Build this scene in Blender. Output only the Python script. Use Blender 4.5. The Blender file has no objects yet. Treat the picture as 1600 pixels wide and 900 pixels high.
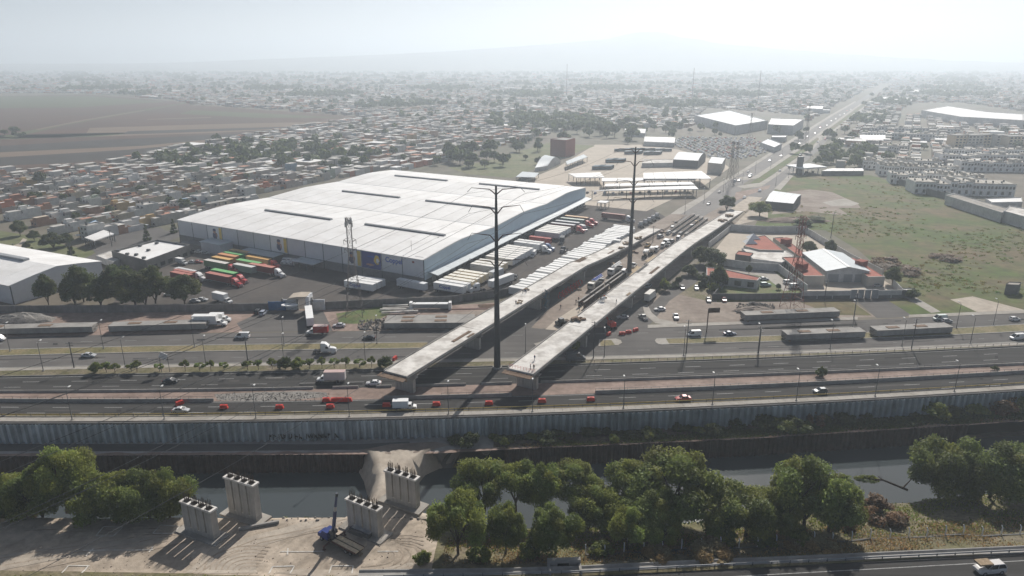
import bpy, bmesh, math, random
import numpy as np
from mathutils import Vector, Matrix, Euler
R = math.radians
random.seed(7)
sc = bpy.context.scene
col = sc.collection

# ------------------------------------------------------------------ camera
F, CAMH, PITCH = 1100.0, 93.0, R(17.9)
cd = bpy.data.cameras.new('camera')
cam = bpy.data.objects.new('camera', cd)
col.objects.link(cam)
cam.location = (0, 0, CAMH)
cam.rotation_euler = (R(90) - PITCH, 0, 0)
cd.sensor_width = 36.0
cd.lens = 36.0 * F / 1600.0
cd.clip_start = 1.0
cd.clip_end = 60000.0
sc.camera = cam

# ------------------------------------------------------------------ sky, sun, exposure
SUN_EL, SUN_AZ = R(37), R(19)          # azimuth measured from +Y towards +X
w = bpy.data.worlds.new('World')
sc.world = w
w.use_nodes = True
nt = w.node_tree
nt.nodes.clear()
sky = nt.nodes.new('ShaderNodeTexSky')
sky.sky_type = 'NISHITA'
sky.sun_disc = False
sky.sun_elevation = SUN_EL
sky.sun_rotation = SUN_AZ
sky.altitude = 2200
sky.air_density = 0.7
sky.dust_density = 6.0
sky.ozone_density = 0.0
bg = nt.nodes.new('ShaderNodeBackground')
bg.inputs['Strength'].default_value = 0.052
wo = nt.nodes.new('ShaderNodeOutputWorld')
nt.links.new(sky.outputs[0], bg.inputs[0])
nt.links.new(bg.outputs[0], wo.inputs[0])
ld = bpy.data.lights.new('sun', 'SUN')
ld.energy = 4.8
ld.angle = R(0.6)
ld.color = (1.0, 0.95, 0.88)
sun = bpy.data.objects.new('sun', ld)
col.objects.link(sun)
sd = Vector((math.sin(SUN_AZ) * math.cos(SUN_EL), math.cos(SUN_AZ) * math.cos(SUN_EL), math.sin(SUN_EL)))
sun.rotation_euler = sd.to_track_quat('Z', 'Y').to_euler()
sun.location = sd * 900
sc.view_settings.view_transform = 'Standard'
sc.view_settings.look = 'None'
sc.view_settings.exposure = 0.31
sc.view_settings.gamma = 1.0
sc.view_settings.use_curve_mapping = False
try:
    sc.cycles.max_bounces = 5
    sc.cycles.diffuse_bounces = 2
    sc.cycles.glossy_bounces = 2
    sc.cycles.transmission_bounces = 2
    sc.cycles.volume_bounces = 3
    sc.cycles.transparent_max_bounces = 6
    sc.cycles.use_denoising = True
    sc.cycles.caustics_reflective = False
    sc.cycles.caustics_refractive = False
except Exception:
    pass

HAZE_D, HAZE_G = .00029, .36

# ------------------------------------------------------------------ survey helpers: where a sight line of the photograph meets a level
_S, _C = math.sin(PITCH), math.cos(PITCH)
def G(px, py, z=0.0):
    u = (px - 800) / F
    v = (py - 450) / F
    t = (CAMH - z) / (_S + v * _C)
    return Vector((u * t, t * (_C - v * _S), z))
def PJ(x, y, z=0.0):
    dep = y * _C - (z - CAMH) * _S
    if dep < 1: return (-9999, -9999)
    return (800 + F * x / dep, 450 + F * (-y * _S - (z - CAMH) * _C) / dep)
def inpoly(x, y, poly):
    c = False
    n = len(poly)
    j = n - 1
    for i in range(n):
        xi, yi = poly[i]; xj, yj = poly[j]
        if (yi > y) != (yj > y) and x < (xj - xi) * (y - yi) / (yj - yi) + xi: c = not c
        j = i
    return c
DA = Vector((.4820, .8762, 0))     # along the avenue and the flyovers, away from the camera
DB = Vector((.8762, -.4820, 0))    # across them, to the right
ANG = math.atan2(DA.y, DA.x)

# ------------------------------------------------------------------ materials
MATS = {}
def M(name, c, rough=.85, var=.12, scale=.6, c2=None, s2=.05, k2=.6, bump=0.0, metal=0.0, objcol=False,
      streak=None, rnd=0.0, attr=None, spec=.15, local=False, detail=6.0):
    if name in MATS: return MATS[name]
    m = bpy.data.materials.new(name)
    MATS[name] = m
    m.use_nodes = True
    t = m.node_tree
    N, L = t.nodes, t.links
    b = N['Principled BSDF']
    b.inputs['Roughness'].default_value = rough
    b.inputs['Metallic'].default_value = metal
    b.inputs['Specular IOR Level'].default_value = spec
    if local:
        src = N.new('ShaderNodeTexCoord').outputs['Object']
    else:
        src = N.new('ShaderNodeNewGeometry').outputs['Position']
    if streak:
        mp = N.new('ShaderNodeMapping')
        mp.inputs['Scale'].default_value = streak[:3]
        if len(streak) > 3: mp.inputs['Rotation'].default_value = (0, 0, streak[3])
        L.new(src, mp.inputs[0]); ssrc = mp.outputs[0]
    else:
        ssrc = src
    n = N.new('ShaderNodeTexNoise')
    n.inputs['Scale'].default_value = scale
    n.inputs['Detail'].default_value = detail
    n.inputs['Roughness'].default_value = .65
    L.new(ssrc, n.inputs['Vector'])
    mr = N.new('ShaderNodeMapRange')
    mr.inputs[1].default_value = .3; mr.inputs[2].default_value = .7
    mr.inputs[3].default_value = 1 - var; mr.inputs[4].default_value = 1 + var
    L.new(n.outputs[0], mr.inputs[0])
    if attr:
        a = N.new('ShaderNodeVertexColor'); a.layer_name = attr
        base = a.outputs[0]
    elif objcol:
        a = N.new('ShaderNodeObjectInfo')
        base = a.outputs['Color']
    else:
        a = N.new('ShaderNodeRGB'); a.outputs[0].default_value = (*c, 1)
        base = a.outputs[0]
    if c2 is not None:
        n2 = N.new('ShaderNodeTexNoise')
        n2.inputs['Scale'].default_value = s2
        n2.inputs['Detail'].default_value = 5
        n2.inputs['Roughness'].default_value = .6
        L.new(src, n2.inputs['Vector'])
        r2 = N.new('ShaderNodeMapRange')
        r2.inputs[1].default_value = .42; r2.inputs[2].default_value = .62
        r2.inputs[3].default_value = 0; r2.inputs[4].default_value = k2
        L.new(n2.outputs[0], r2.inputs[0])
        mx = N.new('ShaderNodeMix'); mx.data_type = 'RGBA'
        mx.inputs[7].default_value = (*c2, 1)
        L.new(r2.outputs[0], mx.inputs[0]); L.new(base, mx.inputs[6])
        base = mx.outputs[2]
    vm = N.new('ShaderNodeVectorMath'); vm.operation = 'SCALE'
    L.new(base, vm.inputs[0]); L.new(mr.outputs[0], vm.inputs['Scale'])
    out = vm.outputs[0]
    if rnd:
        oi = N.new('ShaderNodeObjectInfo')
        rr = N.new('ShaderNodeMapRange')
        rr.inputs[3].default_value = 1 - rnd; rr.inputs[4].default_value = 1 + rnd
        L.new(oi.outputs['Random'], rr.inputs[0])
        v2 = N.new('ShaderNodeVectorMath'); v2.operation = 'SCALE'
        L.new(out, v2.inputs[0]); L.new(rr.outputs[0], v2.inputs['Scale'])
        out = v2.outputs[0]
    L.new(out, b.inputs['Base Color'])
    if bump:
        bp = N.new('ShaderNodeBump')
        bp.inputs['Strength'].default_value = bump
        bp.inputs['Distance'].default_value = .3
        L.new(n.outputs[0], bp.inputs['Height'])
        L.new(bp.outputs[0], b.inputs['Normal'])
    return m

M('ground', (.15, .128, .10), var=.3, scale=.05, c2=(.10, .11, .07), s2=.006)
M('asphalt', (.055, .053, .051), rough=.95, spec=.1, var=.30, scale=1.0, streak=(.018, .5, 1), c2=(.058, .056, .054), s2=.03, k2=.6)
M('asphalt_old', (.135, .127, .120), rough=.95, spec=.1, var=.14, scale=.9, streak=(.03, .5, 1), c2=(.085, .081, .078), s2=.04, k2=.6)
M('asphalt_yard', (.088, .080, .075), rough=.95, spec=.08, var=.12, scale=.35, c2=(.125, .110, .098), s2=.035, k2=.8)
M('asphalt_avenue', (.17, .16, .155), rough=.85, var=.12, scale=.3, c2=(.22, .205, .19), s2=.02)
M('patch_dark', (.032, .031, .031), rough=.95, var=.2, spec=.1)
M('patch_light', (.085, .080, .075), rough=.95, var=.2, spec=.1)
M('tyre_track', (.30, .245, .19), var=.25, scale=1.0, c2=(.42, .35, .28), s2=.4, k2=.9)
M('sidewalk', (.36, .335, .30), var=.14, scale=.5, c2=(.26, .235, .20), s2=.1, k2=.7)
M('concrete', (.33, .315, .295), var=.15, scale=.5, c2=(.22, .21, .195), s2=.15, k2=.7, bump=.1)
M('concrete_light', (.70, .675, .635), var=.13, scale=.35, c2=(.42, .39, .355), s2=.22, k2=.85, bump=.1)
M('concrete_dark', (.17, .168, .162), var=.2, scale=.6, c2=(.10, .098, .095), s2=.15)
M('concrete_pier', (.44, .415, .38), var=.2, scale=1.2, streak=(1, 1, .12), c2=(.30, .28, .255), s2=.35, k2=.6, local=True)
M('kerb', (.30, .29, .27), var=.2, scale=.8)
M('block_wall', (.20, .195, .19), var=.2, scale=.7, c2=(.13, .125, .12), s2=.2, streak=(1, 1, .3), rnd=.1)
M('pale_wall', (.55, .545, .53), var=.14, scale=.7, c2=(.40, .395, .385), s2=.2, rnd=.06)
M('sand', (.47, .395, .315), var=.26, scale=.35, c2=(.29, .24, .188), s2=.09, k2=.9, bump=.6)
M('track_sand', (.43, .375, .31), var=.14, scale=.6, c2=(.31, .26, .21), s2=.2, k2=.7, bump=.3)
M('dirt', (.27, .225, .188), var=.2, scale=.4, c2=(.18, .14, .115), s2=.06, k2=.8, bump=.3)
M('red_dirt', (.29, .215, .18), var=.22, scale=.5, c2=(.19, .14, .115), s2=.12, k2=.8, bump=.3)
M('grey_rubble', (.25, .235, .215), var=.35, scale=2.0, c2=(.16, .145, .13), s2=.3, bump=.6)
M('chalk', (.62, .60, .56), var=.12, scale=1.0, c2=(.42, .38, .32), s2=.8, k2=.7)
M('dry_grass', (.215, .178, .098), var=.35, scale=1.2, c2=(.13, .125, .055), s2=.12, k2=.8, bump=.5)
M('field_grass', (.062, .092, .012), var=.4, scale=.16, c2=(.125, .095, .045), s2=.028, k2=1, bump=.3)
M('park_grass', (.115, .13, .055), var=.25, scale=.2, c2=(.17, .155, .085), s2=.03, k2=.7)
M('bank_grass', (.13, .12, .06), var=.4, scale=1.0, c2=(.20, .165, .12), s2=.12, k2=.9, bump=.6)
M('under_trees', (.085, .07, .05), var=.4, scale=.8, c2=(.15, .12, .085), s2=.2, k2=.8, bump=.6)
M('plough', (.085, .045, .028), var=.12, scale=.05, streak=(.15, 1, 1), c2=(.062, .046, .034), s2=.006)
M('plough_dark', (.042, .036, .030), var=.12, scale=.05, streak=(.15, 1, 1))
M('plough_green', (.075, .085, .035), var=.15, scale=.05, streak=(.15, 1, 1))
M('plough_pale', (.16, .115, .08), var=.12, scale=.05, streak=(.15, 1, 1))
M('white_roof', (.79, .78, .765), rough=.6, var=.05, scale=.3, c2=(.62, .60, .57), s2=.09, k2=.42, rnd=.045, spec=.2)
M('roof_seam', (.34, .33, .32), rough=.6, var=.08)
M('grey_metal', (.30, .31, .32), rough=.5, var=.1, spec=.4)
M('dark_metal', (.075, .08, .085), rough=.5, var=.15, spec=.4)
M('wall_panel', (.60, .61, .63), rough=.6, var=.05, scale=.4, rnd=.03)
M('blue_wall', (.46, .56, .63), rough=.6, var=.05, scale=.3, rnd=.03)
M('canopy_sheet', (.52, .56, .58), rough=.55, var=.08, scale=.4)
M('dark_trim', (.10, .105, .11), rough=.6, var=.1)
M('plinth', (.23, .225, .22), var=.12)
M('blue_print', (.06, .075, .26), rough=.5, var=.1, scale=.5)
M('letter_blue', (.03, .09, .42), rough=.5, var=.03)
M('yellow_print', (.72, .52, .12), rough=.5, var=.1, scale=.5)
M('skin_print', (.42, .23, .17), rough=.5, var=.15)
M('navy_print', (.07, .08, .15), rough=.5, var=.1)
M('sheet_wall', (.40, .465, .51), rough=.5, var=.22, scale=.7, streak=(1, 1, .12), c2=(.22, .26, .285), s2=.12, k2=.8, rnd=.16)
M('rust_pile', (.060, .042, .036), rough=.8, var=.3, scale=.8, c2=(.035, .03, .03), s2=.3, rnd=.15)
M('ink_and_shade', (.015, .018, .02), rough=.6, var=.1)
M('paint', (1, 1, 1), rough=.35, var=.03, objcol=True, spec=.5, local=True)
M('matt_paint', (1, 1, 1), rough=.7, var=.08, scale=.8, objcol=True, spec=.3, local=True)
M('house_paint', (1, 1, 1), rough=.85, var=.14, scale=.5, objcol=True, local=True)
M('glass', (.025, .03, .036), rough=.12, var=.05, spec=.6)
M('tyre', (.018, .018, .019), rough=.85, var=.1)
M('rim', (.35, .35, .36), rough=.4, var=.05, metal=.4)
M('chassis', (.035, .035, .037), rough=.7, var=.15)
M('white_paint', (.78, .78, .77), rough=.5, var=.05)
M('line_paint', (.36, .36, .35), rough=.8, var=.35, scale=2.0)
M('yellow_line', (.40, .30, .10), rough=.7, var=.25, scale=1.5)
M('red_plastic', (.58, .055, .04), rough=.45, var=.12)
M('steel_pole', (.062, .064, .066), rough=.55, var=.15, scale=1.5)
M('rust_pole', (.12, .06, .045), rough=.6, var=.2)
M('lattice', (.17, .15, .145), rough=.6, var=.2)
M('lattice_red', (.24, .09, .07), rough=.6, var=.2)
M('lamp_pole', (.13, .13, .13), rough=.6, var=.1)
M('lamp_head', (.66, .66, .64), rough=.5, var=.05)
M('rebar', (.085, .062, .048), rough=.8, var=.3)
M('timber', (.30, .225, .15), rough=.85, var=.3, scale=2)
M('plywood', (.60, .48, .33), rough=.85, var=.25, scale=1.5)
M('brown_deck', (.20, .14, .10), rough=.9, var=.3, scale=1)
M('red_roof', (.36, .125, .092), rough=.85, var=.15, scale=.8, c2=(.27, .10, .075), s2=.15)
M('tan_yard', (.46, .40, .33), var=.10, scale=.3, c2=(.38, .33, .27), s2=.05)
M('beige_wall', (.46, .43, .38), var=.1, rnd=.05)
M('bus_blue', (.045, .10, .14), rough=.4, var=.08)
M('blue_tarp', (.05, .14, .30), rough=.6, var=.15)
M('brick_red', (.26, .085, .065), rough=.9, var=.15, scale=.8)
M('trunk', (.075, .058, .043), rough=.9, var=.3, scale=3, local=True)
M('city', (1, 1, 1), rough=.85, var=.1, scale=.3, attr='Col')
M('cab_blue', (.035, .055, .20), rough=.4, var=.05)
M('person_dark', (.03, .035, .05), rough=.8, var=.1)
M('skin', (.30, .18, .13), rough=.7, var=.05)
M('vest', (.75, .16, .04), rough=.7, var=.05)
M('grass_green', (.10, .14, .045), var=.35, scale=1.5, c2=(.16, .14, .07), s2=.2, k2=.8, bump=.5)
M('mountain', (.10, .105, .08), var=.3, scale=.004, c2=(.15, .13, .10), s2=.001)

def leafmat(name, c, rough=.6):
    m = bpy.data.materials.new(name); MATS[name] = m
    m.use_nodes = True
    N, L = m.node_tree.nodes, m.node_tree.links
    b = N['Principled BSDF']
    b.inputs['Roughness'].default_value = rough
    b.inputs['Specular IOR Level'].default_value = .25
    a = N.new('ShaderNodeVertexColor'); a.layer_name = 'Col'
    oi = N.new('ShaderNodeObjectInfo')
    rr = N.new('ShaderNodeMapRange'); rr.inputs[3].default_value = .8; rr.inputs[4].default_value = 1.2
    L.new(oi.outputs['Random'], rr.inputs[0])
    mx = N.new('ShaderNodeMix'); mx.data_type = 'RGBA'; mx.blend_type = 'MULTIPLY'; mx.inputs[0].default_value = 1
    mx.inputs[7].default_value = (*c, 1)
    L.new(a.outputs[0], mx.inputs[6])
    vm = N.new('ShaderNodeVectorMath'); vm.operation = 'SCALE'
    L.new(mx.outputs[2], vm.inputs[0]); L.new(rr.outputs[0], vm.inputs['Scale'])
    L.new(vm.outputs[0], b.inputs['Base Color'])
    tr = N.new('ShaderNodeBsdfTranslucent')
    L.new(vm.outputs[0], tr.inputs[0])
    ms = N.new('ShaderNodeMixShader'); ms.inputs[0].default_value = .45
    L.new(b.outputs[0], ms.inputs[1]); L.new(tr.outputs[0], ms.inputs[2])
    L.new(ms.outputs[0], N['Material Output'].inputs[0])
    return m
leafmat('leaf', (.185, .225, .055))
leafmat('leaf_dark', (.10, .125, .043))
leafmat('leaf_dry', (.19, .12, .065))
leafmat('straw', (.32, .25, .13))

def watermat():
    m = bpy.data.materials.new('water'); MATS['water'] = m
    m.use_nodes = True
    N, L = m.node_tree.nodes, m.node_tree.links
    b = N['Principled BSDF']
    b.inputs['Base Color'].default_value = (.055, .065, .068, 1)
    b.inputs['Roughness'].default_value = .05
    b.inputs['Specular IOR Level'].default_value = .32
    g = N.new('ShaderNodeNewGeometry')
    n = N.new('ShaderNodeTexNoise'); n.inputs['Scale'].default_value = .5; n.inputs['Detail'].default_value = 4
    bp = N.new('ShaderNodeBump'); bp.inputs['Strength'].default_value = .02; bp.inputs['Distance'].default_value = .2
    L.new(g.outputs['Position'], n.inputs['Vector'])
    L.new(n.outputs[0], bp.inputs['Height']); L.new(bp.outputs[0], b.inputs['Normal'])
watermat()

# ------------------------------------------------------------------ mesh helpers
class MB:
    def __init__(s):
        s.v, s.f, s.m = [], [], []
    def add(s, pts, faces, mi=0):
        o = len(s.v)
        s.v += [tuple(p) for p in pts]
        for f in faces:
            s.f.append([i + o for i in f]); s.m.append(mi)
        return s
    def box(s, cx, cy, cz, sx, sy, sz, rz=0.0, mi=0, ry=0.0, rx=0.0):
        hx, hy, hz = sx / 2, sy / 2, sz / 2
        p = [(-hx, -hy, -hz), (hx, -hy, -hz), (hx, hy, -hz), (-hx, hy, -hz), (-hx, -hy, hz), (hx, -hy, hz), (hx, hy, hz), (-hx, hy, hz)]
        if rz or ry or rx:
            mt = Euler((rx, ry, rz)).to_matrix()
            p = [mt @ Vector(q) for q in p]
        p = [(q[0] + cx, q[1] + cy, q[2] + cz) for q in p]
        return s.add(p, [(0, 3, 2, 1), (4, 5, 6, 7), (0, 1, 5, 4), (1, 2, 6, 5), (2, 3, 7, 6), (3, 0, 4, 7)], mi)
    def bb(s, x0, x1, y0, y1, z0, z1, mi=0):
        return s.box((x0 + x1) / 2, (y0 + y1) / 2, (z0 + z1) / 2, x1 - x0, y1 - y0, z1 - z0, mi=mi)
    def prism(s, poly, z0, z1, mi=0, mi_top=None, top=None):
        n = len(poly)
        a = [(p[0], p[1], z0) for p in poly]
        t = top or poly
        b = [(p[0], p[1], z1) for p in t]
        ar = sum(poly[i][0] * poly[(i + 1) % n][1] - poly[(i + 1) % n][0] * poly[i][1] for i in range(n))
        fs = [(i, (i + 1) % n, n + (i + 1) % n, n + i) for i in range(n)]
        tp = tuple(range(n, 2 * n)); bt = tuple(range(n - 1, -1, -1))
        if ar < 0:
            fs = [tuple(reversed(f)) for f in fs]; tp = tuple(reversed(tp)); bt = tuple(reversed(bt))
        s.add(a + b, fs + [bt], mi)
        o = len(s.v) - 2 * n
        s.f.append([i + o for i in tp]); s.m.append(mi if mi_top is None else mi_top)
        return s
    def sideprism(s, prof, y0, y1, mi=0):
        """profile in x,z pulled along y"""
        n = len(prof)
        a = [(p[0], y0, p[1]) for p in prof]; b = [(p[0], y1, p[1]) for p in prof]
        ar = sum(prof[i][0] * prof[(i + 1) % n][1] - prof[(i + 1) % n][0] * prof[i][1] for i in range(n))
        fs = [(i, (i + 1) % n, n + (i + 1) % n, n + i) for i in range(n)] + [tuple(range(n - 1, -1, -1)), tuple(range(n, 2 * n))]
        if ar > 0: pass
        else: fs = [tuple(reversed(f)) for f in fs]
        return s.add(a + b, fs, mi)
    def tube(s, p0, p1, r0, r1=None, n=6, mi=0, cap=True):
        p0, p1 = Vector(p0), Vector(p1)
        r1 = r0 if r1 is None else r1
        d = (p1 - p0)
        if d.length < 1e-6: return s
        d.normalize()
        a = d.orthogonal().normalized(); b = d.cross(a)
        pts = []
        for q, r in ((p0, r0), (p1, r1)):
            for i in range(n):
                an = 2 * math.pi * i / n
                pts.append(q + a * (r * math.cos(an)) + b * (r * math.sin(an)))
        fs = [(i, (i + 1) % n, n + (i + 1) % n, n + i) for i in range(n)]
        if cap: fs += [tuple(range(n - 1, -1, -1)), tuple(range(n, 2 * n))]
        return s.add(pts, fs, mi)
    def loft(s, secs, mi=0, cap=True):
        n = len(secs[0]); pts = [p for q in secs for p in q]; fs = []
        for k in range(len(secs) - 1):
            for i in range(n):
                j = (i + 1) % n
                fs.append((k * n + i, k * n + j, (k + 1) * n + j, (k + 1) * n + i))
        if cap:
            fs.append(tuple(range(n - 1, -1, -1)))
            fs.append(tuple((len(secs) - 1) * n + i for i in range(n)))
        return s.add(pts, fs, mi)
    def dome(s, c, rx, ry, rz, nu=10, nv=4, mi=0):
        secs = []
        for k in range(nv + 1):
            a = math.pi / 2 * k / nv
            rr = max(.02, math.cos(a))
            secs.append([(c[0] + rx * rr * math.cos(2 * math.pi * i / nu), c[1] + ry * rr * math.sin(2 * math.pi * i / nu), c[2] + rz * math.sin(a)) for i in range(nu)])
        return s.loft(secs, mi)
    def mesh(s, name, mats):
        me = bpy.data.meshes.new(name)
        me.from_pydata(s.v, [], s.f)
        for x in (mats if isinstance(mats, (list, tuple)) else [mats]): me.materials.append(MATS[x])
        if any(s.m): me.polygons.foreach_set('material_index', s.m)
        me.update()
        return me
    def build(s, name, mats, parent=None, loc=None, color=None, rz=0.0):
        return obj(name, s.mesh(name, mats), parent, loc, color, rz)

def obj(name, me, parent=None, loc=None, color=None, rz=0.0):
    o = bpy.data.objects.new(name, me)
    col.objects.link(o)
    if parent is not None: o.parent = parent
    if loc is not None: o.location = loc
    if rz: o.rotation_euler = (0, 0, rz)
    if color is not None: o.color = (*color, 1)
    return o
def tag(o, label=None, cat=None, group=None, kind=None):
    if label: o['label'] = label
    if cat: o['category'] = cat
    if group: o['group'] = group
    if kind: o['kind'] = kind
    return o
def thing(name, label, cat, loc=(0, 0, 0), rz=0.0, group=None):
    o = bpy.data.objects.new(name, None)
    col.objects.link(o)
    o.empty_display_size = .5
    o.location = loc; o.rotation_euler = (0, 0, rz)
    return tag(o, label, cat, group)
def place(proto, name, label, cat, loc, rz=0.0, group=None, color=None, scale=None, colors=None):
    """a thing from a kit of parts: proto = list of (part name, mesh, [sub-parts], offset)"""
    r = thing(name, label, cat, loc, rz, group)
    if scale: r.scale = scale if isinstance(scale, tuple) else (scale,) * 3
    for it in proto:
        nm, me, subs = it[0], it[1], it[2]
        o = obj(nm, me, r, it[3] if len(it) > 3 else None)
        c = (colors or {}).get(nm, color)
        if c: o.color = (*c, 1)
        for q in subs:
            p = obj(q[0], q[1], o, q[3] if len(q) > 3 else None)
            if c: p.color = (*c, 1)
    return r
def struct(o): return tag(o, kind='structure')
def sheet(name, pts, mat, kind='structure'):
    """a flat sheet from a closed outline of 3-D points"""
    bm = bmesh.new()
    vs = [bm.verts.new(p) for p in pts]
    f = bm.faces.new(vs)
    f.normal_update()
    if f.normal.z < 0: f.normal_flip()
    bmesh.ops.triangulate(bm, faces=[f])
    me = bpy.data.meshes.new(name); bm.to_mesh(me); bm.free()
    me.materials.append(MATS[mat])
    o = obj(name, me)
    return tag(o, kind=kind)
def psheet(name, pix, mat, z, kind='structure'):
    return sheet(name, [G(x, y, z) for x, y in pix], mat, kind)
def ribbon(name, A, B, mat, kind='structure', parent=None):
    """a strip between two lines of equal length"""
    n = len(A)
    mb = MB()
    mb.add(list(A) + list(B), [(i, i + 1, n + i + 1, n + i) for i in range(n - 1)])
    me = mb.mesh(name, mat)
    if me.polygons[0].normal.z < 0: me.flip_normals()
    return tag(obj(name, me, parent), kind=kind)
def offset(pl, d):
    """shift a line sideways in plan by d metres, to the left of its heading"""
    out = []
    for i, p in enumerate(pl):
        a = pl[max(0, i - 1)]; b = pl[min(len(pl) - 1, i + 1)]
        t = (b - a); t.z = 0; t.normalize()
        out.append(p + Vector((-t.y, t.x, 0)) * d)
    return out
def sweep(name, pl, prof, mat, parent=None, kind=None, mb=None, mi=0):
    """a profile of (sideways, up) points swept along a line; closed section"""
    m = mb or MB()
    lines = [[q + Vector((0, 0, h)) for q in offset(pl, d)] for d, h in prof]
    n = len(prof); k = len(pl)
    secs = [[lines[j][i] for j in range(n)] for i in range(k)]
    m.loft(secs, mi)
    if mb: return m
    o = m.build(name, mat, parent)
    return tag(o, kind=kind) if kind else o
def along(pl, step, start=0.0, end=None):
    """points every step metres on a line with its heading"""
    out = []; acc = -start
    tot = 0
    for i in range(len(pl) - 1):
        a, b = pl[i], pl[i + 1]
        L = (b - a).length
        t = (b - a) / L
        while acc <= L:
            if acc >= 0: out.append((a + t * acc, math.atan2(t.y, t.x)))
            acc += step
        acc -= L
    return out
def cut(pl, x0, x1):
    """the stretch of a line between two world x values"""
    out = []
    def at(x):
        for i in range(len(pl) - 1):
            if pl[i].x <= x <= pl[i + 1].x:
                k = (x - pl[i].x) / (pl[i + 1].x - pl[i].x)
                return pl[i].lerp(pl[i + 1], k)
        return pl[-1].copy()
    out = [at(x0)] + [p for p in pl if x0 + .3 < p.x < x1 - .3] + [at(x1)]
    return out
def px2x(px, py, z=0): return G(px, py, z).x
def textmesh(s, size, bold=.03):
    cu = bpy.data.curves.new('lettering', 'FONT')
    cu.body = s; cu.size = size; cu.offset = bold; cu.extrude = .015
    cu.align_x = 'CENTER'; cu.align_y = 'CENTER'
    o = bpy.data.objects.new('lettering', cu); col.objects.link(o)
    dg = bpy.context.evaluated_depsgraph_get()
    me = bpy.data.meshes.new_from_object(o.evaluated_get(dg))
    bpy.data.objects.remove(o)
    return me

# ================================================================== GROUND, ROADS, CANAL
def curve(pts, deg=3):
    xs = np.array([p[0] for p in pts], float); ys = np.array([p[1] for p in pts], float)
    k = np.polyfit(xs / 800 - 1, ys, deg)
    f0 = lambda x: float(np.polyval(k, x / 800 - 1))
    lo, hi = xs.min(), xs.max()
    sl = (f0(lo + 150) - f0(lo)) / 150; sh = (f0(hi) - f0(hi - 150)) / 150
    return lambda x: f0(lo) + (x - lo) * sl if x < lo else (f0(hi) + (x - hi) * sh if x > hi else f0(x))
def line(f, z=0.0, x0=-420, x1=2020, st=20, dy=0.0):
    return [G(x, f(x) + dy, z) for x in np.arange(x0, x1 + 1, st)]
cWall = curve([(0, 660), (200, 659), (400, 656.5), (600, 653), (800, 648), (1000, 641), (1200, 631), (1400, 620.5), (1600, 609)])
cAbot = curve([(0, 651), (200, 650.5), (400, 648.5), (600, 646), (800, 641), (1000, 634), (1200, 625), (1400, 615), (1600, 605)])
cAtop = curve([(0, 627.5), (200, 627.5), (400, 626), (600, 623.5), (800, 619), (930, 615), (1200, 604), (1400, 593), (1600, 583)])
cBbot = curve([(0, 613.5), (200, 611), (400, 608.5), (600, 605.5), (800, 600), (1000, 594), (1200, 585.5), (1400, 577), (1600, 570)])
cBtop = curve([(0, 590), (200, 584.5), (400, 580), (600, 577.5), (800, 574), (1000, 568), (1200, 558), (1400, 549), (1600, 542)])
cWkB = curve([(0, 580), (200, 574.5), (400, 570.5), (600, 568), (800, 565), (1000, 561), (1200, 553.5), (1400, 545.5), (1600, 539)])
cCbot = curve([(0, 576), (200, 570), (400, 566.5), (600, 564), (800, 561), (1000, 557), (1200, 549), (1400, 541), (1600, 535)])
cDbot = curve([(0, 556.5), (200, 551), (400, 547.5), (600, 545), (800, 543), (1000, 539), (1200, 534), (1400, 526), (1600, 518.5)])
cDtop = curve([(0, 547), (200, 541), (400, 538), (600, 535.5), (800, 534.5), (1000, 530.5), (1200, 525), (1400, 516), (1600, 507.5)])
cEtop = curve([(0, 527.5), (200, 523), (400, 519), (540, 517.5), (700, 516.5), (860, 514), (1040, 510.5), (1200, 505), (1400, 495.5), (1600, 489)])
lWall = line(cWall)
FAR = 15000

# base ground: from the freeway edge to the horizon
fe = [p + Vector((0, -1.0, 0)) for p in lWall]
sheet('ground', [Vector((-FAR, fe[0].y, -.02)), *[Vector((p.x, p.y + 1.2, -.02)) for p in fe], Vector((FAR, fe[-1].y, -.02)), Vector((FAR, 15500, -.02)), Vector((-FAR, 15500, -.02))], 'ground')

# freeway carriageways, medians, service road
Z = .004
ribbon('verge', line(cWall, Z), line(cAbot, Z), 'dirt', 'structure')
ribbon('road', line(cAbot, 2 * Z), line(cAtop, 2 * Z), 'asphalt', 'structure')
ribbon('median', line(cAtop, Z), line(cBbot, Z), 'red_dirt', 'structure')
ribbon('road', line(cBbot, 2 * Z), line(cBtop, 2 * Z), 'asphalt', 'structure')
ribbon('planting_strip', line(cBtop, .10), line(cWkB, .10), 'bank_grass', 'structure')
ribbon('sidewalk', line(cWkB, .14), line(cCbot, .14), 'sidewalk', 'structure')
ribbon('service_road', line(cCbot, 2 * Z), line(cEtop, 2 * Z), 'asphalt_old', 'structure')
# median of the service road, broken at the junction
def strip_between(name, f0, f1, x0, x1, mat, z, st=20, kind='structure', tip=None):
    xs = list(np.arange(x0, x1, st)) + [x1]
    A = [G(x, f0(x), z) for x in xs]; B = [G(x, f1(x), z) for x in xs]
    return ribbon(name, A, B, mat, kind)
for x0, x1 in ((-420, 668), (1032, 2020)):
    strip_between('median', cDbot, cDtop, x0, x1, 'dry_grass', .12)
def kerb_line(f, x0, x1, z=0, w=.25, h=.16, dy=0, name='kerb', mat='kerb', st=20):
    xs = list(np.arange(x0, x1, st)) + [x1]
    pl = [G(x, f(x) + dy, z) for x in xs]
    return sweep(name, pl, [(-w, 0), (-w, h), (w, h), (w, 0)], mat, kind='structure')
for x0, x1 in ((-420, 668), (1026, 2020)):
    kerb_line(cDbot, x0, x1); kerb_line(cDtop, x0, x1)
kerb_line(cCbot, -420, 2020, w=.2, h=.17)
kerb_line(cBtop, -420, 2020, w=.2, h=.3, mat='concrete_dark')
kerb_line(cAbot, -420, 2020, w=.12, h=.15)
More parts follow.
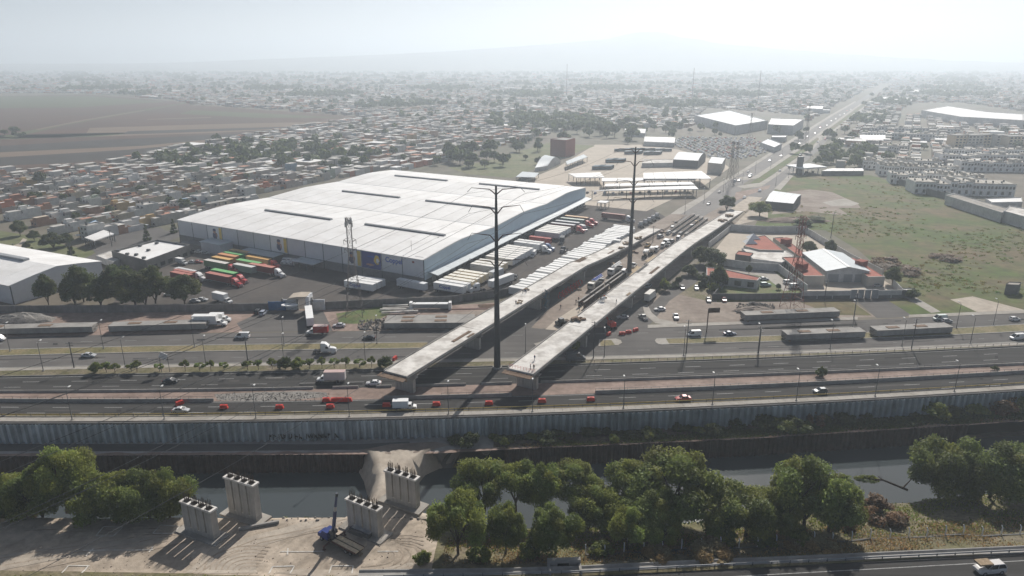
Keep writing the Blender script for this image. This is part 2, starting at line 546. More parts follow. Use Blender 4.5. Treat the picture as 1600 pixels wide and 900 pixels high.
# rounded noses of the service-road median
def nose(pix, mat='sidewalk', z=.15):
    pts = [G(x, y, 0) for x, y in pix]
    mb = MB().prism([(p.x, p.y) for p in pts], 0, z)
    return struct(mb.build('kerb_island', mat))
nose([(1026, 529.5), (1040, 529), (1046, 538.5), (1033, 539), (1025, 536), (1023, 532)])
nose([(936, 531), (962, 529.5), (970, 532), (972, 536), (966, 540), (935, 541.5)])
psheet('median', [(938, 532), (955, 531), (961, 539), (938, 540.5)], 'dry_grass', .16)
nose([(834, 537.5), (850, 533), (862, 532), (856, 540), (838, 541)])
# sidewalk on the far side of the service road, right
strip_between('sidewalk', curve([(1012, 512), (1200, 506), (1400, 496), (1600, 489.5)], 2), curve([(1012, 507), (1200, 501.5), (1400, 491.5), (1600, 484.5)], 2), 1012, 1340, 'sidewalk', .12)
strip_between('sidewalk', curve([(1012, 512), (1200, 506), (1400, 496), (1600, 489.5)], 2), curve([(1012, 507), (1200, 501.5), (1400, 491.5), (1600, 484.5)], 2), 1420, 2020, 'sidewalk', .12)

# painted lines: one sheet of marks for each road
def lane_marks(name, f0, f1, fr, dash, gap, wid, x0=-400, x1=2000, phase=0.0, mat='line_paint', z=.013, skip=None):
    fm = lambda x: f0(x) + (f1(x) - f0(x)) * fr
    pl = line(fm, z, x0, x1, 20)
    mb = MB()
    for p, a in along(pl, dash + gap, start=-phase):
        if skip and skip(p): continue
        mb.add([p + Vector((math.cos(a) * u - math.sin(a) * v, math.sin(a) * u + math.cos(a) * v, 0)) for u, v in ((0, -wid), (dash, -wid), (dash, wid), (0, wid))], [(0, 1, 2, 3)])
    return struct(mb.build(name, mat))
lane_marks('road_markings', cAbot, cAtop, .62, 5, 9.6, .10)
lane_marks('road_markings', cAbot, cAtop, .24, 5, 9.6, .10, phase=6)
lane_marks('road_markings', cBbot, cBtop, .33, 5, 9.6, .10, phase=3)
lane_marks('road_markings', cBbot, cBtop, .66, 5, 9.6, .10, phase=9)
lane_marks('road_markings', cCbot, cDbot, .5, 4, 11, .06, phase=2)
lane_marks('road_markings', cDtop, cEtop, .5, 4, 11, .08, phase=5)
for f, dy, mt in ((cAbot, -1.2, 'yellow_line'), (cAtop, 1.2, 'line_paint'), (cBtop, 1.4, 'line_paint')):
    pl = line(f, .014, dy=dy)
    ribbon('road_markings', offset(pl, .10), offset(pl, -.10), mt, 'structure')

# repairs and worn patches in the asphalt
pr_ = random.Random(41)
for mt, n_, z_ in (('patch_dark', 46, .0105), ('patch_light', 34, .0115)):
    mb = MB()
    for _ in range(n_):
        f0, f1 = pr_.choice(((cAbot, cAtop), (cBbot, cBtop), (cCbot, cDbot), (cDtop, cEtop)))
        fr = pr_.uniform(.12, .8); x0 = pr_.uniform(-60, 1600); ln = pr_.choice((8, 20, 45, 90, 160)) * pr_.uniform(.6, 1.3); wd = pr_.choice((.05, .08, .16)) * pr_.uniform(.7, 1.1)
        if f0 in (cCbot, cDtop) and 640 < x0 + ln and x0 < 1030: continue
        xs_p = np.linspace(x0, x0 + ln, 5)
        a = [G(x, f0(x) + (f1(x) - f0(x)) * fr, z_) for x in xs_p]; b = [G(x, f0(x) + (f1(x) - f0(x)) * min(.94, fr + wd), z_) for x in xs_p]
        mb.add(a + b, [(i, i + 1, 6 + i, 5 + i) for i in range(4)])
    struct(mb.build('road_patches', mt))

# concrete median barriers with a thin rail
def barrier(f, x0, x1, label, rail=True, dy=0.0, h=.95):
    xs = list(np.arange(x0, x1, 20)) + [x1]
    pl = [G(x, f(x) + dy, 0) for x in xs]
    o = sweep('barrier_wall', pl, [(-.32, 0), (-.14, h), (.14, h), (.32, 0)], 'concrete')
    tag(o, label, 'barrier')
    if rail:
        mb = MB()
        for p, a in along(pl, 2.4):
            mb.box(p.x, p.y, h + .28, .07, .07, .56)
        r = mb.build('rail_post', 'dark_metal', o); tag(r, kind='stuff')
        sweep('rail', pl, [(-.04, h + .5), (-.04, h + .58), (.04, h + .58), (.04, h + .5)], 'dark_metal', o)
    return o
barrier(cAtop, -420, 334, 'long concrete barrier on the near edge of the dirt median, left stretch')
barrier(cAtop, 600, 690, 'short concrete barrier beside the foot of the left flyover pier', False)
barrier(cAtop, 690, 800, 'concrete barrier with a rail between the two flyover ends')
barrier(cAtop, 930, 2020, 'long concrete barrier on the near edge of the median, right of the flyovers')
barrier(cBbot, -420, 490, 'concrete barrier on the far edge of the dirt median, left stretch', False, h=.7)
barrier(cBbot, 520, 560, 'short concrete barrier block behind the row of red barriers', False, h=.7)
barrier(cBbot, 588, 612, 'short concrete barrier beside the white sedan', False, h=.7)
barrier(cBbot, 640, 728, 'concrete barrier in the shade between flyover piers', False, h=.7)
barrier(cBbot, 752, 800, 'concrete barrier left of the second flyover pier', False, h=.7)
barrier(cBbot, 845, 2020, 'long railed barrier on the far edge of the median, right of the flyovers', True, h=.7)
# fine railing on the planting strip, right
fr = thing('railing', 'thin grey post-and-rail railing between sidewalk and freeway on the right', 'railing', (0, 0, 0))
pl = [G(x, cBtop(x) - 1.2, .1) for x in range(900, 2020, 20)]
mb = MB()
for p, a in along(pl, 3.0): mb.box(p.x, p.y, .65, .1, .1, 1.1)
tag(mb.build('post', 'lamp_pole', fr), kind='stuff')
sweep('rail', pl, [(-.04, 1.05), (-.04, 1.13), (.04, 1.13), (.04, 1.05)], 'lamp_pole', fr)
# white gravel spilled on the median
psheet('gravel_patch', [(335, 616), (400, 613), (470, 611), (510, 613), (512, 620), (440, 626), (372, 627), (340, 625)], 'grey_rubble', .02)

# ------------------------------------------------------------------ retaining wall of corrugated steel sheets
BERM = -6.0
rw = thing('retaining_wall', 'long corrugated blue-grey steel retaining wall under the freeway edge', 'wall', (0, 0, 0))
def pile_mesh(name, wdt, depth, h, mat):
    # one folded sheet: flat - web - flat - web, with thickness
    w4 = wdt / 4
    pr = [(0, 0), (w4 * 1.1, 0), (w4 * 1.8, -depth), (w4 * 3.1, -depth), (w4 * 3.8, 0), (wdt, 0)]
    pb = [(x, y + .05) for x, y in reversed(pr)]
    poly = pr + pb
    mb = MB()
    n = len(poly)
    a = [(p[0], p[1], 0) for p in poly]; b = [(p[0], p[1], h) for p in poly]
    mb.add(a + b, [(i, (i + 1) % n, n + (i + 1) % n, n + i) for i in range(n)] + [tuple(range(n, 2 * n))])
    return mb.mesh(name, mat)
WS = 1.95
wme = pile_mesh('steel_sheet', WS - .02, .8, -BERM + .6, 'sheet_wall')
wpl = [p + Vector((0, -.25, 0)) for p in cut(lWall, -172, 178)]
ws = along(wpl, WS)
for i, (p, a) in enumerate(ws):
    o = obj('steel_sheet', wme, rw, (p.x, p.y, BERM - .9 + random.uniform(-.04, .04)), rz=a)
# cap beam and light coping slabs on top
sweep('cap_beam', wpl, [(-.15, -.55), (-.15, -.05), (.55, -.05), (.55, -.55)], 'concrete_dark', rw)
cpm = MB().bb(.02, 2.27, 0, 2.3, -.05, .17).mesh('coping_slab', 'sidewalk')
cpl = [p + Vector((0, .25, 0)) for p in cut(lWall, -172, 178)]
for p, a in along(cpl, 2.3):
    o = obj('coping_slab', cpm, rw, (p.x, p.y, random.uniform(-.02, .02)), rz=a)
# low yellow-brown guard rail behind the coping
gr = thing('guard_rail', 'low rusty guard rail along the near edge of the freeway', 'guard rail', (0, 0, 0))
gpl = [p + Vector((0, 3.2, 0)) for p in cut(lWall, -172, 178)]
mb = MB()
for p, a in along(gpl, 4.0): mb.box(p.x, p.y, .4, .14, .14, .8, a)
tag(mb.build('post', 'lamp_pole', gr), kind='stuff')
sweep('rail', gpl, [(-.05, .5), (-.05, .8), (.05, .8), (.05, .5)], 'yellow_line', gr)
# graffiti tags, loose hand-drawn strokes standing on the corrugations
gf = MB()
rg = random.Random(3)
gx = G(422, 655, 0).x; gx1 = G(528, 655, 0).x
x = gx
wy = lambda x: np.interp(x, [p.x for p in wpl], [p.y for p in wpl])
while x < gx1:
    yb = wy(x) - 1.14
    zc = -4.35
    ww = rg.uniform(.7, 1.2); hh = rg.uniform(1.3, 1.9)
    if rg.random() < .14: x += .6; continue
    k = rg.randint(3, 5)
    pts = [(x + rg.uniform(0, ww), zc + rg.uniform(-hh / 2, hh / 2)) for _ in range(k)]
    for a, b in zip(pts, pts[1:]):
        gf.tube((a[0], yb, a[1]), (b[0], yb, b[1]), .14, .17, n=4)
    gf.tube((x, yb, zc - hh / 2), (x + .05, yb, zc + hh / 2), .13, .1, n=4)
    x += ww + .12
gf.build('graffiti', 'ink_and_shade', rw)

# ------------------------------------------------------------------ berm, canal, sheet piling
def farx(x): return float(np.interp(x, [-300, -135, -39, -19, 0, 35, 71, 148, 300], [162.6, 162.6, 163.6, 164.0, 166.2, 168.9, 172.3, 181.5, 202]))
def nearx(x): return float(np.interp(x, [-300, -20, 14.7, 44.7, 82, 127, 300], [138.6, 138.8, 137.6, 140.0, 146.5, 152, 178]))
WATER = -11.3
xs = [x for x in np.arange(-260, 281, 5)]
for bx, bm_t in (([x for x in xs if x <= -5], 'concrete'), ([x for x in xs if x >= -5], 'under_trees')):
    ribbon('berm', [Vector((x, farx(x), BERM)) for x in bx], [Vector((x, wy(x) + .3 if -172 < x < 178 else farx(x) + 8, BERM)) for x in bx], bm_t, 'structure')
ribbon('water', [Vector((x, nearx(x) - 9, WATER)) for x in xs], [Vector((x, farx(x) + 1, WATER)) for x in xs], 'water', 'structure')
ribbon('canal_bed', [Vector((x, nearx(x) - 9, -13)) for x in xs], [Vector((x, farx(x) + 6, -13)) for x in xs], 'dirt', 'structure')
# earth lip along the piling
ribbon('berm_edge', [Vector((x, farx(x) - .1, BERM + .05)) for x in xs], [Vector((x, farx(x) + 1.2 + .5 * math.sin(x * .7), BERM + .05)) for x in xs], 'red_dirt', 'structure')
def piling(x0, x1, label):
    t = thing('sheet_piling', label, 'sheet piling', (0, 0, 0))
    pl = [Vector((x, farx(x) - .15, 0)) for x in np.arange(x0, x1 + .1, 3)]
    me = pile_mesh('pile_sheet', 1.38, .45, 7.0, 'rust_pile')
    for p, a in along(pl, 1.4):
        obj('pile_sheet', me, t, (p.x, p.y, BERM - 6.9 + random.uniform(-.12, .12)), rz=a)
piling(-175, -40, 'dark rusty sheet piling along the canal, left of the dirt crossing')
piling(-2, 130, 'dark rusty sheet piling along the canal behind the willow trees')

# near side: construction ground on the left, rough bank on the right
def nz(x, y, s=1.0):
    return .5 * (math.sin(x * .21 * s + y * .13) + math.sin(y * .37 * s - x * .17 + 1.3)) + .35 * math.sin(x * .53 + 2.1 + y * .61)
SITE = -5.5
def hgt(x, y):
    yn = nearx(x)
    left = SITE + .10 * nz(x, y)
    yr = float(np.interp(x, [-300, 12, 103, 300], [112, 115.0, 120.5, 132]))
    t = max(0, min(1, (yn - 2 - y) / max(6, (yn - 2 - yr))))
    right = -8.0 + 5.6 * t ** .8 + .35 * nz(x * 1.6, y * 1.6)
    k = max(0, min(1, (x + 23) / 10)); k = k * k * (3 - 2 * k)
    h = left * (1 - k) + right * k
    if y < yr + 1.5 and x > -23: h = min(h, -2.75 - .12 * max(0, yr + 1.5 - y))
    if x < -20: # rise to the grass at the very front
        h += max(0, min(1, (118.5 - y) / 5)) * .8
    e = max(0, min(1, (yn - y) / 3.0))          # broken edge down to the water
    return h * e + (WATER - 1.2) * (1 - e) if e < 1 else h
def terrain(name, x0, x1, y0, yfun, mat, stx=2.0, rows=34):
    xs = list(np.arange(x0, x1 + .01, stx))
    mb = MB(); n = len(xs)
    for j in range(rows + 1):
        for x in xs:
            y1 = yfun(x); y = y0 + (y1 - y0) * j / rows
            mb.v.append((x, y, hgt(x, y)))
    for j in range(rows):
        for i in range(n - 1):
            mb.f.append([j * n + i, j * n + i + 1, (j + 1) * n + i + 1, (j + 1) * n + i]); mb.m.append(0)
    o = mb.build(name, mat)
    for p in o.data.polygons: p.use_smooth = True
    return struct(o)
terrain('construction_ground', -262, -16, 104, lambda x: nearx(x) + .6, 'sand', rows=60)
terrain('bank', -16, 262, 108, lambda x: nearx(x) + .6, 'bank_grass', rows=50)
def drape(name, pix, mat, dz=.03, zg=SITE, step=1.2):
    """a worn or marked patch lying on the uneven ground"""
    pts = [G(x, y, zg) for x, y in pix]
    x0, x1 = min(p.x for p in pts), max(p.x for p in pts); y0, y1 = min(p.y for p in pts), max(p.y for p in pts)
    bm = bmesh.new()
    vs = [bm.verts.new((p.x, p.y, 0)) for p in pts]
    f = bm.faces.new(vs); f.normal_update()
    if f.normal.z < 0: f.normal_flip()
    bmesh.ops.triangulate(bm, faces=[f])
    k = x0 + step
    while k < x1:
        bmesh.ops.bisect_plane(bm, geom=bm.verts[:] + bm.edges[:] + bm.faces[:], plane_co=(k, 0, 0), plane_no=(1, 0, 0)); k += step
    k = y0 + step
    while k < y1:
        bmesh.ops.bisect_plane(bm, geom=bm.verts[:] + bm.edges[:] + bm.faces[:], plane_co=(0, k, 0), plane_no=(0, 1, 0)); k += step
    for v in bm.verts: v.co.z = hgt(v.co.x, v.co.y) + dz
    me = bpy.data.meshes.new(name); bm.to_mesh(me); bm.free()
    me.materials.append(MATS[mat])
    return struct(obj(name, me))
drape('wheel_track', [(290, 897), (330, 858), (400, 836), (470, 818), (545, 802), (590, 792), (598, 800), (560, 812), (480, 832), (420, 850), (398, 870), (402, 896)], 'track_sand', .04)
drape('wheel_track', [(430, 896), (470, 889), (560, 893), (640, 880), (652, 884), (600, 899), (500, 905)], 'track_sand', .045)
drape('wheel_track', [(0, 868), (160, 846), (250, 838), (262, 846), (180, 858), (60, 880), (0, 892)], 'track_sand', .05)
drape('grass_verge', [(-420, 893), (0, 892), (120, 894), (300, 898), (420, 903), (420, 960), (-420, 960)], 'bank_grass', .06)
# chalk outlines of the next footings
def chalk(pix, closed=True, wd=.16):
    pts = [G(x, y, SITE) for x, y in pix]
    mb = MB()
    for a, b in zip(pts, pts[1:] + ([pts[0]] if closed else [])):
        t = (b - a); L = t.length; t.normalize(); nrm = Vector((-t.y, t.x, 0)) * wd
        k = max(1, int(L / 1.0))
        for i in range(k):
            p, q = a.lerp(b, i / k), a.lerp(b, (i + 1) / k)
            mb.add([Vector((c.x, c.y, hgt(c.x, c.y) + .09)) for c in (p - nrm, q - nrm, q + nrm, p + nrm)], [(0, 1, 2, 3)])
    return mb
cm = MB()
for pix, cl in (([(251, 821), (281, 823), (269, 834), (239, 834)], 1), ([(162, 823), (192, 824), (177, 838), (150, 838)], 1), ([(130, 860), (240, 859)], 0), ([(146, 857), (134, 869)], 0), ([(239, 854), (233, 863)], 0),
                ([(107, 884), (140, 884)], 0), ([(107, 884), (97, 897)], 0), ([(138, 884), (128, 897)], 0), ([(438, 862), (506, 862)], 0), ([(450, 857), (449, 867)], 0),
                ([(426, 885), (460, 885), (453, 898)], 0), ([(426, 885), (420, 898)], 0), ([(518, 885), (552, 885), (550, 898)], 0), ([(518, 885), (514, 898)], 0), ([(590, 862), (622, 862)], 0)):
    mm = chalk(pix, bool(cl), .13)
    cm.add(mm.v, mm.f)
struct(cm.build('chalk_markings', 'chalk'))

tm_ = MB()
def arc(c, rx, ry, a0, a1, n=14): return [(c[0] + rx * math.cos(a0 + (a1 - a0) * i / n), c[1] + ry * math.sin(a0 + (a1 - a0) * i / n)) for i in range(n + 1)]
trk = [[(-40, 893), (90, 868), (200, 850), (262, 838)], [(-40, 880), (80, 860), (190, 843), (250, 832)], [(20, 897), (140, 873), (250, 856), (300, 845)], [(300, 897), (335, 868), (400, 843), (490, 826), (560, 806), (595, 794)], [(310, 897), (345, 872), (408, 848), (498, 831), (566, 811), (603, 795)]]
for k in range(7): trk.append(arc((395, 892), 22 + k * 9, 8 + k * 5.2, math.pi * 1.02, math.pi * 1.62))
for k in range(4): trk.append(arc((560, 868), 58 + k * 12, 18 + k * 4.5, -.5, 1.5))
for k in range(5): trk.append([(598 + k * 7, 838 + k * 3), (640 + k * 2, 836 + k * 5), (662, 840 + k * 7)])
for k in range(4): trk.append([(30 + k * 60, 830 + k * 2), (120 + k * 60, 826 + k * 3), (230 + k * 20, 822 + k * 4)])
for t_ in trk:
    mm = chalk(t_, False, .17); tm_.add([v + Vector((0, 0, -.035)) if isinstance(v, Vector) else (v[0], v[1], v[2] - .035) for v in mm.v], mm.f)
struct(tm_.build('tyre_tracks', 'tyre_track'))
# dirt crossing over the canal
cr = MB()
cl = [(575, 705, 672, 702), (586, 722, 644, 716), (592, 742, 630, 735), (588, 765, 620, 757), (580, 782, 617, 777), (558, 798, 640, 796), (535, 812, 690, 810)]
secs = []
for x0, y0, x1, y1 in cl:
    a = G(x0, y0, BERM + .25); b = G(x1, y1, BERM + .25)
    n = 7
    top = [a.lerp(b, i / (n - 1)) + Vector((0, 0, .25 * math.sin(i * 2.1 + y0))) for i in range(n)]
    d = (b - a).normalized()
    lo0 = a - d * 3.6; lo0.z = WATER - .8
    lo1 = b + d * 3.6; lo1.z = WATER - .8
    secs.append([lo0] + top + [lo1])
n = 9
pts = [p for s_ in secs for p in s_]
cr.add(pts, [(k * n + i, k * n + i + 1, (k + 1) * n + i + 1, (k + 1) * n + i) for k in range(len(secs) - 1) for i in range(n - 1)])
o = struct(cr.build('dirt_crossing', 'track_sand'))
o.data.flip_normals() if o.data.polygons[3].normal.z < 0 else None
for q in o.data.polygons: q.use_smooth = True
psheet('dirt_spill', [(560, 704), (610, 694), (680, 690), (705, 695), (672, 703), (640, 709), (585, 709)], 'dirt', BERM + .12)
psheet('berm_road', [(-200, 693), (300, 694), (560, 694), (640, 690), (640, 697), (560, 703), (300, 705), (-200, 705)], 'asphalt_old', BERM + .01)

# near road bottom right, gutter, guard rail
rt = [G(x, y, -2.2) for x, y in ((640, 912), (900, 901.5), (1100, 892), (1250, 884), (1400, 876), (1600, 865), (1900, 849), (2100, 838))]
lo = [Vector((p.x, p.y - 16, -2.2)) for p in rt]
ribbon('road', rt, lo, 'asphalt', 'structure')
ribbon('road_markings', [p + Vector((0, -1.9, .006)) for p in rt], [p + Vector((0, -2.08, .006)) for p in rt], 'line_paint', 'structure')
gt = [G(x, y, -2.0) for x, y in ((560, 896), (780, 893.5), (900, 890), (1100, 880), (1250, 874), (1400, 867), (1600, 858), (1900, 843), (2100, 833))]
sweep('gutter', gt, [(-1.0, -.6), (-1.0, .12), (-.75, .12), (-.35, -.2), (.35, -.2), (.75, .12), (1.0, .12), (1.0, -.6)], 'concrete', kind='structure')
ribbon('verge', [p + Vector((0, .2, .02)) for p in rt], [Vector((p.x, p.y - .9, -1.93)) for p in gt[1:]], 'dry_grass', 'structure')
g2 = thing('guard_rail', 'galvanised guard rail on posts beside the near road', 'guard rail', (0, 0, 0))
gl = [G(x, y, -2.1) for x, y in ((600, 904), (780, 900), (900, 896.5), (1100, 887), (1250, 880), (1400, 872.5), (1600, 863), (1900, 847), (2100, 836))]
pm = MB().bb(-.08, .08, -.08, .08, 0, .78).mesh('post', 'dark_metal')
for p, a in along(gl, 3.81): obj('post', pm, g2, p, rz=a)
sweep('rail', gl, [(-.05, .45), (-.1, .55), (-.03, .61), (-.1, .68), (-.05, .78), (.02, .78), (.02, .45)], 'grey_metal', g2)
# concrete culvert mouth
cvt = thing('culvert', 'small concrete culvert with a square black opening beside the gutter', 'culvert', G(880, 884, -2.6), .05)
mb = MB().bb(-3.2, -1.2, -.4, .5, -1.2, 1.6).bb(1.2, 3.4, -.4, .5, -1.2, 1.6).bb(-1.2, 1.2, -.4, .5, .9, 1.6).bb(-1.2, 1.2, -.4, .5, -1.2, -.6)
mb.build('headwall', 'concrete', cvt)
MB().bb(-1.2, 1.2, .3, .45, -.6, .9).build('opening', 'ink_and_shade', cvt)  # solid black panel, painted shade for the dark inside of the culvert
MB().sideprism([(-3.2, -.8), (-3.2, .9), (-2.7, .9), (-2.7, -.8)], -3.2, -.4).sideprism([(2.9, -.8), (2.9, .9), (3.4, .9), (3.4, -.8)], -3.2, -.4).build('wing_wall', 'concrete', cvt)
# fence of bent concrete posts
fp = [(915, 862), (945, 862), (975, 861), (1006, 860), (1035, 859), (1065, 855), (1096, 854), (1126, 851), (1155, 850), (1184, 849), (1213, 848), (1242, 845), (1272, 843), (1301, 842), (1331, 841), (1360, 838), (1391, 837), (1420, 836), (1448, 836), (1477, 835), (1505, 833), (1535, 833), (1565, 832), (1594, 832), (1623, 831), (1652, 830)]
fnc = thing('wire_fence', 'wire fence on bent white concrete posts above the near road', 'fence', (0, 0, 0))
fm = MB().bb(-.09, .09, -.09, .09, -.8, 1.9)
fm.add([(-.09, -.09, 1.9), (.09, -.09, 1.9), (.09, .09, 1.9), (-.09, .09, 1.9), (-.07, .36, 2.3), (.07, .36, 2.3), (.07, .52, 2.24), (-.07, .52, 2.24)], [(0, 1, 5, 4), (1, 2, 6, 5), (2, 3, 7, 6), (3, 0, 4, 7), (4, 5, 6, 7)])
fme = fm.mesh('post', 'white_paint')
pp = []
for x, y in fp:
    p = G(x, y, -3.0); p.z = hgt(p.x, p.y)
    obj('post', fme, fnc, p, rz=random.uniform(-.1, .1)); pp.append(p)
wm = MB()
for h in (.5, 1.1, 1.7):
    for a, b in zip(pp, pp[1:]): wm.tube(a + Vector((0, 0, h)), b + Vector((0, 0, h)), .018, n=3, cap=False)
wm.build('wire', 'dark_metal', fnc)
sweep('footing', pp, [(-.15, -.6), (-.15, .18), (.15, .18), (.15, -.6)], 'concrete_dark', fnc)

# canal outfall: sloping concrete chute with two big pipes
of = thing('canal_outfall', 'broken concrete outfall chute with a wide drain pipe below the retaining wall', 'outfall', (0, 0, 0))
mb = MB()
for a, b in (((672, 688), (655, 728)), ((722, 684), (697, 722))):
    p, q = G(*a, BERM - .5), G(*b, WATER + 1)
    d = Vector((1.3, .3, 0))
    mb.add([p, p + d, q + d, q, p + Vector((0, 0, -2)), p + d + Vector((0, 0, -2)), q + d + Vector((0, 0, -2)), q + Vector((0, 0, -2))], [(0, 3, 2, 1), (0, 4, 7, 3), (1, 2, 6, 5), (3, 7, 6, 2), (0, 1, 5, 4)])
mb.build('side_wall', 'concrete', of)
p, q = G(674, 690, BERM - 1), G(720, 687, BERM - 1)
MB().add([p, q, q + Vector((-2, -7, -4.6)), p + Vector((-2, -7, -4.6))], [(0, 3, 2, 1)]).build('slab', 'concrete_dark', of)
def pipe(name, p, q, r, label=None):
    mb = MB()
    d = (q - p).normalized(); a = d.orthogonal().normalized(); b = d.cross(a)
    N = 14; pts = []
    for c, rr in ((p, r), (q, r), (q, r * .86), (p, r * .86)):
        pts += [c + a * (rr * math.cos(2 * math.pi * i / N)) + b * (rr * math.sin(2 * math.pi * i / N)) for i in range(N)]
    mb.add(pts, [(k * N + i, k * N + (i + 1) % N, ((k + 1) % 4) * N + (i + 1) % N, ((k + 1) % 4) * N + i) for k in range(4) for i in range(N)])
    return mb
e = G(682, 718, -8.6)
pipe('pipe', e + Vector((2.2, 5, 1.2)), e, 1.5).build('pipe', 'concrete', of)
e = G(757, 706, -8.2)
t = pipe('drain_pipe', e + Vector((2.4, 4, 1.6)), e, 1.3).build('drain_pipe', 'concrete')
tag(t, 'wide concrete drain pipe lying on the canal bank behind the willows', 'pipe')

# ================================================================== FLYOVERS UNDER CONSTRUCTION
def lerpz(prof, y): return float(np.interp(y, [p[0] for p in prof], [p[1] for p in prof]))
DW = 9.0
def flyover(name, label, x0, y0, ys, ye, zprof, joints, pier_ys, near_skew=0.0):
    t = thing(name, label, 'flyover', (0, 0, 0))
    cx = lambda y: x0 + .55 * (y - y0)
    def pt(y, off, z=0): return Vector((cx(y), y, z)) + DB * off
    def span(ya, yb):
        ks = [ya + (yb - ya) * i / 6 for i in range(7)]
        # deck slab with cantilevered edges
        secs = []
        for y in ks:
            z = lerpz(zprof, y)
            secs.append([pt(y, o, z + h) for o, h in ((-DW / 2, 0), (DW / 2, 0), (DW / 2, -.28), (DW / 2 - 1.1, -.45), (-DW / 2 + 1.1, -.45), (-DW / 2, -.28))])
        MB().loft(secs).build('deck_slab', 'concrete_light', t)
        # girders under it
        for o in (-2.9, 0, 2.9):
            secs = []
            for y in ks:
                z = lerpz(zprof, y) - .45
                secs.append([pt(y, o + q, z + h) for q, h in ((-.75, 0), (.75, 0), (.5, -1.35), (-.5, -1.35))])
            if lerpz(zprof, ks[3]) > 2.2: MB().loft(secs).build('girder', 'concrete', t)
        # low upstand and starter bars on both edges
        for sgn in (-1, 1):
            secs = []
            for y in ks:
                z = lerpz(zprof, y)
                secs.append([pt(y, sgn * (DW / 2 - .18) + q, z + h) for q, h in ((-.14, 0), (.14, 0), (.14, .30), (-.14, .30))])
            MB().loft(secs).build('kerb', 'concrete', t)
    js = [ys] + joints + [ye]
    for a, b in zip(js, js[1:]): span(a + .12, b - .12)
    for y in pier_ys:
        z = lerpz(zprof, y)
        top = z - 1.85
        if top < 1.2: continue
        c = pt(y, 0)
        a = math.atan2(DB.y, DB.x)
        mb = MB().box(0, 0, top / 2 - .5, 6.6, 1.3, top + 1.0 - .9)
        for k in (-2.2, -.73, .73, 2.2): mb.box(k, -.66, top / 2 - .45, .5, .12, top - .9)
        mb.build('pier_shaft', 'concrete_pier', t, (c.x, c.y, 0), rz=a)
        MB().sideprism([(-4.2, top), (-4.2, top - .4), (-3.3, top - .9), (3.3, top - .9), (4.2, top - .4), (4.2, top)], -.85, .85).build('pier_cap', 'concrete', t, (c.x, c.y, 0), rz=a)
    return t, pt, cx
ZL = [(150, 7), (300, 7), (322, 5), (355, 3), (372, 2.6), (400, .9)]
ZR = [(150, 6.9), (325, 7), (345, 6.6), (373, 5), (416, 3), (446, 1.2)]
fl, ptL, cxL = flyover('flyover', 'left unfinished flyover deck ending over the freeway, beside the truck yard', -3.8, 240, 185.8, 396, ZL, [222, 262, 300, 338, 368], [189.5, 222, 262, 300, 338])
fr_, ptR, cxR = flyover('flyover', 'right unfinished flyover deck ending beside the steel power pole', 36.8, 250, 187.6, 446, ZR, [224, 264, 302, 340, 378, 414], [191.5, 224, 264, 302, 340, 378])
# forms and timber at the raw ends
for tt, pt, y in ((fl, ptL, 185.6), (fr_, ptR, 187.4)):
    a = math.atan2(DB.y, DB.x)
    c = pt(y, -.4, 6.55)
    MB().box(0, -1.0, -.25, 9.4, 2.0, .14, rx=.12).build('formwork', 'brown_deck', tt, c, rz=a)
    mb = MB()
    for k in range(9): mb.box(-4.4 + k * 1.1, -1.0, -.42, .14, 2.2, .16)
    mb.box(0, -.15, -.75, 9.2, .12, .7)
    mb.build('timber_joists', 'timber', tt, c, rz=a)
    mb = MB()
    for k in range(12): mb.tube((-4.2 + k * .76, 0, -.2), (-4.2 + k * .76 + .05, -.5, .35), .03, n=4)
    tag(mb.build('starter_bars', 'rebar', tt, c, rz=a), kind='stuff')
# orange mesh fence at the right-hand end
mb = MB()
for k in range(10):
    mb.box(-4.2 + k * .93, .35, .55, .05, .05, 1.1)
mb.box(0, .35, 1.0, 8.6, .03, .06).box(0, .35, .6, 8.6, .03, .06)
mb.build('safety_rail', 'red_plastic', fr_, ptR(188.2, 0, 6.9), rz=math.atan2(DB.y, DB.x))
# slopes of fill where the decks come down
def ramp(name, cx, ya, yb, za, zb, w=5.0, mat='dirt'):
    mb = MB(); secs = []
    for i in range(7):
        y = ya + (yb - ya) * i / 6; z = za + (zb - za) * i / 6
        c = Vector((cx(y), y, 0))
        sp = w + z * 1.1
        secs.append([c - DB * sp + Vector((0, 0, -.3)), c - DB * w + Vector((0, 0, z)), c + DB * w + Vector((0, 0, z + .05)), c + DB * sp + Vector((0, 0, -.3))])
    mb.loft(secs)
    return struct(mb.build(name, mat))
ramp('fill_ramp', cxL, 362, 402, 1.4, .3); ramp('fill_ramp', cxL, 396.5, 440, .9, .05)
ramp('fill_ramp', cxR, 414, 450, 1.6, .7, mat='track_sand'); ramp('fill_ramp', cxR, 446.5, 500, 1.15, .05, mat='track_sand')

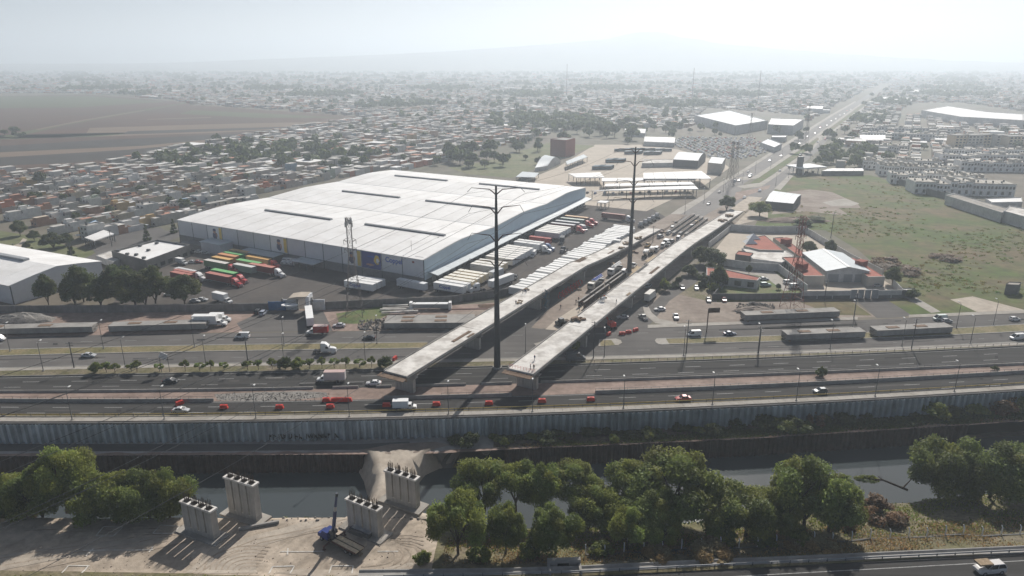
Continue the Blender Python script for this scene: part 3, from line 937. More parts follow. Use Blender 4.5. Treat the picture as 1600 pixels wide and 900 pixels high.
# loose things lying on the decks
def on_deck(pt, zp, y, off, dz=0): return pt(y, off, lerpz(zp, y) + dz)
def plank_stack(label, pos, rz, L=5, W=.9, n=4, mat='timber', gap=.05):
    t = thing('timber_stack', label, 'timber', pos, rz)
    for k in range(n):
        MB().box(0, (k - (n - 1) / 2) * W / n, .1 + random.uniform(0, .05), L * random.uniform(.9, 1), W / n - gap, .18).build('plank', mat, t)
plank_stack('long dark timbers lying along the middle of the left flyover deck', on_deck(ptL, ZL, 215, 1.2), ANG, 11, 1.1, 4, 'brown_deck')
plank_stack('short dark timbers by the right kerb of the left flyover deck', on_deck(ptL, ZL, 217, 3.3), ANG, 4, .8, 3, 'brown_deck')
plank_stack('brown timber pile at the left kerb of the left flyover, beside the white trailers', on_deck(ptL, ZL, 306, -2.6), ANG, 15, 2.6, 6, 'brown_deck', .2)
plank_stack('brown timbers at the right kerb of the left flyover behind the far steel pole', on_deck(ptL, ZL, 331, 1.8), ANG, 9, .8, 3, 'brown_deck')
plank_stack('long brown timbers on the right flyover deck below the far steel pole', on_deck(ptR, ZR, 292, 1.8), ANG, 13, 1.3, 4, 'brown_deck', .12)
plank_stack('small brown timbers at the right kerb of the right flyover deck', on_deck(ptR, ZR, 260, 3.2), ANG, 4, 1, 3, 'timber')
plank_stack('dark timbers at the left kerb of the right flyover deck beside the far steel pole', on_deck(ptR, ZR, 292, -3.8), ANG, 15, 1.5, 4, 'concrete_dark', .2)
def rubbish(label, pos, s=1.0, mat='brown_deck', n=7, seed=1):
    rg = random.Random(seed)
    t = thing('material_pile', label, 'material pile', pos, rg.uniform(0, 3))
    for k in range(n):
        mb = MB().box(rg.uniform(-1, 1) * s, rg.uniform(-.8, .8) * s, .2 + rg.uniform(0, .4) * s, rg.uniform(.5, 1.6) * s, rg.uniform(.2, .6) * s, rg.uniform(.2, .5) * s, rg.uniform(0, 3))
        mb.build('piece', mat if k % 3 else 'timber', t)
rubbish('heap of formwork pieces on the right flyover deck over the service road', on_deck(ptR, ZR, 229, -2.4), 1.7, seed=2, n=9)
rubbish('small heap of formwork beside the white drum on the right flyover', on_deck(ptR, ZR, 252, -3.6), 1.0, seed=3)
rubbish('small heap of boards on the left flyover deck beside the near steel pole', on_deck(ptL, ZL, 249, 1.8), 1.2, seed=4, mat='timber')
rubbish('grey heap of formwork left of centre on the left flyover deck', on_deck(ptL, ZL, 262, -2.8), .9, seed=5, mat='concrete_dark')
rubbish('brown machine-like heap near the far end of the right flyover deck', on_deck(ptR, ZR, 404, 1.4), 2.1, seed=6, n=10)
rubbish('second brown heap at the far end of the right flyover deck', on_deck(ptR, ZR, 421, 1.2), 2.3, seed=7, n=10)
rubbish('brown heap on the far part of the left flyover', on_deck(ptL, ZL, 352, 1.5), 1.9, seed=8, n=10)
rubbish('timber heap at the far end of the left flyover deck', on_deck(ptL, ZL, 366, 1.8), 2.2, seed=9, n=10, mat='timber')
rubbish('low timber heap between the two brown heaps on the left flyover', on_deck(ptL, ZL, 342, 2.4), 1.5, seed=10, n=8)
t = thing('mixer_drum', 'white round drum on legs at the left kerb of the right flyover', 'mixer', on_deck(ptR, ZR, 249, -2.2), .3)
MB().tube((-.5, 0, 1.0), (.6, 0, 1.5), .75, .5, 10).build('drum', 'white_paint', t)
MB().tube((-.5, -.5, 0), (-.2, 0, 1), .06).tube((-.5, .5, 0), (-.2, 0, 1), .06).tube((.6, 0, 0), (.4, 0, 1.2), .06).build('frame', 'dark_metal', t)

# stair scaffold at the left flyover pier
t = thing('scaffold_tower', 'blue-grey scaffold stair tower at a left flyover pier', 'scaffold', ptL(262, 5.6), ANG)
mb = MB()
for x in (-1.2, 1.2):
    for y in (-.8, .8): mb.tube((x, y, 0), (x, y, 8.4), .07, n=5)
for k in range(5):
    z = .5 + k * 1.7
    for y in (-.8, .8): mb.tube((-1.2, y, z), (1.2, y, z), .05, n=4)
    for x in (-1.2, 1.2): mb.tube((x, -.8, z), (x, .8, z), .05, n=4)
    mb.box(0, 0, z + .8, 2.6, .7, .08, ry=.6 * (-1) ** k)
mb.build('frame', 'bus_blue', t)

# ================================================================== FREE-STANDING PIERS ON THE SITE
def site_pier(label, tl, tr, br, ztop):
    a = G(*tl, ztop); b = G(*tr, ztop)
    foot = G(*br, SITE)
    c = (a + b) / 2
    d = (b - a); L = d.length; rz = math.atan2(d.y, d.x)
    t = thing('bridge_pier', label, 'bridge pier', (c.x, c.y, SITE), rz, 'bare bridge piers on the construction ground')
    h = ztop - SITE
    th = 2.0
    n = 4; gap = .42; wd = (L - .6 - gap * (n - 1)) / n
    mb = MB().box(0, 0, .7, L - .6, th - .3, 1.4)
    mb.build('pier_base', 'concrete_pier', t)
    cmm = MB().box(0, 0, (h - .3 + 1.4) / 2, wd, th - .3, h - .3 - 1.4).box(0, 0, h * .55, wd + .2, .25, h * .0 + .01).mesh('column', 'concrete_pier')
    for k in range(n):
        obj('column', cmm, t, (-(L - .6) / 2 + wd / 2 + k * (wd + gap), 0, 0))
    # crown slab with open pockets for the bars
    mb = MB().box(0, -th / 2 + .16, h - .12, L, .32, .4).box(0, th / 2 - .16, h - .12, L, .32, .4)
    for k in range(5):
        x = -L / 2 + .3 + (L - .6) * k / 4
        mb.box(x, 0, h - .121, .6, th - .66, .398)
    mb.build('crown', 'concrete_light', t)
    MB().box(0, 0, h - .35, L - .2, th - .66, .1).build('pocket_floor', 'concrete_dark', t)
    for k in range(4):
        x = -L / 2 + .3 + (L - .6) * (k + .5) / 4
        cm = MB(); rg = random.Random(k)
        for i in range(14):
            an = 2 * math.pi * i / 14
            px, py = x + .55 * math.cos(an), .5 * math.sin(an)
            cm.tube((px, py, h - .35), (px + rg.uniform(-.15, .15), py + rg.uniform(-.12, .12), h + rg.uniform(1.3, 2.3)), .044, n=4, cap=False)
        for z in (.2, .6, 1.0, 1.4):
            for i in range(10):
                a0, a1 = 2 * math.pi * i / 10, 2 * math.pi * (i + 1) / 10
                cm.tube((x + .55 * math.cos(a0), .5 * math.sin(a0), h + z), (x + .55 * math.cos(a1), .5 * math.sin(a1), h + z), .02, n=3, cap=False)
        cm.build('rebar_cage', 'rebar', t)
    MB().box(0, 0, .04, L + 2.6, th + 2.4, .5).build('footing', 'sidewalk', t)
    return t
site_pier('nearest left bare pier with long bent rebar and a wide shadow', (285, 780), (334, 797), (341, 843), 1.9)
site_pier('bare pier at the canal edge, left of the crane truck boom', (353, 742), (400, 757), (410, 815), 4.0)
site_pier('bare pier right beside the blue crane truck', (543, 776), (594, 796), (598, 840), 1.7)
site_pier('bare pier standing beside the dirt crossing', (603, 732), (653, 748), (655, 795), 2.5)
p = G(395, 828, SITE)
MB().box(0, 0, .3, 8.5, .5, .6).build('beam', 'concrete')
tag(bpy.data.objects['beam'], 'single concrete beam lying on the sand between two bare piers', 'beam')
bpy.data.objects['beam'].location = (G(405, 823, SITE).x, G(405, 823, SITE).y, SITE + .1); bpy.data.objects['beam'].rotation_euler = (0, 0, .32)
# steel form panels stacked against the third pier
t = thing("panel_stack", 'grey steel form panels stacked at the foot of the pier by the crane truck', 'form panels', G(566, 833, SITE), -.5)
for k in range(5): MB().box(0, -1.1 + k * .55, .5 + .1 * (k % 2), 5.4, .38, 1.1).build('panel', 'concrete_dark', t)
MB().box(.2, .3, 1.2, 5.0, 2.2, .12).build('top_panel', 'grey_metal', t)

# ================================================================== STEEL POWER POLES AND LATTICE TOWERS
def monopole(label, base, h, tilt=0):
    t = thing('power_pole', label, 'power pole', base, 0)
    mb = MB()
    ks = [(0, 1.1), (.25, .92), (.5, .72), (.75, .52), (1, .3)]
    for (a, ra), (b, rb) in zip(ks, ks[1:]): mb.tube((0, 0, a * h), (0, 0, b * h + .2), ra, rb, 12)
    mb.build('mast', 'steel_pole', t)
    MB().tube((0, 0, -.2), (0, 0, .5), 1.5, 1.5, 12).build('base', 'concrete', t)
    for lv, (z, s) in enumerate(((h - 2.5, 7.2), (h - 8.5, 7.0), (h - 17, 7.4), (h - 25, 8.2))):
        for sg in (-1, 1):
            mb = MB()
            k = .7 if lv == 0 else 1.0
            mb.tube((0, 0, z), (sg * 1.9, .1, z + 2.3 * k), .22, .17, 6)
            mb.tube((sg * 1.9, .1, z + 2.3 * k), (sg * s, .3, z + 2.9 * k), .17, .08, 6)
            mb.build('cross_arm', 'rust_pole', t)
            MB().tube((sg * s, .3, z + 2.9 * k), (sg * (s + 1.2), -.6, z + .9), .07, .07, 5).build('insulator', 'dark_metal', t)
    return t
mp1 = monopole('near tapered steel power pole with paired arms between the flyovers', G(777, 575), 58)
mp2 = monopole('far tapered steel power pole with paired arms behind the right flyover', G(983, 426), 57)
def lattice(label, base, h, wb, wt, rz=0, arms=((.97, 3), (.86, 3.4), (.75, 3)), dish=False, mat='lattice', panels=9, rb=.11):
    t = thing('lattice_tower', label, 'lattice tower', base, rz)
    half = lambda z: (wb + (wt - wb) * min(1, (z / h) / .62) ) / 2 if wt > .5 else (wb + (wt - wb) * z / h) / 2
    zs = [h * (1 - (1 - i / panels) ** 1.25) for i in range(panels + 1)]
    for sx, sy in ((-1, -1), (1, -1), (1, 1), (-1, 1)):
        mb = MB()
        for a, b in zip(zs, zs[1:]): mb.tube((sx * half(a), sy * half(a), a), (sx * half(b), sy * half(b), b), rb, rb * .9, 4)
        mb.build('leg', mat, t)
    mb = MB()
    q = [(-1, -1), (1, -1), (1, 1), (-1, 1)]
    for a, b in zip(zs, zs[1:]):
        for i in range(4):
            p, r = q[i], q[(i + 1) % 4]
            P = lambda s_, z: (s_[0] * half(z), s_[1] * half(z), z)
            mb.tube(P(p, a), P(r, b), rb * .55, n=3, cap=False); mb.tube(P(r, a), P(p, b), rb * .55, n=3, cap=False)
            mb.tube(P(p, b), P(r, b), rb * .55, n=3, cap=False)
    mb.build('bracing', mat, t)
    for f, L in arms:
        z = f * h; w = half(z)
        for sg in (-1, 1):
            MB().tube((sg * w, w, z - .7), (sg * (w + L), 0, z), .09, n=4).tube((sg * w, -w, z - .7), (sg * (w + L), 0, z), .09, n=4).tube((sg * w, 0, z + .8), (sg * (w + L), 0, z), .09, n=4).build('cross_arm', mat, t)
            MB().tube((sg * (w + L), 0, z), (sg * (w + L), 0, z - 1.6), .1, n=4).build('insulator', 'dark_metal', t)
    if dish:
        mb = MB()
        for k in range(10):
            an = k * .63; z = h * (.93 + .012 * (k % 5)); w = half(z) + .45
            mb.box(w * math.cos(an), w * math.sin(an), z, .35, .55, 1.7, an)
        mb.build('antenna_panel', 'lamp_head', t)
    return t
lattice('rusty lattice tower with antenna panels in front of the white warehouse wall', G(555, 492), 38, 6.4, 1.7, .1, ((.78, 1.4), (.69, 1.4)), True, panels=11)
lattice('red and grey lattice tower beside the red roofed compound', G(1237, 482), 37, 6.6, 1.6, .25, ((.97, 1.4), (.89, 1.5), (.8, 1.5)), False, 'lattice_red', 11)
for px, pys, hh, lb in ((1258, 226, 46, 'tall far lattice tower beside the avenue crossing'), (1171, 218, 32, 'thin grey lattice mast beside the car storage lot'), (1140, 290, 34, 'lattice tower at the left edge of the avenue by the depot'), (1148, 280, 30, 'second lattice tower behind the one by the depot')):
    lattice(lb, G(px, pys), hh, 5.0, 1.4, .3, ((.97, 3), (.85, 3)), False, 'lattice', 7, .10)
for px, pyb, pyt, lb in ((885, 152, 100, 'faint left radio mast in the hazy town'), (1081, 156, 106, 'faint middle radio mast in the hazy town'), (1184, 160, 110, 'faint right radio mast in the hazy town')):
    b = G(px, pyb); 
    hh = CAMH - (CAMH) * 0
    v = (pyt - 450) / F; tt = b.y / (_C - v * _S); hh = CAMH - tt * (_S + v * _C)
    t = thing('radio_mast', lb, 'radio mast', b)
    MB().tube((0, 0, 0), (0, 0, hh), 1.3, .6, 4).build('mast', 'lattice', t)

# ================================================================== MAIN WAREHOUSE
FR = Vector((-37.6, 289, 0)); FLp = Vector((-178.6, 368.8, 0)); BR = Vector((49, 468, 0))
eu = (FLp - FR).normalized(); ev = (BR - FR).normalized()
UL, VL = (FLp - FR).length, (BR - FR).length
wh = thing('warehouse', 'huge white roofed distribution warehouse with blue store lettering on its front wall', 'warehouse', FR, 0)
wp = lambda u, v, z: eu * u + ev * v + Vector((0, 0, z))
EAVE = 12.3
def roofz(v):
    b = VL / 3; k = (v % b) / b if v < VL else 1.0
    rise = 1.3
    return EAVE + .7 * min(1, v / 25) * min(1, (VL - v) / 25) + rise * (1 - abs(2 * k - 1)) ** .8
NS = 14
su = UL / NS
vb = [0] + [VL / 6 * i for i in range(1, 7)]
for k in range(6):
    v0, v1 = vb[k], vb[k + 1]
    mb = MB(); secs = []
    vv = [v0 + (v1 - v0) * i / 5 for i in range(6)]
    if k == 0: vv[0] = -.5
    for v in vv:
        z = roofz(max(0, min(VL - .01, v)))
        secs.append([wp(.13, v, z), wp(su - .13, v, z), wp(su - .13, v, z - .25), wp(.13, v, z - .25)])
    mb.loft(secs)
    me = mb.mesh('roof_panel', 'white_roof')
    for i in range(NS):
        obj('roof_panel', me, wh, eu * (su * i) + Vector((0, 0, random.uniform(-.015, .015))))
# seams under the joints and valley gutters
mb = MB()
for i in range(NS + 1):
    for k in range(30):
        v0, v1 = VL * k / 30, VL * (k + 1) / 30 - .01
        z0, z1 = roofz(v0) - .2, roofz(v1) - .2
        u = su * i
        mb.add([wp(u - .3, v0, z0), wp(u + .3, v0, z0), wp(u + .3, v1, z1), wp(u - .3, v1, z1)], [(0, 1, 2, 3)])
mb.build('roof_seam', 'roof_seam', wh)
for j in (1, 2):
    v = VL / 3 * j
    z = roofz(v) + .04
    a, b = wp(0, v, z), wp(UL, v, z)
    MB().add([a - ev * .5, b - ev * .5, b + ev * .5, a + ev * .5], [(0, 1, 2, 3)]).build('valley_gutter', 'grey_metal', wh)
# ridge vents: dark raised monitors
for j, (ua, ub) in enumerate((((.06, .36)), ((.50, .80)), ((.10, .40)), ((.52, .80)), ((.12, .40)), ((.56, .84)))):
    bay = j // 2; v = VL / 3 * (bay + .5); z = roofz(v)
    a, b = UL * ua, UL * ub
    pts = [wp(q, v + w_, z + h) for q in (a, b) for w_, h in ((-.9, -.3), (-.9, .6), (0, .95), (.9, .6), (.9, -.3))]
    mb = MB().add(pts, [(0, 1, 6, 5), (1, 2, 7, 6), (2, 3, 8, 7), (3, 4, 9, 8), (4, 3, 2, 1, 0), (5, 6, 7, 8, 9)])
    mb.build('ridge_vent', 'grey_metal', wh)
    p = [wp(q, v - .93, z + h) for q in (a + .3, b - .3) for h in (.05, .5)]
    MB().add(p, [(0, 2, 3, 1)]).build('vent_slot', 'dark_metal', wh)
# walls
def wallbox(u0, u1, v0, v1, z0, z1, mb=None):
    mb = mb or MB()
    p = [wp(u, v, z) for z in (z0, z1) for u, v in ((u0, v0), (u1, v0), (u1, v1), (u0, v1))]
    return mb.add(p, [(3, 2, 1, 0), (4, 5, 6, 7), (0, 1, 5, 4), (1, 2, 6, 5), (2, 3, 7, 6), (3, 0, 4, 7)] if eu.cross(ev).z > 0 else [(0, 1, 2, 3), (7, 6, 5, 4), (4, 5, 1, 0), (5, 6, 2, 1), (6, 7, 3, 2), (7, 4, 0, 3)])
wallbox(.2, UL - .2, .3, VL - .3, 0, EAVE - .3).build('core_wall', 'wall_panel', wh)
pm = wallbox(.18, su - .18, -.12, .3, 4.1, EAVE - .35).mesh('wall_panel', 'wall_panel')
for i in range(NS): obj('wall_panel', pm, wh, eu * (su * i))
wallbox(0, UL, -.06, .3, 0, 4.1).build('plinth', 'plinth', wh)
tm = wallbox(-.16, .16, -.16, .3, 0, EAVE - .3).mesh('wall_joint', 'dark_trim')
for i in range(NS + 1): obj('wall_joint', tm, wh, eu * (su * i if i else .1))
# side wall above the dock, following the roof line
mb = MB()
for k in range(36):
    v0, v1 = VL * k / 36, VL * (k + 1) / 36 - .001
    p = [wp(-.25, v, z) for v, z in ((v0, 3.2), (v1, 3.2), (v1, roofz(v1) - .27), (v0, roofz(v0) - .27))]
    q = [x + eu * .4 for x in p]
    mb.add(p + q, [(0, 1, 2, 3), (7, 6, 5, 4), (3, 2, 6, 7), (1, 5, 6, 2), (0, 3, 7, 4)])
mb.build('side_wall', 'blue_wall', wh)
wallbox(-.1, .2, 0, VL, 0, 3.2).build('dock_wall', 'dark_trim', wh)
dm = wallbox(-.3, .1, 0, 3.0, 1.2, 4.2).mesh('dock_door', 'grey_metal')
for k in range(34): obj('dock_door', dm, wh, ev * (6 + k * 5.6))
cmn = MB()
for k in range(16):
    cmn = MB(); v0, v1 = 3 + (VL - 3) * k / 16, 3 + (VL - 3) * (k + 1) / 16 - .15
    p = [wp(u, v, z) for u, v, z in ((-.2, v0, 6.2), (-5.2, v0, 5.3), (-5.2, v1, 5.3), (-.2, v1, 6.2))]
    q = [x - Vector((0, 0, .3)) for x in p]
    cmn.add(p + q, [(0, 1, 2, 3), (7, 6, 5, 4), (0, 4, 5, 1), (1, 5, 6, 2), (2, 6, 7, 3)])
    cmn.build('canopy_panel', 'canopy_sheet', wh)
wallbox(-1.6, -.1, 2, VL - 2, 0, 1.2).build('dock_platform', 'concrete_dark', wh)
# printed banners and lettering on the front wall panels
def on_front(i, u0, u1, z0, z1, d, name, mat):
    us = su * i
    p = [wp(us + u, -.12 - d, z) for u, z in ((u0, z0), (u1, z0), (u1, z1), (u0, z1))]
    q = [x + ev * (d * .9) for x in p]
    mb = MB().add(p + q, [(3, 2, 1, 0), (0, 1, 5, 4), (1, 2, 6, 5), (2, 3, 7, 6), (3, 0, 4, 7)])
    return mb.build(name, mat, wh)
ZB, ZT = 4.2, EAVE - .45
on_front(2, .3, su - .3, ZB, ZT, .06, 'banner', 'blue_print')
def blob(i, uc, zc, ru, rz_, mat, d=.1, n=14, name='banner_print'):
    us = su * i
    p = [wp(us + uc + ru * math.cos(2 * math.pi * k / n) * (1 + .15 * math.sin(3 * k)), -.12 - d, zc + rz_ * math.sin(2 * math.pi * k / n)) for k in range(n)]
    MB().add(p, [tuple(range(n))]).build(name, mat, wh)
blob(2, 2.6, 8.6, 1.6, 2.2, 'yellow_print', .09); blob(2, 2.2, 8.2, .8, 1.2, 'white_paint', .12); blob(2, 5.8, 9.8, 2.4, .35, 'letter_blue', .09); blob(2, 6.6, 6.0, 2.2, .5, 'skin_print', .09)
for i in (3, 7, 11):
    on_front(i, .4, 2.4, ZB + .3, ZT - .4, .05, 'banner_stripe', 'yellow_print')
    on_front(i, 2.4, su - .5, ZB + .3, ZT - .4, .045, 'banner', 'white_paint')
    blob(i, 5.6, 7.0, 1.7, 2.0, 'navy_print', .09); blob(i, 5.7, 9.2, 1.1, 1.25, 'skin_print', .10); blob(i, 5.6, 10.0, 1.2, .7, 'navy_print', .12); blob(i, 4.3, 7.4, .6, 1.2, 'skin_print', .11)
ltm = textmesh('Coppel', 3.2, .07); ltm.materials.append(MATS['letter_blue'])
def facing(o, p, d_right, up=Vector((0, 0, 1))):
    r = d_right.normalized(); nrm = r.cross(up).normalized(); u2 = nrm.cross(r)
    m = Matrix((r, u2, nrm)).transposed().to_4x4(); m.translation = p
    o.matrix_local = m
o = obj('lettering', ltm, wh); facing(o, wp(su * 1 + 4.6, -.2, 9.6), -eu)
on_front(0, 5.0, 6.2, 10.1, 10.9, .08, 'wall_plate', 'brick_red')
on_front(1, 1.6, 9.2, 7.75, 7.95, .05, 'lettering_line', 'letter_blue').hide_render = False
bpy.data.objects.remove(bpy.data.objects['lettering_line'])
# small roof frame at the near corner and lean-to sheds along the front
MB().add([wp(u, v, roofz(max(0, v)) + .06) for u, v in ((1.5, 2), (6, 2), (6, 2.3), (1.5, 2.3))], [(0, 1, 2, 3)]).build('roof_strip', 'dark_metal', wh)
MB().add([wp(u, v, roofz(v) + .06) for u, v in ((10.9, 0), (11.3, 0), (11.3, 30), (10.9, 30))], [(0, 1, 2, 3)]).build('roof_strip', 'dark_metal', wh)
mb = wallbox(120, 135, -8, -.3, 0, 5.2); mb.build('annex', 'wall_panel', wh)
wallbox(119.6, 135.4, -8.5, -.3, 5.2, 5.6).build('annex_roof', 'canopy_sheet', wh)
wallbox(135.6, 152, -7, -.3, 0, 2.6).build('annex', 'plinth', wh)
for a, b in ((84, 108), (58, 72)):
    wallbox(a, b, -7.5, -.3, 3.6, 3.9).build('front_canopy', 'canopy_sheet', wh)
    for k in range(4):
        wallbox(a + .3 + k * (b - a - .9) / 3, a + .6 + k * (b - a - .9) / 3, -7.3, -7.0, 0, 3.6).build('canopy_post', 'dark_trim', wh)
mb = MB().tube(wp(12, 8, roofz(8)), wp(12, 8, roofz(8) + 4.5), .06); mb.build('lightning_rod', 'lamp_pole', wh)

# ================================================================== YARD, AVENUE AND FIELD SURFACES
psheet('truck_yard', [(170, 482), (215, 420), (290, 372), (300, 352), (560, 330), (918, 300), (1012, 322), (1050, 345), (1000, 375), (900, 420), (820, 452), (760, 468), (600, 482), (430, 482)], 'asphalt_yard', .004)
psheet('yard_dirt', [(-300, 486), (60, 486), (420, 484), (600, 482), (760, 474), (800, 470), (700, 517), (545, 517), (400, 518.5), (200, 522.5), (0, 527), (-300, 536)], 'red_dirt', .004)
psheet('dirt_lot', [(415, 484), (505, 486), (520, 517), (380, 519), (370, 505)], 'asphalt_old', .008)
psheet('dirt_lot', [(585, 498), (790, 482), (740, 515), (560, 517)], 'dirt', .010)
psheet('grass_patch', [(525, 490), (600, 478), (625, 482), (590, 500), (560, 506), (530, 506)], 'grass_green', .014)
# avenue: two carriageways and median, running away from the flyovers
def av(s, o, z=0.0):
    base = Vector((36.8 - 17.0 * .876, 250 + 17 * .482, 0))   # between the decks
    return base + DA * s + DB * o + Vector((0, 0, z))
def avstrip(name, s0, s1, o0, o1, mat, z):
    ks = np.linspace(s0, s1, 24)
    return ribbon(name, [av(s, o0, z) for s in ks], [av(s, o1, z) for s in ks], mat)
psheet('work_yard', [(800, 524), (760, 500), (880, 440), (1000, 372), (1090, 322), (1180, 300), (1180, 330), (1120, 372), (1040, 440), (985, 480), (930, 520), (900, 528)], 'dirt', .006)
psheet('haul_road', [(846, 520), (868, 500), (960, 440), (990, 420), (1015, 425), (960, 470), (930, 500), (905, 522)], 'tan_yard', .010)
psheet('junction', [(640, 536), (700, 514), (760, 500), (880, 440), (900, 445), (860, 480), (830, 512), (940, 524), (960, 500), (1000, 470), (1015, 478), (1010, 512), (1040, 532), (1000, 541), (650, 546)], 'asphalt_old', .0125)
psheet('side_road', [(990, 500), (1004, 488), (1050, 446), (1090, 412), (1120, 405), (1090, 440), (1046, 470), (1022, 500), (1010, 512)], 'asphalt_old', .018)
def cq(*q): return [(968 + x / 3.6, 156 + y / 3.6) for x, y in q]
for nm, pix, mt, z in (
    ('avenue', cq((200, 690), (330, 625), (480, 545), (560, 482), (650, 430), (830, 320), (1000, 213), (1190, 93), (1330, 12), (1470, -75), (1490, -75), (1345, 30), (1230, 112), (1060, 238), (860, 372), (700, 470), (680, 520), (640, 560), (480, 650), (320, 720)), 'asphalt_avenue', .008),
    ('avenue', cq((640, 560), (680, 520), (790, 480), (870, 425), (1080, 275), (1130, 222), (1210, 170), (1410, 20), (1495, -70), (1515, -70), (1435, 12), (1255, 135), (1110, 292), (985, 402), (880, 500), (800, 570), (700, 640), (560, 700)), 'asphalt_avenue', .010),
    ('median', cq((735, 468), (860, 382), (1050, 262), (1215, 138), (1400, 5), (1405, 10), (1210, 160), (1085, 262), (900, 392), (790, 468)), 'field_grass', .05),
    ('median', cq((655, 520), (760, 500), (850, 478), (840, 498), (740, 530), (640, 575)), 'red_dirt', .05),
    ('kerb_strip', cq((640, 437), (760, 428), (870, 358), (1060, 232), (1232, 108), (1348, 26), (1400, -8), (1402, -5), (1352, 32), (1240, 116), (1066, 244), (880, 372), (780, 440), (700, 452)), 'sidewalk', .06),
    ('kerb_strip', cq((655, 486), (790, 466), (872, 416), (1080, 266), (1128, 214), (1212, 162), (1408, 12), (1412, 16), (1218, 172), (1136, 226), (1086, 280), (880, 432), (800, 486), (700, 498)), 'sidewalk', .06),
    ('sidewalk', cq((250, 670), (330, 612), (470, 536), (552, 474), (640, 424), (822, 312), (994, 205), (1184, 86), (1326, 6), (1330, 12), (1192, 94), (1004, 214), (834, 322), (655, 434), (565, 486), (490, 552), (350, 640)), 'sidewalk', .07),
    ('sidewalk', cq((870, 500), (970, 405), (1000, 402), (905, 508)), 'sidewalk', .06),
    ('sidewalk', cq((1110, 210), (1175, 180), (1190, 195), (1130, 225)), 'sidewalk', .075)):
    psheet(nm, pix, mt, z)
psheet('dirt_strip', [(1130, 356), (1160, 322), (1180, 310), (1200, 318), (1200, 340), (1150, 352)], 'track_sand', .02)
# grass field and compound ground
psheet('grass_field', [(1180, 352), (1205, 300), (1240, 275), (1300, 272), (1360, 274), (1420, 290), (1500, 320), (1600, 352), (1900, 450), (1900, 470), (1650, 488), (1400, 494), (1430, 470), (1400, 440), (1340, 390), (1290, 360), (1230, 358)], 'field_grass', .006)
psheet('bare_patch', [(1205, 335), (1230, 300), (1265, 296), (1300, 300), (1340, 318), (1345, 325), (1310, 325), (1330, 338), (1260, 330)], 'dirt', .010)
psheet('bare_patch', [(1285, 316), (1320, 310), (1343, 318), (1330, 322), (1300, 322)], 'sidewalk', .014)
psheet('bare_patch', [(1485, 468), (1520, 463), (1600, 484), (1600, 487), (1530, 489)], 'track_sand', .014)
psheet('driveway', [(1336, 468), (1385, 467), (1425, 493), (1400, 496), (1370, 497)], 'asphalt_old', .016)
psheet('driveway', [(1415, 465), (1432, 465), (1470, 487), (1455, 489)], 'sidewalk', .016)
psheet('lot', [(1010, 475), (1045, 450), (1110, 470), (1330, 470), (1368, 495), (1200, 502), (1030, 505), (1015, 495)], 'dirt', .012)
psheet('sidewalk', [(1004, 478), (1012, 476), (1018, 488), (1030, 498), (1058, 504), (1058, 509), (1024, 505), (1008, 492)], 'sidewalk', .05)
psheet('grass_patch', [(1250, 472), (1330, 470), (1362, 493), (1300, 492)], 'field_grass', .016)
psheet('grass_patch', [(1388, 470), (1412, 466), (1452, 489), (1425, 492)], 'field_grass', .017)
psheet('grass_patch', [(1120, 462), (1250, 462), (1240, 470), (1120, 472)], 'field_grass', .018)
psheet('compound_ground', [(1110, 400), (1140, 362), (1260, 362), (1400, 450), (1410, 462), (1230, 462), (1250, 445), (1180, 420)], 'tan_yard', .012)
psheet('compound_ground', [(1120, 465), (1130, 425), (1240, 420), (1262, 462)], 'grass_green', .014)
psheet('driveway', [(1130, 417), (1205, 421), (1245, 452), (1225, 455), (1195, 432), (1130, 424)], 'sidewalk', .018)
psheet('garden', [(1060, 440), (1095, 405), (1130, 415), (1125, 440), (1105, 470), (1050, 458)], 'bank_grass', .014)
# fields on the left
for pix, mt, z in (
    ([(-500, 150), (0, 150), (140, 148), (270, 158), (300, 164), (560, 182), (590, 188), (420, 210), (280, 237), (150, 264), (60, 270), (-60, 288), (-500, 300)], 'plough', .004),
    ([(-500, 232), (0, 228), (250, 213), (420, 202), (520, 198), (440, 208), (300, 232), (200, 250), (-500, 262)], 'plough_dark', .010),
    ([(-500, 262), (200, 250), (300, 234), (160, 262), (-500, 285)], 'plough', .012),
    ([(-500, 222), (0, 221), (240, 206), (130, 215)], 'plough_green', .014),
    ([(140, 200), (330, 194), (520, 190), (580, 190), (480, 200), (250, 212), (130, 216)], 'plough_pale', .012),
    ([(200, 205), (480, 197), (470, 200), (260, 208), (190, 210)], 'plough_dark', .016),
    ([(-500, 153), (140, 150), (260, 159), (120, 168), (-500, 172)], 'plough_green', .012),
    ([(230, 186), (330, 183), (330, 184.2), (230, 187.0)], 'plough_pale', .02),
    ([(-500, 214), (0, 218), (130, 214), (330, 208), (470, 202), (380, 208), (200, 217), (0, 225), (-500, 236)], 'plough', .022),
    ([(-500, 246), (0, 238), (220, 228), (380, 213), (330, 222), (200, 234), (0, 246), (-500, 258)], 'plough_pale', .023),
    ([(-500, 262), (0, 253), (160, 247), (260, 237), (220, 243), (120, 254), (0, 259), (-500, 270)], 'plough_dark', .024),
    ([(300, 172), (430, 178), (540, 184), (400, 184), (280, 178)], 'plough_green', .025),
    ([(0, 213), (40, 205), (170, 180), (290, 160), (300, 160), (200, 178), (100, 196), (20, 215)], 'plough_green', .020),
    ([(55, 202), (130, 187), (225, 172), (228, 172.6), (135, 188.2), (60, 203)], 'plough_pale', .026)):
    psheet('field', pix, mt, z)
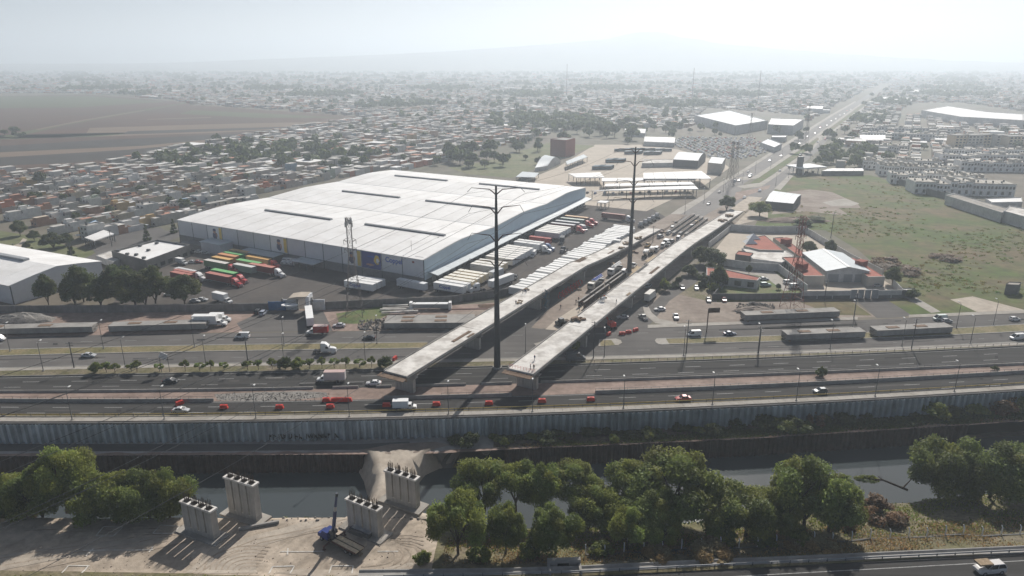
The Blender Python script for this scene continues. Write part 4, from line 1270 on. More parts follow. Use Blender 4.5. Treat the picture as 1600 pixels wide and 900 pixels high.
# park at the left edge and green park behind the warehouse
psheet('park', [(-300, 420), (-300, 372), (0, 360), (45, 368), (110, 385), (150, 392), (140, 402), (60, 412), (0, 425)], 'park_grass', .006)
psheet('park', [(700, 262), (760, 252), (860, 222), (930, 228), (870, 250), (800, 278), (730, 272)], 'park_grass', .006)
psheet('path', [(-100, 400), (0, 392), (30, 380), (36, 372), (42, 374), (36, 386), (0, 402), (-100, 412)], 'track_sand', .012)
psheet('plaza', [(0, 405), (40, 388), (58, 400), (45, 410), (0, 416)], 'tan_yard', .014)
psheet('street', [(110, 412), (150, 396), (290, 352), (420, 312), (440, 316), (300, 364), (180, 404), (130, 422)], 'asphalt_old', .010)
psheet('parking_lot', [(140, 385), (165, 365), (250, 355), (262, 362), (200, 384), (150, 396)], 'asphalt_old', .012)
psheet('depot_ground', [(800, 290), (870, 262), (930, 226), (1000, 226), (1110, 240), (1140, 262), (1100, 290), (1075, 300), (1010, 330), (915, 320), (880, 302)], 'tan_yard', .005)
psheet('car_storage_ground', [(1040, 228), (1060, 212), (1110, 205), (1180, 214), (1215, 228), (1190, 246), (1150, 252), (1110, 248)], 'ground', .012)

# ================================================================== BUILDINGS
def gable_hall(name, label, cat, A, B, Dp, h, rise, wall='wall_panel', roof='white_roof', strips=6, cols=True):
    """hall with corners A (front left), B (front right) and depth vector Dp; ridge runs along the depth's middle"""
    t = thing(name, label, cat, A, 0)
    e = (B - A); W_ = e.length; e.normalize(); d = Dp.normalized(); D = Dp.length
    P = lambda u, v, z: e * u + d * v + Vector((0, 0, z))
    # ridge along e at mid-depth
    prof = [(0, h), (D * .25, h + rise * .58), (D * .5, h + rise), (D * .75, h + rise * .58), (D, h)]
    mb = MB()
    for u0, u1 in ((0, W_),):
        a = [P(.1, v, z - .2) for v, z in prof] + [P(.1, D, 0), P(.1, 0, 0)]
        b = [P(W_ - .1, v, z - .2) for v, z in prof] + [P(W_ - .1, D, 0), P(W_ - .1, 0, 0)]
        n = len(a)
        mb.add(a + b, [tuple(range(n)), tuple(range(2 * n - 1, n - 1, -1))] + [(i, (i + 1) % n, n + (i + 1) % n, n + i) for i in range(n)])
    mb.build('wall', wall, t)
    sw = W_ / strips
    for half in (0, 1):
        pr = prof[:3] if half == 0 else prof[2:]
        secs = [[P(.06, v + (-.5 if v == 0 else .5 if v == D else 0), z), P(sw - .06, v + (-.5 if v == 0 else .5 if v == D else 0), z), P(sw - .06, v, z - .18), P(.06, v, z - .18)] for v, z in pr]
        me = MB().loft(secs).mesh('roof_panel', roof)
        for i in range(strips): obj('roof_panel', me, t, e * (sw * i))
    if cols:
        cm_ = MB().add([P(x, y, z) for z in (0, h - .3) for x, y in ((-.15, -.12), (.15, -.12), (.15, .2), (-.15, .2))], [(0, 1, 5, 4), (1, 2, 6, 5), (3, 0, 4, 7), (4, 5, 6, 7)]).mesh('wall_joint', 'dark_trim')
        for i in range(0, strips + 1): obj('wall_joint', cm_, t, e * (sw * i))
    return t, P, W_, D
# second warehouse at the left edge: its near corner is at (23, 475)
c0 = G(22, 476, 0); zt = 8.0
v1 = G(168, 421, zt) - G(20, 462, zt); v1.z = 0
v0 = Vector((-v1.y, v1.x, 0)).normalized() * 75
t, P_, W_, D_ = gable_hall('storage_hall', 'white roofed storage hall behind the roadside trees at the left edge', 'storage hall', c0 + v0 * -.0, c0 + v0, v1, zt, 3.0, strips=7)
MB().add([P_(u, D_ * .5 + w_, zt + 3.0 + h) for u in (20, 42) for w_, h in ((-1.2, -.6), (-1.2, .9), (1.2, .9), (1.2, -.6))], [(0, 1, 5, 4), (1, 2, 6, 5), (2, 3, 7, 6), (3, 2, 1, 0), (4, 5, 6, 7)]).build('ridge_vent', 'grey_metal', t)
# office with flat white roof
def flat_block(name, label, cat, pix, h, wall, roof, par=.9, zroof=None):
    """pix = four roof-edge corners of the photograph"""
    pts = [G(x, y, h) for x, y in pix]
    c = sum(pts, Vector()) / len(pts); c.z = 0
    t = thing(name, label, cat, c)
    pl = [(p.x - c.x, p.y - c.y) for p in pts]
    MB().prism(pl, 0, h - par).build('wall', wall, t)
    inn = [(x * .985, y * .985) for x, y in pl]
    MB().prism(inn, h - par, h - par + .06).build('roof', roof, t)
    mb = MB()
    n = len(pl)
    for i in range(n):
        a, b = pl[i], pl[(i + 1) % n]
        ia, ib = (a[0] * .97, a[1] * .97), (b[0] * .97, b[1] * .97)
        mb.prism([a, b, ib, ia], h - par, h)
    mb.build('parapet', wall, t)
    return t, pl
t, pl = flat_block('office_block', 'grey office block with a flat white roof and rooftop vents, beside the parked lorries', 'office', [(174, 392), (228, 407), (297, 382), (246, 374)], 6.0, 'concrete_dark', 'white_roof')
for k, (x, y) in enumerate(((185, 393), (199, 398), (213, 399), (225, 404), (232, 392), (219, 385), (245, 381), (276, 381))):
    p = G(x, y, 5.2) - t.location
    MB().bb(-.7, .7, -.7, .7, 0, 1.0).build('roof_vent', 'dark_metal', t, (p.x, p.y, 5.1))
# windows on the side facing the yard and its low wing
a, b = Vector((*pl[1], 0)), Vector((*pl[2], 0))
e = (b - a).normalized(); nr = Vector((e.y, -e.x, 0))
wm = MB().box(0, 0, 0, 3.0, .12, 1.8).mesh('window', 'glass')
for k in range(6): obj('window', wm, t, a + e * (5 + k * 5.2) + nr * .03 + Vector((0, 0, 1.9)), rz=math.atan2(e.y, e.x))
flat_block('office_wing', 'low pale annex in front of the grey office block', 'annex', [(150, 399), (176, 409), (198, 400), (174, 391)], 3.2, 'pale_wall', 'concrete_light', .4)

# boundary walls: panels and posts
def wall_line(label, pix, h, z=0, wall='block_wall', post=True, seg=6.0, th=.25, name='boundary_wall', base=None):
    pts = [G(x, y, z) for x, y in pix]
    t = thing(name, label, 'wall', pts[0])
    o = pts[0]
    tot = 0
    for a, b in zip(pts, pts[1:]):
        L = (b - a).length; n = max(1, round(L / seg)); s = L / n
        d = (b - a) / L; rz = math.atan2(d.y, d.x)
        me = MB().bb(.17, s - .17, -th / 2, th / 2, 0, h).mesh('wall_bay', wall)
        for i in range(n):
            p = a + d * (s * i) - o
            obj('wall_bay', me, t, p + Vector((0, 0, random.uniform(-.04, .04))), rz=rz)
        if post:
            pm_ = MB().bb(-.17, .17, -th * .8, th * .8, 0, h + .12).mesh('wall_post', wall)
            for i in range(n + 1): obj('wall_post', pm_, t, a + d * (s * i) - o, rz=rz)
        if base:
            MB().bb(0, L, -th / 2 - .03, th / 2 + .03, 0, h * .38).build('wall_base', base, t, a - o, rz=rz)
    return t
wall_line('long grey block wall between the truck yard and the red dirt strip, left stretch', [(-340, 492), (0, 489), (220, 488), (420, 485)], 3.0)
wall_line('grey block wall right of the yard gate, behind the grass and the lattice tower', [(507, 483), (600, 478), (700, 474), (790, 462), (835, 448)], 3.0)
# yard gatehouse
gt_ = thing('gatehouse', 'white yard gatehouse with a rounded tan canopy over the parked trailer', 'gatehouse', G(474, 484))
rz = 0
MB().bb(-7.5, -2.4, -.2, .2, 0, 4.3).build('gate_leaf', 'wall_panel', gt_)
MB().bb(4.2, 8.6, -.2, .2, 0, 4.3).build('gate_leaf', 'wall_panel', gt_)
MB().bb(-8.2, -7.6, -.35, .35, 0, 4.8).bb(-2.3, -1.7, -.35, .35, 0, 5.2).bb(3.4, 4.1, -.35, .35, 0, 5.2).build('gate_post', 'concrete', gt_)
MB().sideprism([(-1.8 - 3.5, 5.0), (-4.2, 5.9), (-1.0, 6.4), (2.6, 6.4), (2.6, 5.9), (-1.0, 5.6), (-3.8, 5.2)], -3.2, 3.0).build('canopy', 'tan_yard', gt_)
MB().bb(2.0, 3.4, -3.0, 2.6, 0, 6.3).build('booth', 'wall_panel', gt_)
MB().prism([(math.cos(k * .524) * 3.2 - 3.6, math.sin(k * .524) * 1.6 - 5) for k in range(12)], 3.6, 3.9).build('oval_canopy', 'white_paint', gt_)
wall_line('blue and grey sheet fence left of the yard gate', [(421, 485), (446, 485)], 3.6, wall='blue_tarp', seg=3)
wall_line('white panel fence right of the yard gate', [(490, 485), (507, 484)], 3.4, wall='pale_wall', seg=2.5)

# precast bridge girders lying on the ground
def precast(label, x0, y0, x1, y1, h=2.4, wtop=4.6, dark=False):
    a, b = G(x0, y0), G(x1, y1)
    d = b - a; L = d.length; rz = math.atan2(d.y, d.x)
    t = thing('precast_girder', label, 'concrete girder', a, rz, 'precast concrete girders stored along the road')
    n = 3
    for k in range(n):
        xa, xb = L * k / n + .04, L * (k + 1) / n - .04
        secs = [[(x, y, z) for y, z in ((.7, 0), (wtop - .7, 0), (wtop - .3, .25), (wtop - .3, h - .3), (wtop, h), (0, h), (.3, h - .3), (.3, .25))] for x in (xa, xb)]
        MB().loft(secs).build('girder_segment', 'concrete', t)
    for k in (.25, .62):
        MB().bb(L * k - 2.2, L * k + 2.2, wtop * .3, wtop * .7, h - .02, h + .16).build('lifting_pocket', 'brown_deck', t)
    mb = MB(); rg = random.Random(int(x0))
    for xe in (0, L):
        for k in range(12):
            y = .4 + k * (wtop - .8) / 11; z = rg.uniform(.5, h)
            mb.tube((xe, y, z), (xe + (-1 if xe == 0 else 1) * rg.uniform(.5, 1.2), y, z + rg.uniform(0, .5)), .05, n=3, cap=False)
    tag(mb.build('starter_bars', 'rebar', t), kind='stuff')
    MB().bb(1, 1.6, 0, wtop, -.4, .02).bb(L - 1.6, L - 1, 0, wtop, -.4, .02).build('bearer', 'timber', t)
    t.location.z = .35
    return t
precast('concrete girder at the far left beside the red dirt', -60, 526.5, 145, 521.5)
precast('concrete girder just left of the white lorries on the red dirt', 170, 521, 322, 516.5)
precast('concrete girder lying in shade left of the left flyover deck', 600, 516, 742, 515)
precast('second concrete girder behind the shaded one beside the left flyover', 603, 507, 742, 505, h=1.6)
precast('concrete girder below the red lattice tower on the right', 1164, 503.5, 1312, 497)
precast('left one of the two concrete girders standing on the road median', 1229, 534.5, 1352, 529.5)
precast('right one of the two concrete girders standing on the road median', 1369, 528, 1488, 522)
for k, (x, y, L, rz_) in enumerate(((622, 483, 12, .1), (620, 486, 13, .02), (625, 490, 14, .14), (618, 480, 10, .03))):
    tag(MB().box(0, 0, .5 + .1 * k, L, .6, .7).build('concrete_pile', 'concrete_light', None, G(x, y), rz=rz_), ['long pale concrete post, front of the loose stack', 'pale concrete post in the middle of the loose stack by the yard wall', 'tilted pale concrete post at the edge of the loose stack', 'rear pale concrete post of the loose stack by the yard wall'][k], 'concrete post', 'concrete posts stacked by the yard wall')
t = thing('form_machine', 'grey steel girder form with end frames by the yard wall', 'steel form', G(673, 483), .02)
MB().bb(-7, 7, -1, 1, .6, 2.2).build('body', 'grey_metal', t); MB().bb(-8.2, -7.1, -1.2, 1.2, 0, 3).bb(7.1, 8.2, -1.2, 1.2, 0, 3).build('end_frame', 'white_paint', t); MB().bb(-6.8, 6.8, -1.1, 1.1, 2.2, 2.5).build('lid', 'white_paint', t)
plank_stack('long rusty brown beam on the dirt behind the left flyover', G(725, 483), .06, 20, 1.4, 2, 'rust_pole')
plank_stack('brown timber heap against the wall left of the near steel pole', G(770, 478), .1, 12, 4, 7, 'brown_deck', .3)

# ------------------------------------------------------------------ red roofed compound on the right
wall_line('long pale perimeter wall behind the red roofed compound', [(1141, 361), (1190, 364), (1258, 364)], 4.0, wall='pale_wall', seg=7)
wall_line('pale perimeter wall on the field side of the red roofed compound', [(1258, 364), (1330, 408), (1378, 432)], 3.4, wall='pale_wall', seg=7)
wall_line('pale perimeter wall between right flyover and the bare tan yard', [(1141, 361), (1122, 376), (1107, 388)], 3.4, wall='pale_wall', seg=6)
wall_line('grey perimeter wall in front of the tan yard, behind the small red house', [(1122, 414), (1168, 421), (1215, 424), (1260, 458)], 3.6, wall='pale_wall', seg=6)
wall_line('low grey wall in front of the small red roofed house', [(1113, 468), (1180, 468), (1250, 467)], 2.6, wall='block_wall', seg=6)
wall_line('low grey wall left of the small red roofed house', [(1113, 468), (1132, 445)], 2.2, wall='block_wall', seg=6)
wall_line('white wall with a dark base and gate in front of the depot halls', [(1252, 467), (1300, 466.5), (1328, 466)], 3.4, wall='pale_wall', seg=6, base='concrete_dark')
wall_line('wide grey sliding gate of the red roofed depot', [(1328, 466), (1371, 466)], 3.8, wall='grey_metal', seg=3, name='sliding_gate', post=False)
wall_line('white wall with a dark base right of the sliding gate', [(1371, 466), (1412, 465)], 3.4, wall='pale_wall', seg=6, base='concrete_dark')
wall_line('short white wall end by the guard hut', [(1412, 465), (1395, 448)], 3.0, wall='pale_wall', seg=5)
def red_block(label, pix, h, walls='beige_wall', roof='red_roof', windows=0, name='depot_building', cat='building'):
    t, pl = flat_block(name, label, cat, pix, h, walls, roof, .35)
    if windows:
        a, b = Vector((*pl[0], 0)), Vector((*pl[1], 0))
        e = (b - a); L = e.length; e.normalize(); nr = Vector((e.y, -e.x, 0))
        if nr.y > 0 and abs(nr.y) > abs(nr.x): nr = -nr
        c_ = Vector((0, 0, 0))
        if (a + nr).length < a.length: nr = -nr
        wm_ = MB().box(0, 0, 0, L / windows * .5, .14, h * .55).mesh('window', 'glass')
        for k in range(windows): obj('window', wm_, t, a + e * (L * (k + .5) / windows) + nr * .03 + Vector((0, 0, h * .45)), rz=math.atan2(e.y, e.x))
    return t, pl
red_block('long red roofed wing with a row of barred windows beside the lattice tower', [(1222, 401), (1257, 431), (1289, 431), (1252, 401)], 4.5, windows=9)
red_block('red roofed wing behind the grey metal hall, next to the field wall', [(1312, 401), (1357, 432.5), (1383, 432), (1334, 402)], 4.5)
red_block('narrow red roofed range between tan yard and back yard', [(1208, 371), (1250, 401), (1262, 398), (1223, 370)], 4.2)
red_block('wide red tiled roof with curved white eave in the middle of the compound', [(1162, 384), (1186, 390), (1225, 391), (1195, 367), (1184, 369)], 4.6)
red_block('white flat roofed block with ducts below the wide red roof', [(1159, 387), (1176, 404), (1222, 410), (1241, 399), (1228, 391), (1186, 391)], 4.0, 'pale_wall', 'concrete_light')
red_block('small dark red roofed cube at the edge of the tan yard', [(1149, 397), (1172, 400), (1177, 395), (1154, 391.5)], 4.4, 'concrete_dark', 'red_roof')
red_block('small red roofed house among shrubs inside the low wall', [(1104, 430), (1184, 438), (1188, 433), (1130, 420), (1104, 417)], 4.0, 'pale_wall', 'red_roof', 4, 'house', 'house')
red_block('tiny guard hut with a flat pale roof beside the white wall', [(1410, 453), (1430, 454), (1430, 450), (1412, 450)], 3.4, 'concrete_dark', 'pale_wall', 0, 'guard_hut', 'hut')
red_block('small isolated grey block in the field at the right', [(1572, 444), (1592, 445), (1596, 441), (1577, 440)], 4.4, 'concrete_dark', 'sidewalk', 0, 'hut', 'hut')
# pyramids on the wide red roof
for x, y, lb in ((1177, 372, 'larger white pyramid skylight on the wide red roof'), (1172, 379, 'smaller white pyramid skylight on the wide red roof')):
    p = G(x, y, 4.6)
    MB().add([(-3, -3, 0), (3, -3, 0), (3, 3, 0), (-3, 3, 0), (0, 0, 2.6)], [(0, 1, 4), (1, 2, 4), (2, 3, 4), (3, 0, 4)]).build('skylight', 'white_paint', None, p)
    tag(bpy.data.objects['skylight'], lb, 'skylight'); bpy.data.objects['skylight'].name = 'pyramid_skylight'
# grey metal hall
A = G(1289, 440.5); B = G(1356, 441); bk = G(1312, 401, 5.5) - G(1356, 431, 5.5); bk.z = 0
gable = thing('metal_hall', 'grey metal hall with a low gable between two red roofed wings', 'hall', A)
e = (B - A); W_ = e.length; e.normalize(); D_ = bk.length; d = bk.normalized()
Pq = lambda u, v, z: e * u + d * v + Vector((0, 0, z))
pr = [(0, 5.2), (W_ / 2, 7.0), (W_, 5.2)]
a_ = [Pq(u, 0, z) for u, z in pr] + [Pq(W_, 0, 0), Pq(0, 0, 0)]; b_ = [Pq(u, D_, z) for u, z in pr] + [Pq(W_, D_, 0), Pq(0, D_, 0)]
MB().add(a_ + b_, [(4, 3, 2, 1, 0), (5, 6, 7, 8, 9), (0, 5, 9, 4), (2, 3, 8, 7)]).build('wall', 'pale_wall', gable)
for u0, u1, z0, z1 in ((-.4, W_ / 2, 5.15, 7.15), (W_ / 2, W_ + .4, 7.15, 5.15)):
    for k in range(7):
        v0, v1 = D_ * k / 7 - (.5 if k == 0 else -.04), D_ * (k + 1) / 7
        q = [Pq(u0, v0, z0), Pq(u1, v0, z1), Pq(u1, v1, z1), Pq(u0, v1, z0)]
        MB().add(q + [x + Vector((0, 0, -.12)) for x in q], [(0, 1, 2, 3), (7, 6, 5, 4), (0, 4, 5, 1), (1, 5, 6, 2), (3, 2, 6, 7), (0, 3, 7, 4)]).build('roof_panel', 'canopy_sheet', gable)
MB().add([Pq(W_ / 2 - .6, -.5, 7.2), Pq(W_ / 2 + .6, -.5, 7.2), Pq(W_ / 2 + .6, D_, 7.2), Pq(W_ / 2 - .6, D_, 7.2)], [(0, 1, 2, 3)]).build('ridge_cap', 'white_paint', gable)
for u0, u1 in ((W_ * .05, W_ * .3), (W_ * .42, W_ * .62), (W_ * .68, W_ * .95)):
    q = [Pq(u0, -.06, 0), Pq(u1, -.06, 0), Pq(u1, -.06, 3.6), Pq(u0, -.06, 3.6)]
    MB().add(q, [(0, 1, 2, 3)]).build('door', 'grey_metal', gable)
# roof boxes
for x, y, z, lb in ((1228, 381, 4.2, 'dark water tank housing on the narrow red roof'), (1252, 420, 4.5, 'dark water tank housing on the long red roof wing'), (1345, 416, 4.5, 'dark brown water tank housing on the rear red roof wing')):
    o = MB().bb(-2.2, 2.2, -1.8, 1.8, 0, 2.6).bb(-2.4, 2.4, -2, 2, 2.6, 2.75).build('tank_housing', 'brick_red', None, G(x, y, z), rz=.6); tag(o, lb, 'tank housing')
# grey corrugated sheds by the avenue
def shed(label, pix, h, rise, roof='canopy_sheet', wall='concrete_dark', name='shed', n=4, cat='shed'):
    p = [G(x, y, h) for x, y in pix]     # near-left, near-right, far-right, far-left eaves
    c = p[0].copy(); c.z = 0
    t = thing(name, label, cat, c)
    q = [x - c for x in p]
    MB().prism([(x.x, x.y) for x in q], 0, h - .15).build('wall', wall, t)
    m0, m1 = (q[0] + q[3]) / 2 + Vector((0, 0, rise)), (q[1] + q[2]) / 2 + Vector((0, 0, rise))
    for (a0, a1, b0, b1) in ((q[0], q[1], m0, m1), (m0, m1, q[3], q[2])):
        for k in range(n):
            f0, f1 = k / n + .004, (k + 1) / n - .004
            w_ = [a0.lerp(a1, f0), a0.lerp(a1, f1), b0.lerp(b1, f1), b0.lerp(b1, f0)]
            MB().add(w_ + [x - Vector((0, 0, .12)) for x in w_], [(0, 1, 2, 3), (7, 6, 5, 4), (0, 4, 5, 1), (1, 5, 6, 2), (2, 6, 7, 3), (3, 7, 4, 0)]).build('roof_panel', roof, t)
    MB().add([q[0] - Vector((0, 0, .15)), q[3] - Vector((0, 0, .15)), m0 - Vector((0, 0, .1))], [(0, 1, 2)]).add([q[1] - Vector((0, 0, .15)), q[2] - Vector((0, 0, .15)), m1 - Vector((0, 0, .1))], [(0, 1, 2)]).build('gable_end', wall, t)
    return t
shed('grey sheet metal shed with rusty roof panels beside the avenue and a round tree', [(1196, 314), (1240, 318), (1252, 304), (1208, 298)], 5, 1.2)
# long wall with white topped building on the right edge of the field
wall_line('long grey field wall running from the housing rows to the right edge', [(1395, 284), (1440, 302), (1480, 312)], 4.5, wall='block_wall', seg=10)
wall_line('tall grey wall under the white flat roof at the right edge of the field', [(1476, 312), (1540, 336), (1600, 358), (1700, 396)], 6.0, wall='pale_wall', seg=12)
flat_block('long_building', 'long building with a white flat roof on the tall grey wall at the right', 'building', [(1478, 305), (1566, 332), (1578, 326), (1492, 302)], 6.3, 'pale_wall', 'sidewalk', .5)
flat_block('white_block', 'white stepped block at the right end of the tall grey wall', 'building', [(1568, 329), (1625, 345), (1640, 333), (1578, 321)], 7.0, 'pale_wall', 'concrete_light', .5)
flat_block('white_hall', 'white hall with flat roof behind the tall grey wall', 'building', [(1550, 316), (1598, 315), (1596, 308), (1540, 310)], 7.0, 'pale_wall', 'white_roof', .5)
# terraced housing rows beyond the field
def terrace(label, x0, y0, x1, y1, depth, h, n):
    a, b = G(x0, y0), G(x1, y1)
    d = b - a; L = d.length; rz = math.atan2(d.y, d.x)
    t = thing('terraced_houses', label, 'terrace', a, rz, 'terraced housing rows beyond the grass field')
    w_ = L / n
    hm = MB().bb(.05, w_ - .05, 0, depth, 0, h).mesh('house_unit', 'house_paint')
    rm = MB().bb(.2, w_ - .2, .3, depth - .3, h, h + .25).bb(.05, w_ - .05, 0, .3, h, h + .7).mesh('roof_slab', 'beige_wall')
    wms = [MB().bb(w_ * u0, w_ * u1, -.05, .1, h * v0, h * v1).mesh('window', 'glass') for u0, u1, v0, v1 in ((.15, .45, .62, .85), (.58, .88, .62, .85), (.15, .5, .12, .42))]
    tm_ = MB().tube((0, 0, 0), (0, 0, 1.4), .6, .6, 8).mesh('water_tank', 'dark_metal')
    for k in range(n):
        o = obj('house_unit', hm, t, (w_ * k, random.choice((0, 0, .5)), 0)); s = random.uniform(.72, .88); o.color = (s, s * .985, s * .95, 1)
        zs = random.choice((.86, 1, 1, 1, 1.12)); yo = o.location.y; o.scale.z = zs
        for nm_, me_ in (('roof_slab', rm), *(('window', q_) for q_ in wms)): obj(nm_, me_, t, (w_ * k, yo, 0)).scale.z = zs
        if random.random() < .3: MB().bb(w_ * .2, w_ * .75, depth * .3, depth * .7, h * zs + .2, h * zs + 2.6).build('roof_room', 'beige_wall', t, (w_ * k, 0, 0))
        obj('water_tank', tm_, t, (w_ * (k + random.uniform(.3, .7)), depth * random.uniform(.3, .75), h * zs + .25))
for i, q in enumerate(((1428, 303, 1585, 308, 20, 8.5, 14), (1390, 287, 1540, 294, 16, 8, 16), (1372, 274, 1500, 279, 14, 8, 16), (1348, 264, 1470, 266, 14, 7.5, 16), (1500, 268, 1640, 270, 14, 8, 14), (1470, 256, 1640, 256, 14, 8, 16), (1480, 246, 1600, 247, 14, 8, 14), (1340, 238, 1420, 240, 14, 7.5, 10), (1345, 216, 1480, 222, 14, 7.5, 14), (1350, 207, 1500, 211, 14, 7.5, 14))):
    terrace(['nearest white terrace of houses by the long field wall', 'second white terrace of houses from the field wall', 'third white terrace of houses, its end wall facing the field', 'long white terrace behind the small sheet hall', 'white terrace at the right edge with dark gaps', 'white terrace second from the right edge rows', 'far white terrace at the right, below the ochre flats', 'short white terrace behind the filling station', 'pale terrace behind the arched white hall', 'farthest pale terrace row left of the long white factory'][i], *q)
for i, (x, y) in enumerate(((1502, 234), (1522, 234), (1546, 233), (1566, 234), (1586, 236))):
    b = G(x, y)
    t = thing('apartment_block', ['first ochre apartment block from the left', 'second ochre apartment block from the left', 'ochre apartment block in the middle of the five', 'fourth ochre apartment block from the left', 'last ochre apartment block at the right edge'][i], 'apartment block', b, .1, 'ochre apartment blocks at the right')
    MB().bb(-9, 9, 0, 14, 0, 15).build('wall', 'beige_wall' if i % 2 else 'plywood', t)
    MB().bb(-9.2, 9.2, -.2, 14.2, 15, 15.8).build('roof', 'concrete', t)
    mb = MB()
    for r in range(5):
        for c in range(4): mb.bb(-8 + c * 4.3, -5.6 + c * 4.3, -.1, .1, 1 + r * 3, 2.6 + r * 3)
    tag(mb.build('window', 'glass', t), kind='stuff')
# filling station
t = thing('filling_station', 'filling station canopy at the corner of the grass field and the avenue', 'filling station', G(1262, 272), .35)
MB().bb(-12, 14, -6, 14, 5.5, 6.6).build('canopy', 'white_paint', t); MB().bb(-10.5, 12.5, -4.5, 12.5, 6.6, 6.62).build('canopy_roof', 'canopy_sheet', t)
for x in (-7, 9):
    for y in (-2, 10): MB().bb(x, x + .6, y, y + .6, 0, 5.5).build('column', 'white_paint', t)
for x in (-6, 2, 9): MB().bb(x - .5, x + .5, 3, 5, 0, 1.8).build('fuel_pump', 'dark_metal', t)
o = MB().bb(-3, 3, -1, 1, 0, 15).bb(-3.3, 3.3, -1.2, 1.2, 10.5, 11).build('pylon_sign', 'dark_metal', None, G(1248, 272), rz=.5); tag(o, 'tall dark price pylon beside the filling station', 'sign')
shed('long low shed with a white roof behind the filling station', [(1284, 267), (1350, 267), (1348, 263), (1300, 263)], 4, .5, 'white_roof', 'concrete_dark')

# ------------------------------------------------------------------ bus depot and terminal behind the warehouse
def canopy_roof(label, pix, h, roof='white_roof', n=6, name='terminal_roof', posts=True):
    p = [G(x, y, h) for x, y in pix]
    c = p[0].copy(); c.z = 0
    t = thing(name, label, 'canopy', c)
    q = [x - c for x in p]
    for k in range(n):
        f0, f1 = k / n + .003, (k + 1) / n - .003
        w_ = [q[0].lerp(q[1], f0), q[0].lerp(q[1], f1), q[3].lerp(q[2], f1), q[3].lerp(q[2], f0)]
        MB().add(w_ + [x - Vector((0, 0, .5)) for x in w_], [(0, 1, 2, 3), (7, 6, 5, 4), (0, 4, 5, 1), (1, 5, 6, 2), (2, 6, 7, 3), (3, 7, 4, 0)]).build('roof_panel', roof, t)
    if posts:
        for k in range(n + 1):
            for a, b in ((q[0], q[1]), (q[3], q[2])):
                x = a.lerp(b, min(.98, max(.02, k / n)))
                MB().bb(-.2, .2, -.2, .2, 0, h - .5).build('post', 'dark_metal', t, (x.x, x.y, 0))
    return t
for i, (pix, h) in enumerate((([(900, 277), (945, 277), (938, 269), (888, 271)], 6), ([(940, 283), (1088, 281), (1084, 277), (940, 278)], 6), ([(944, 291), (1086, 288), (1080, 284), (946, 287)], 6), ([(922, 298), (1092, 295), (1086, 290), (1016, 292), (930, 294)][:4], 6), ([(1005, 279), (1112, 279), (1096, 267), (1005, 270)], 7))):
    canopy_roof(['square white canopy at the left end of the bus terminal', 'long narrow white canopy in the middle of the bus terminal', 'long white canopy over the second terminal platform', 'nearest long white canopy over the terminal platform', 'widest pale canopy at the right end of the bus terminal'][i], pix, h)
def arch_hall(label, pix, h, rise, wall='pale_wall', roof='canopy_sheet', n=5):
    p = [G(x, y, h) for x, y in pix]; c = p[0].copy(); c.z = 0
    t = thing('arched_hall', label, 'hall', c)
    q = [x - c for x in p]
    MB().prism([(x.x, x.y) for x in q], 0, h - .1).build('wall', wall, t)
    K = 8
    for k in range(n):
        f0, f1 = k / n, (k + 1) / n - .004
        secs = []
        for f in (f0, f1):
            a, b = q[0].lerp(q[1], f), q[3].lerp(q[2], f)
            secs.append([a.lerp(b, i / K) + Vector((0, 0, rise * math.sin(math.pi * i / K))) for i in range(K + 1)])
        n_ = K + 1
        MB().add(secs[0] + secs[1], [(i, i + 1, n_ + i + 1, n_ + i) for i in range(K)]).build('roof_panel', roof, t)
    for f, nm in ((0, 'end_wall'), (1, 'end_wall')):
        a, b = q[0].lerp(q[1], f), q[3].lerp(q[2], f)
        MB().add([a.lerp(b, i / K) + Vector((0, 0, rise * math.sin(math.pi * i / K) - .05)) for i in range(K + 1)], [tuple(range(K + 1))]).build(nm, 'dark_metal' if wall == 'dark_trim' else wall, t)
arch_hall('grey arched hall on the grass behind the warehouse', [(836, 262), (856, 259), (876, 250), (858, 244)], 3.5, 5)
arch_hall('white arched hall left of the car storage lot', [(976, 207), (1008, 208), (1010, 203), (976, 203)], 5, 3, roof='white_roof')
arch_hall('second white arched hall in front of the first, by the depot', [(1006, 221), (1054, 223), (1056, 216), (1008, 215)], 5, 3, roof='white_roof')
arch_hall('large open arched hall with a pale roof in the bus depot', [(1052, 249), (1091, 251), (1103, 241), (1066, 238)], 7, 3, 'dark_trim')
arch_hall('white arched hall among trees beyond the filling station', [(1344, 219), (1384, 219), (1382, 212), (1342, 212)], 5, 3, roof='white_roof')
flat_block('depot_office', 'beige two storey depot office with a pale roof beside the avenue', 'office', [(1106, 254), (1128, 256), (1134, 246), (1112, 244)], 9, 'beige_wall', 'canopy_sheet', .5)
flat_block('depot_kiosk', 'low white kiosk with rounded roof in the depot yard', 'kiosk', [(1003, 255), (1058, 254), (1054, 249), (1005, 249)], 4, 'pale_wall', 'concrete_light', .3)
flat_block('brick_block', 'tall red brick block among trees behind the depot', 'apartment block', [(860, 217), (884, 219), (899, 216), (880, 214)], 17, 'brick_red', 'concrete', .5)
canopy_roof('low blue edged shed along the left side of the depot', [(886, 257), (918, 245), (912, 241), (884, 252)], 5, 'canopy_sheet', 4)
canopy_roof('low grey roofed shed behind the warehouse edge', [(806, 276), (836, 277), (842, 270), (816, 268)], 4, 'canopy_sheet', 3)
canopy_roof('small white canopy at the dock end of the truck yard', [(933, 316), (947, 317), (952, 314), (938, 313)], 4.5, 'white_roof', 2)
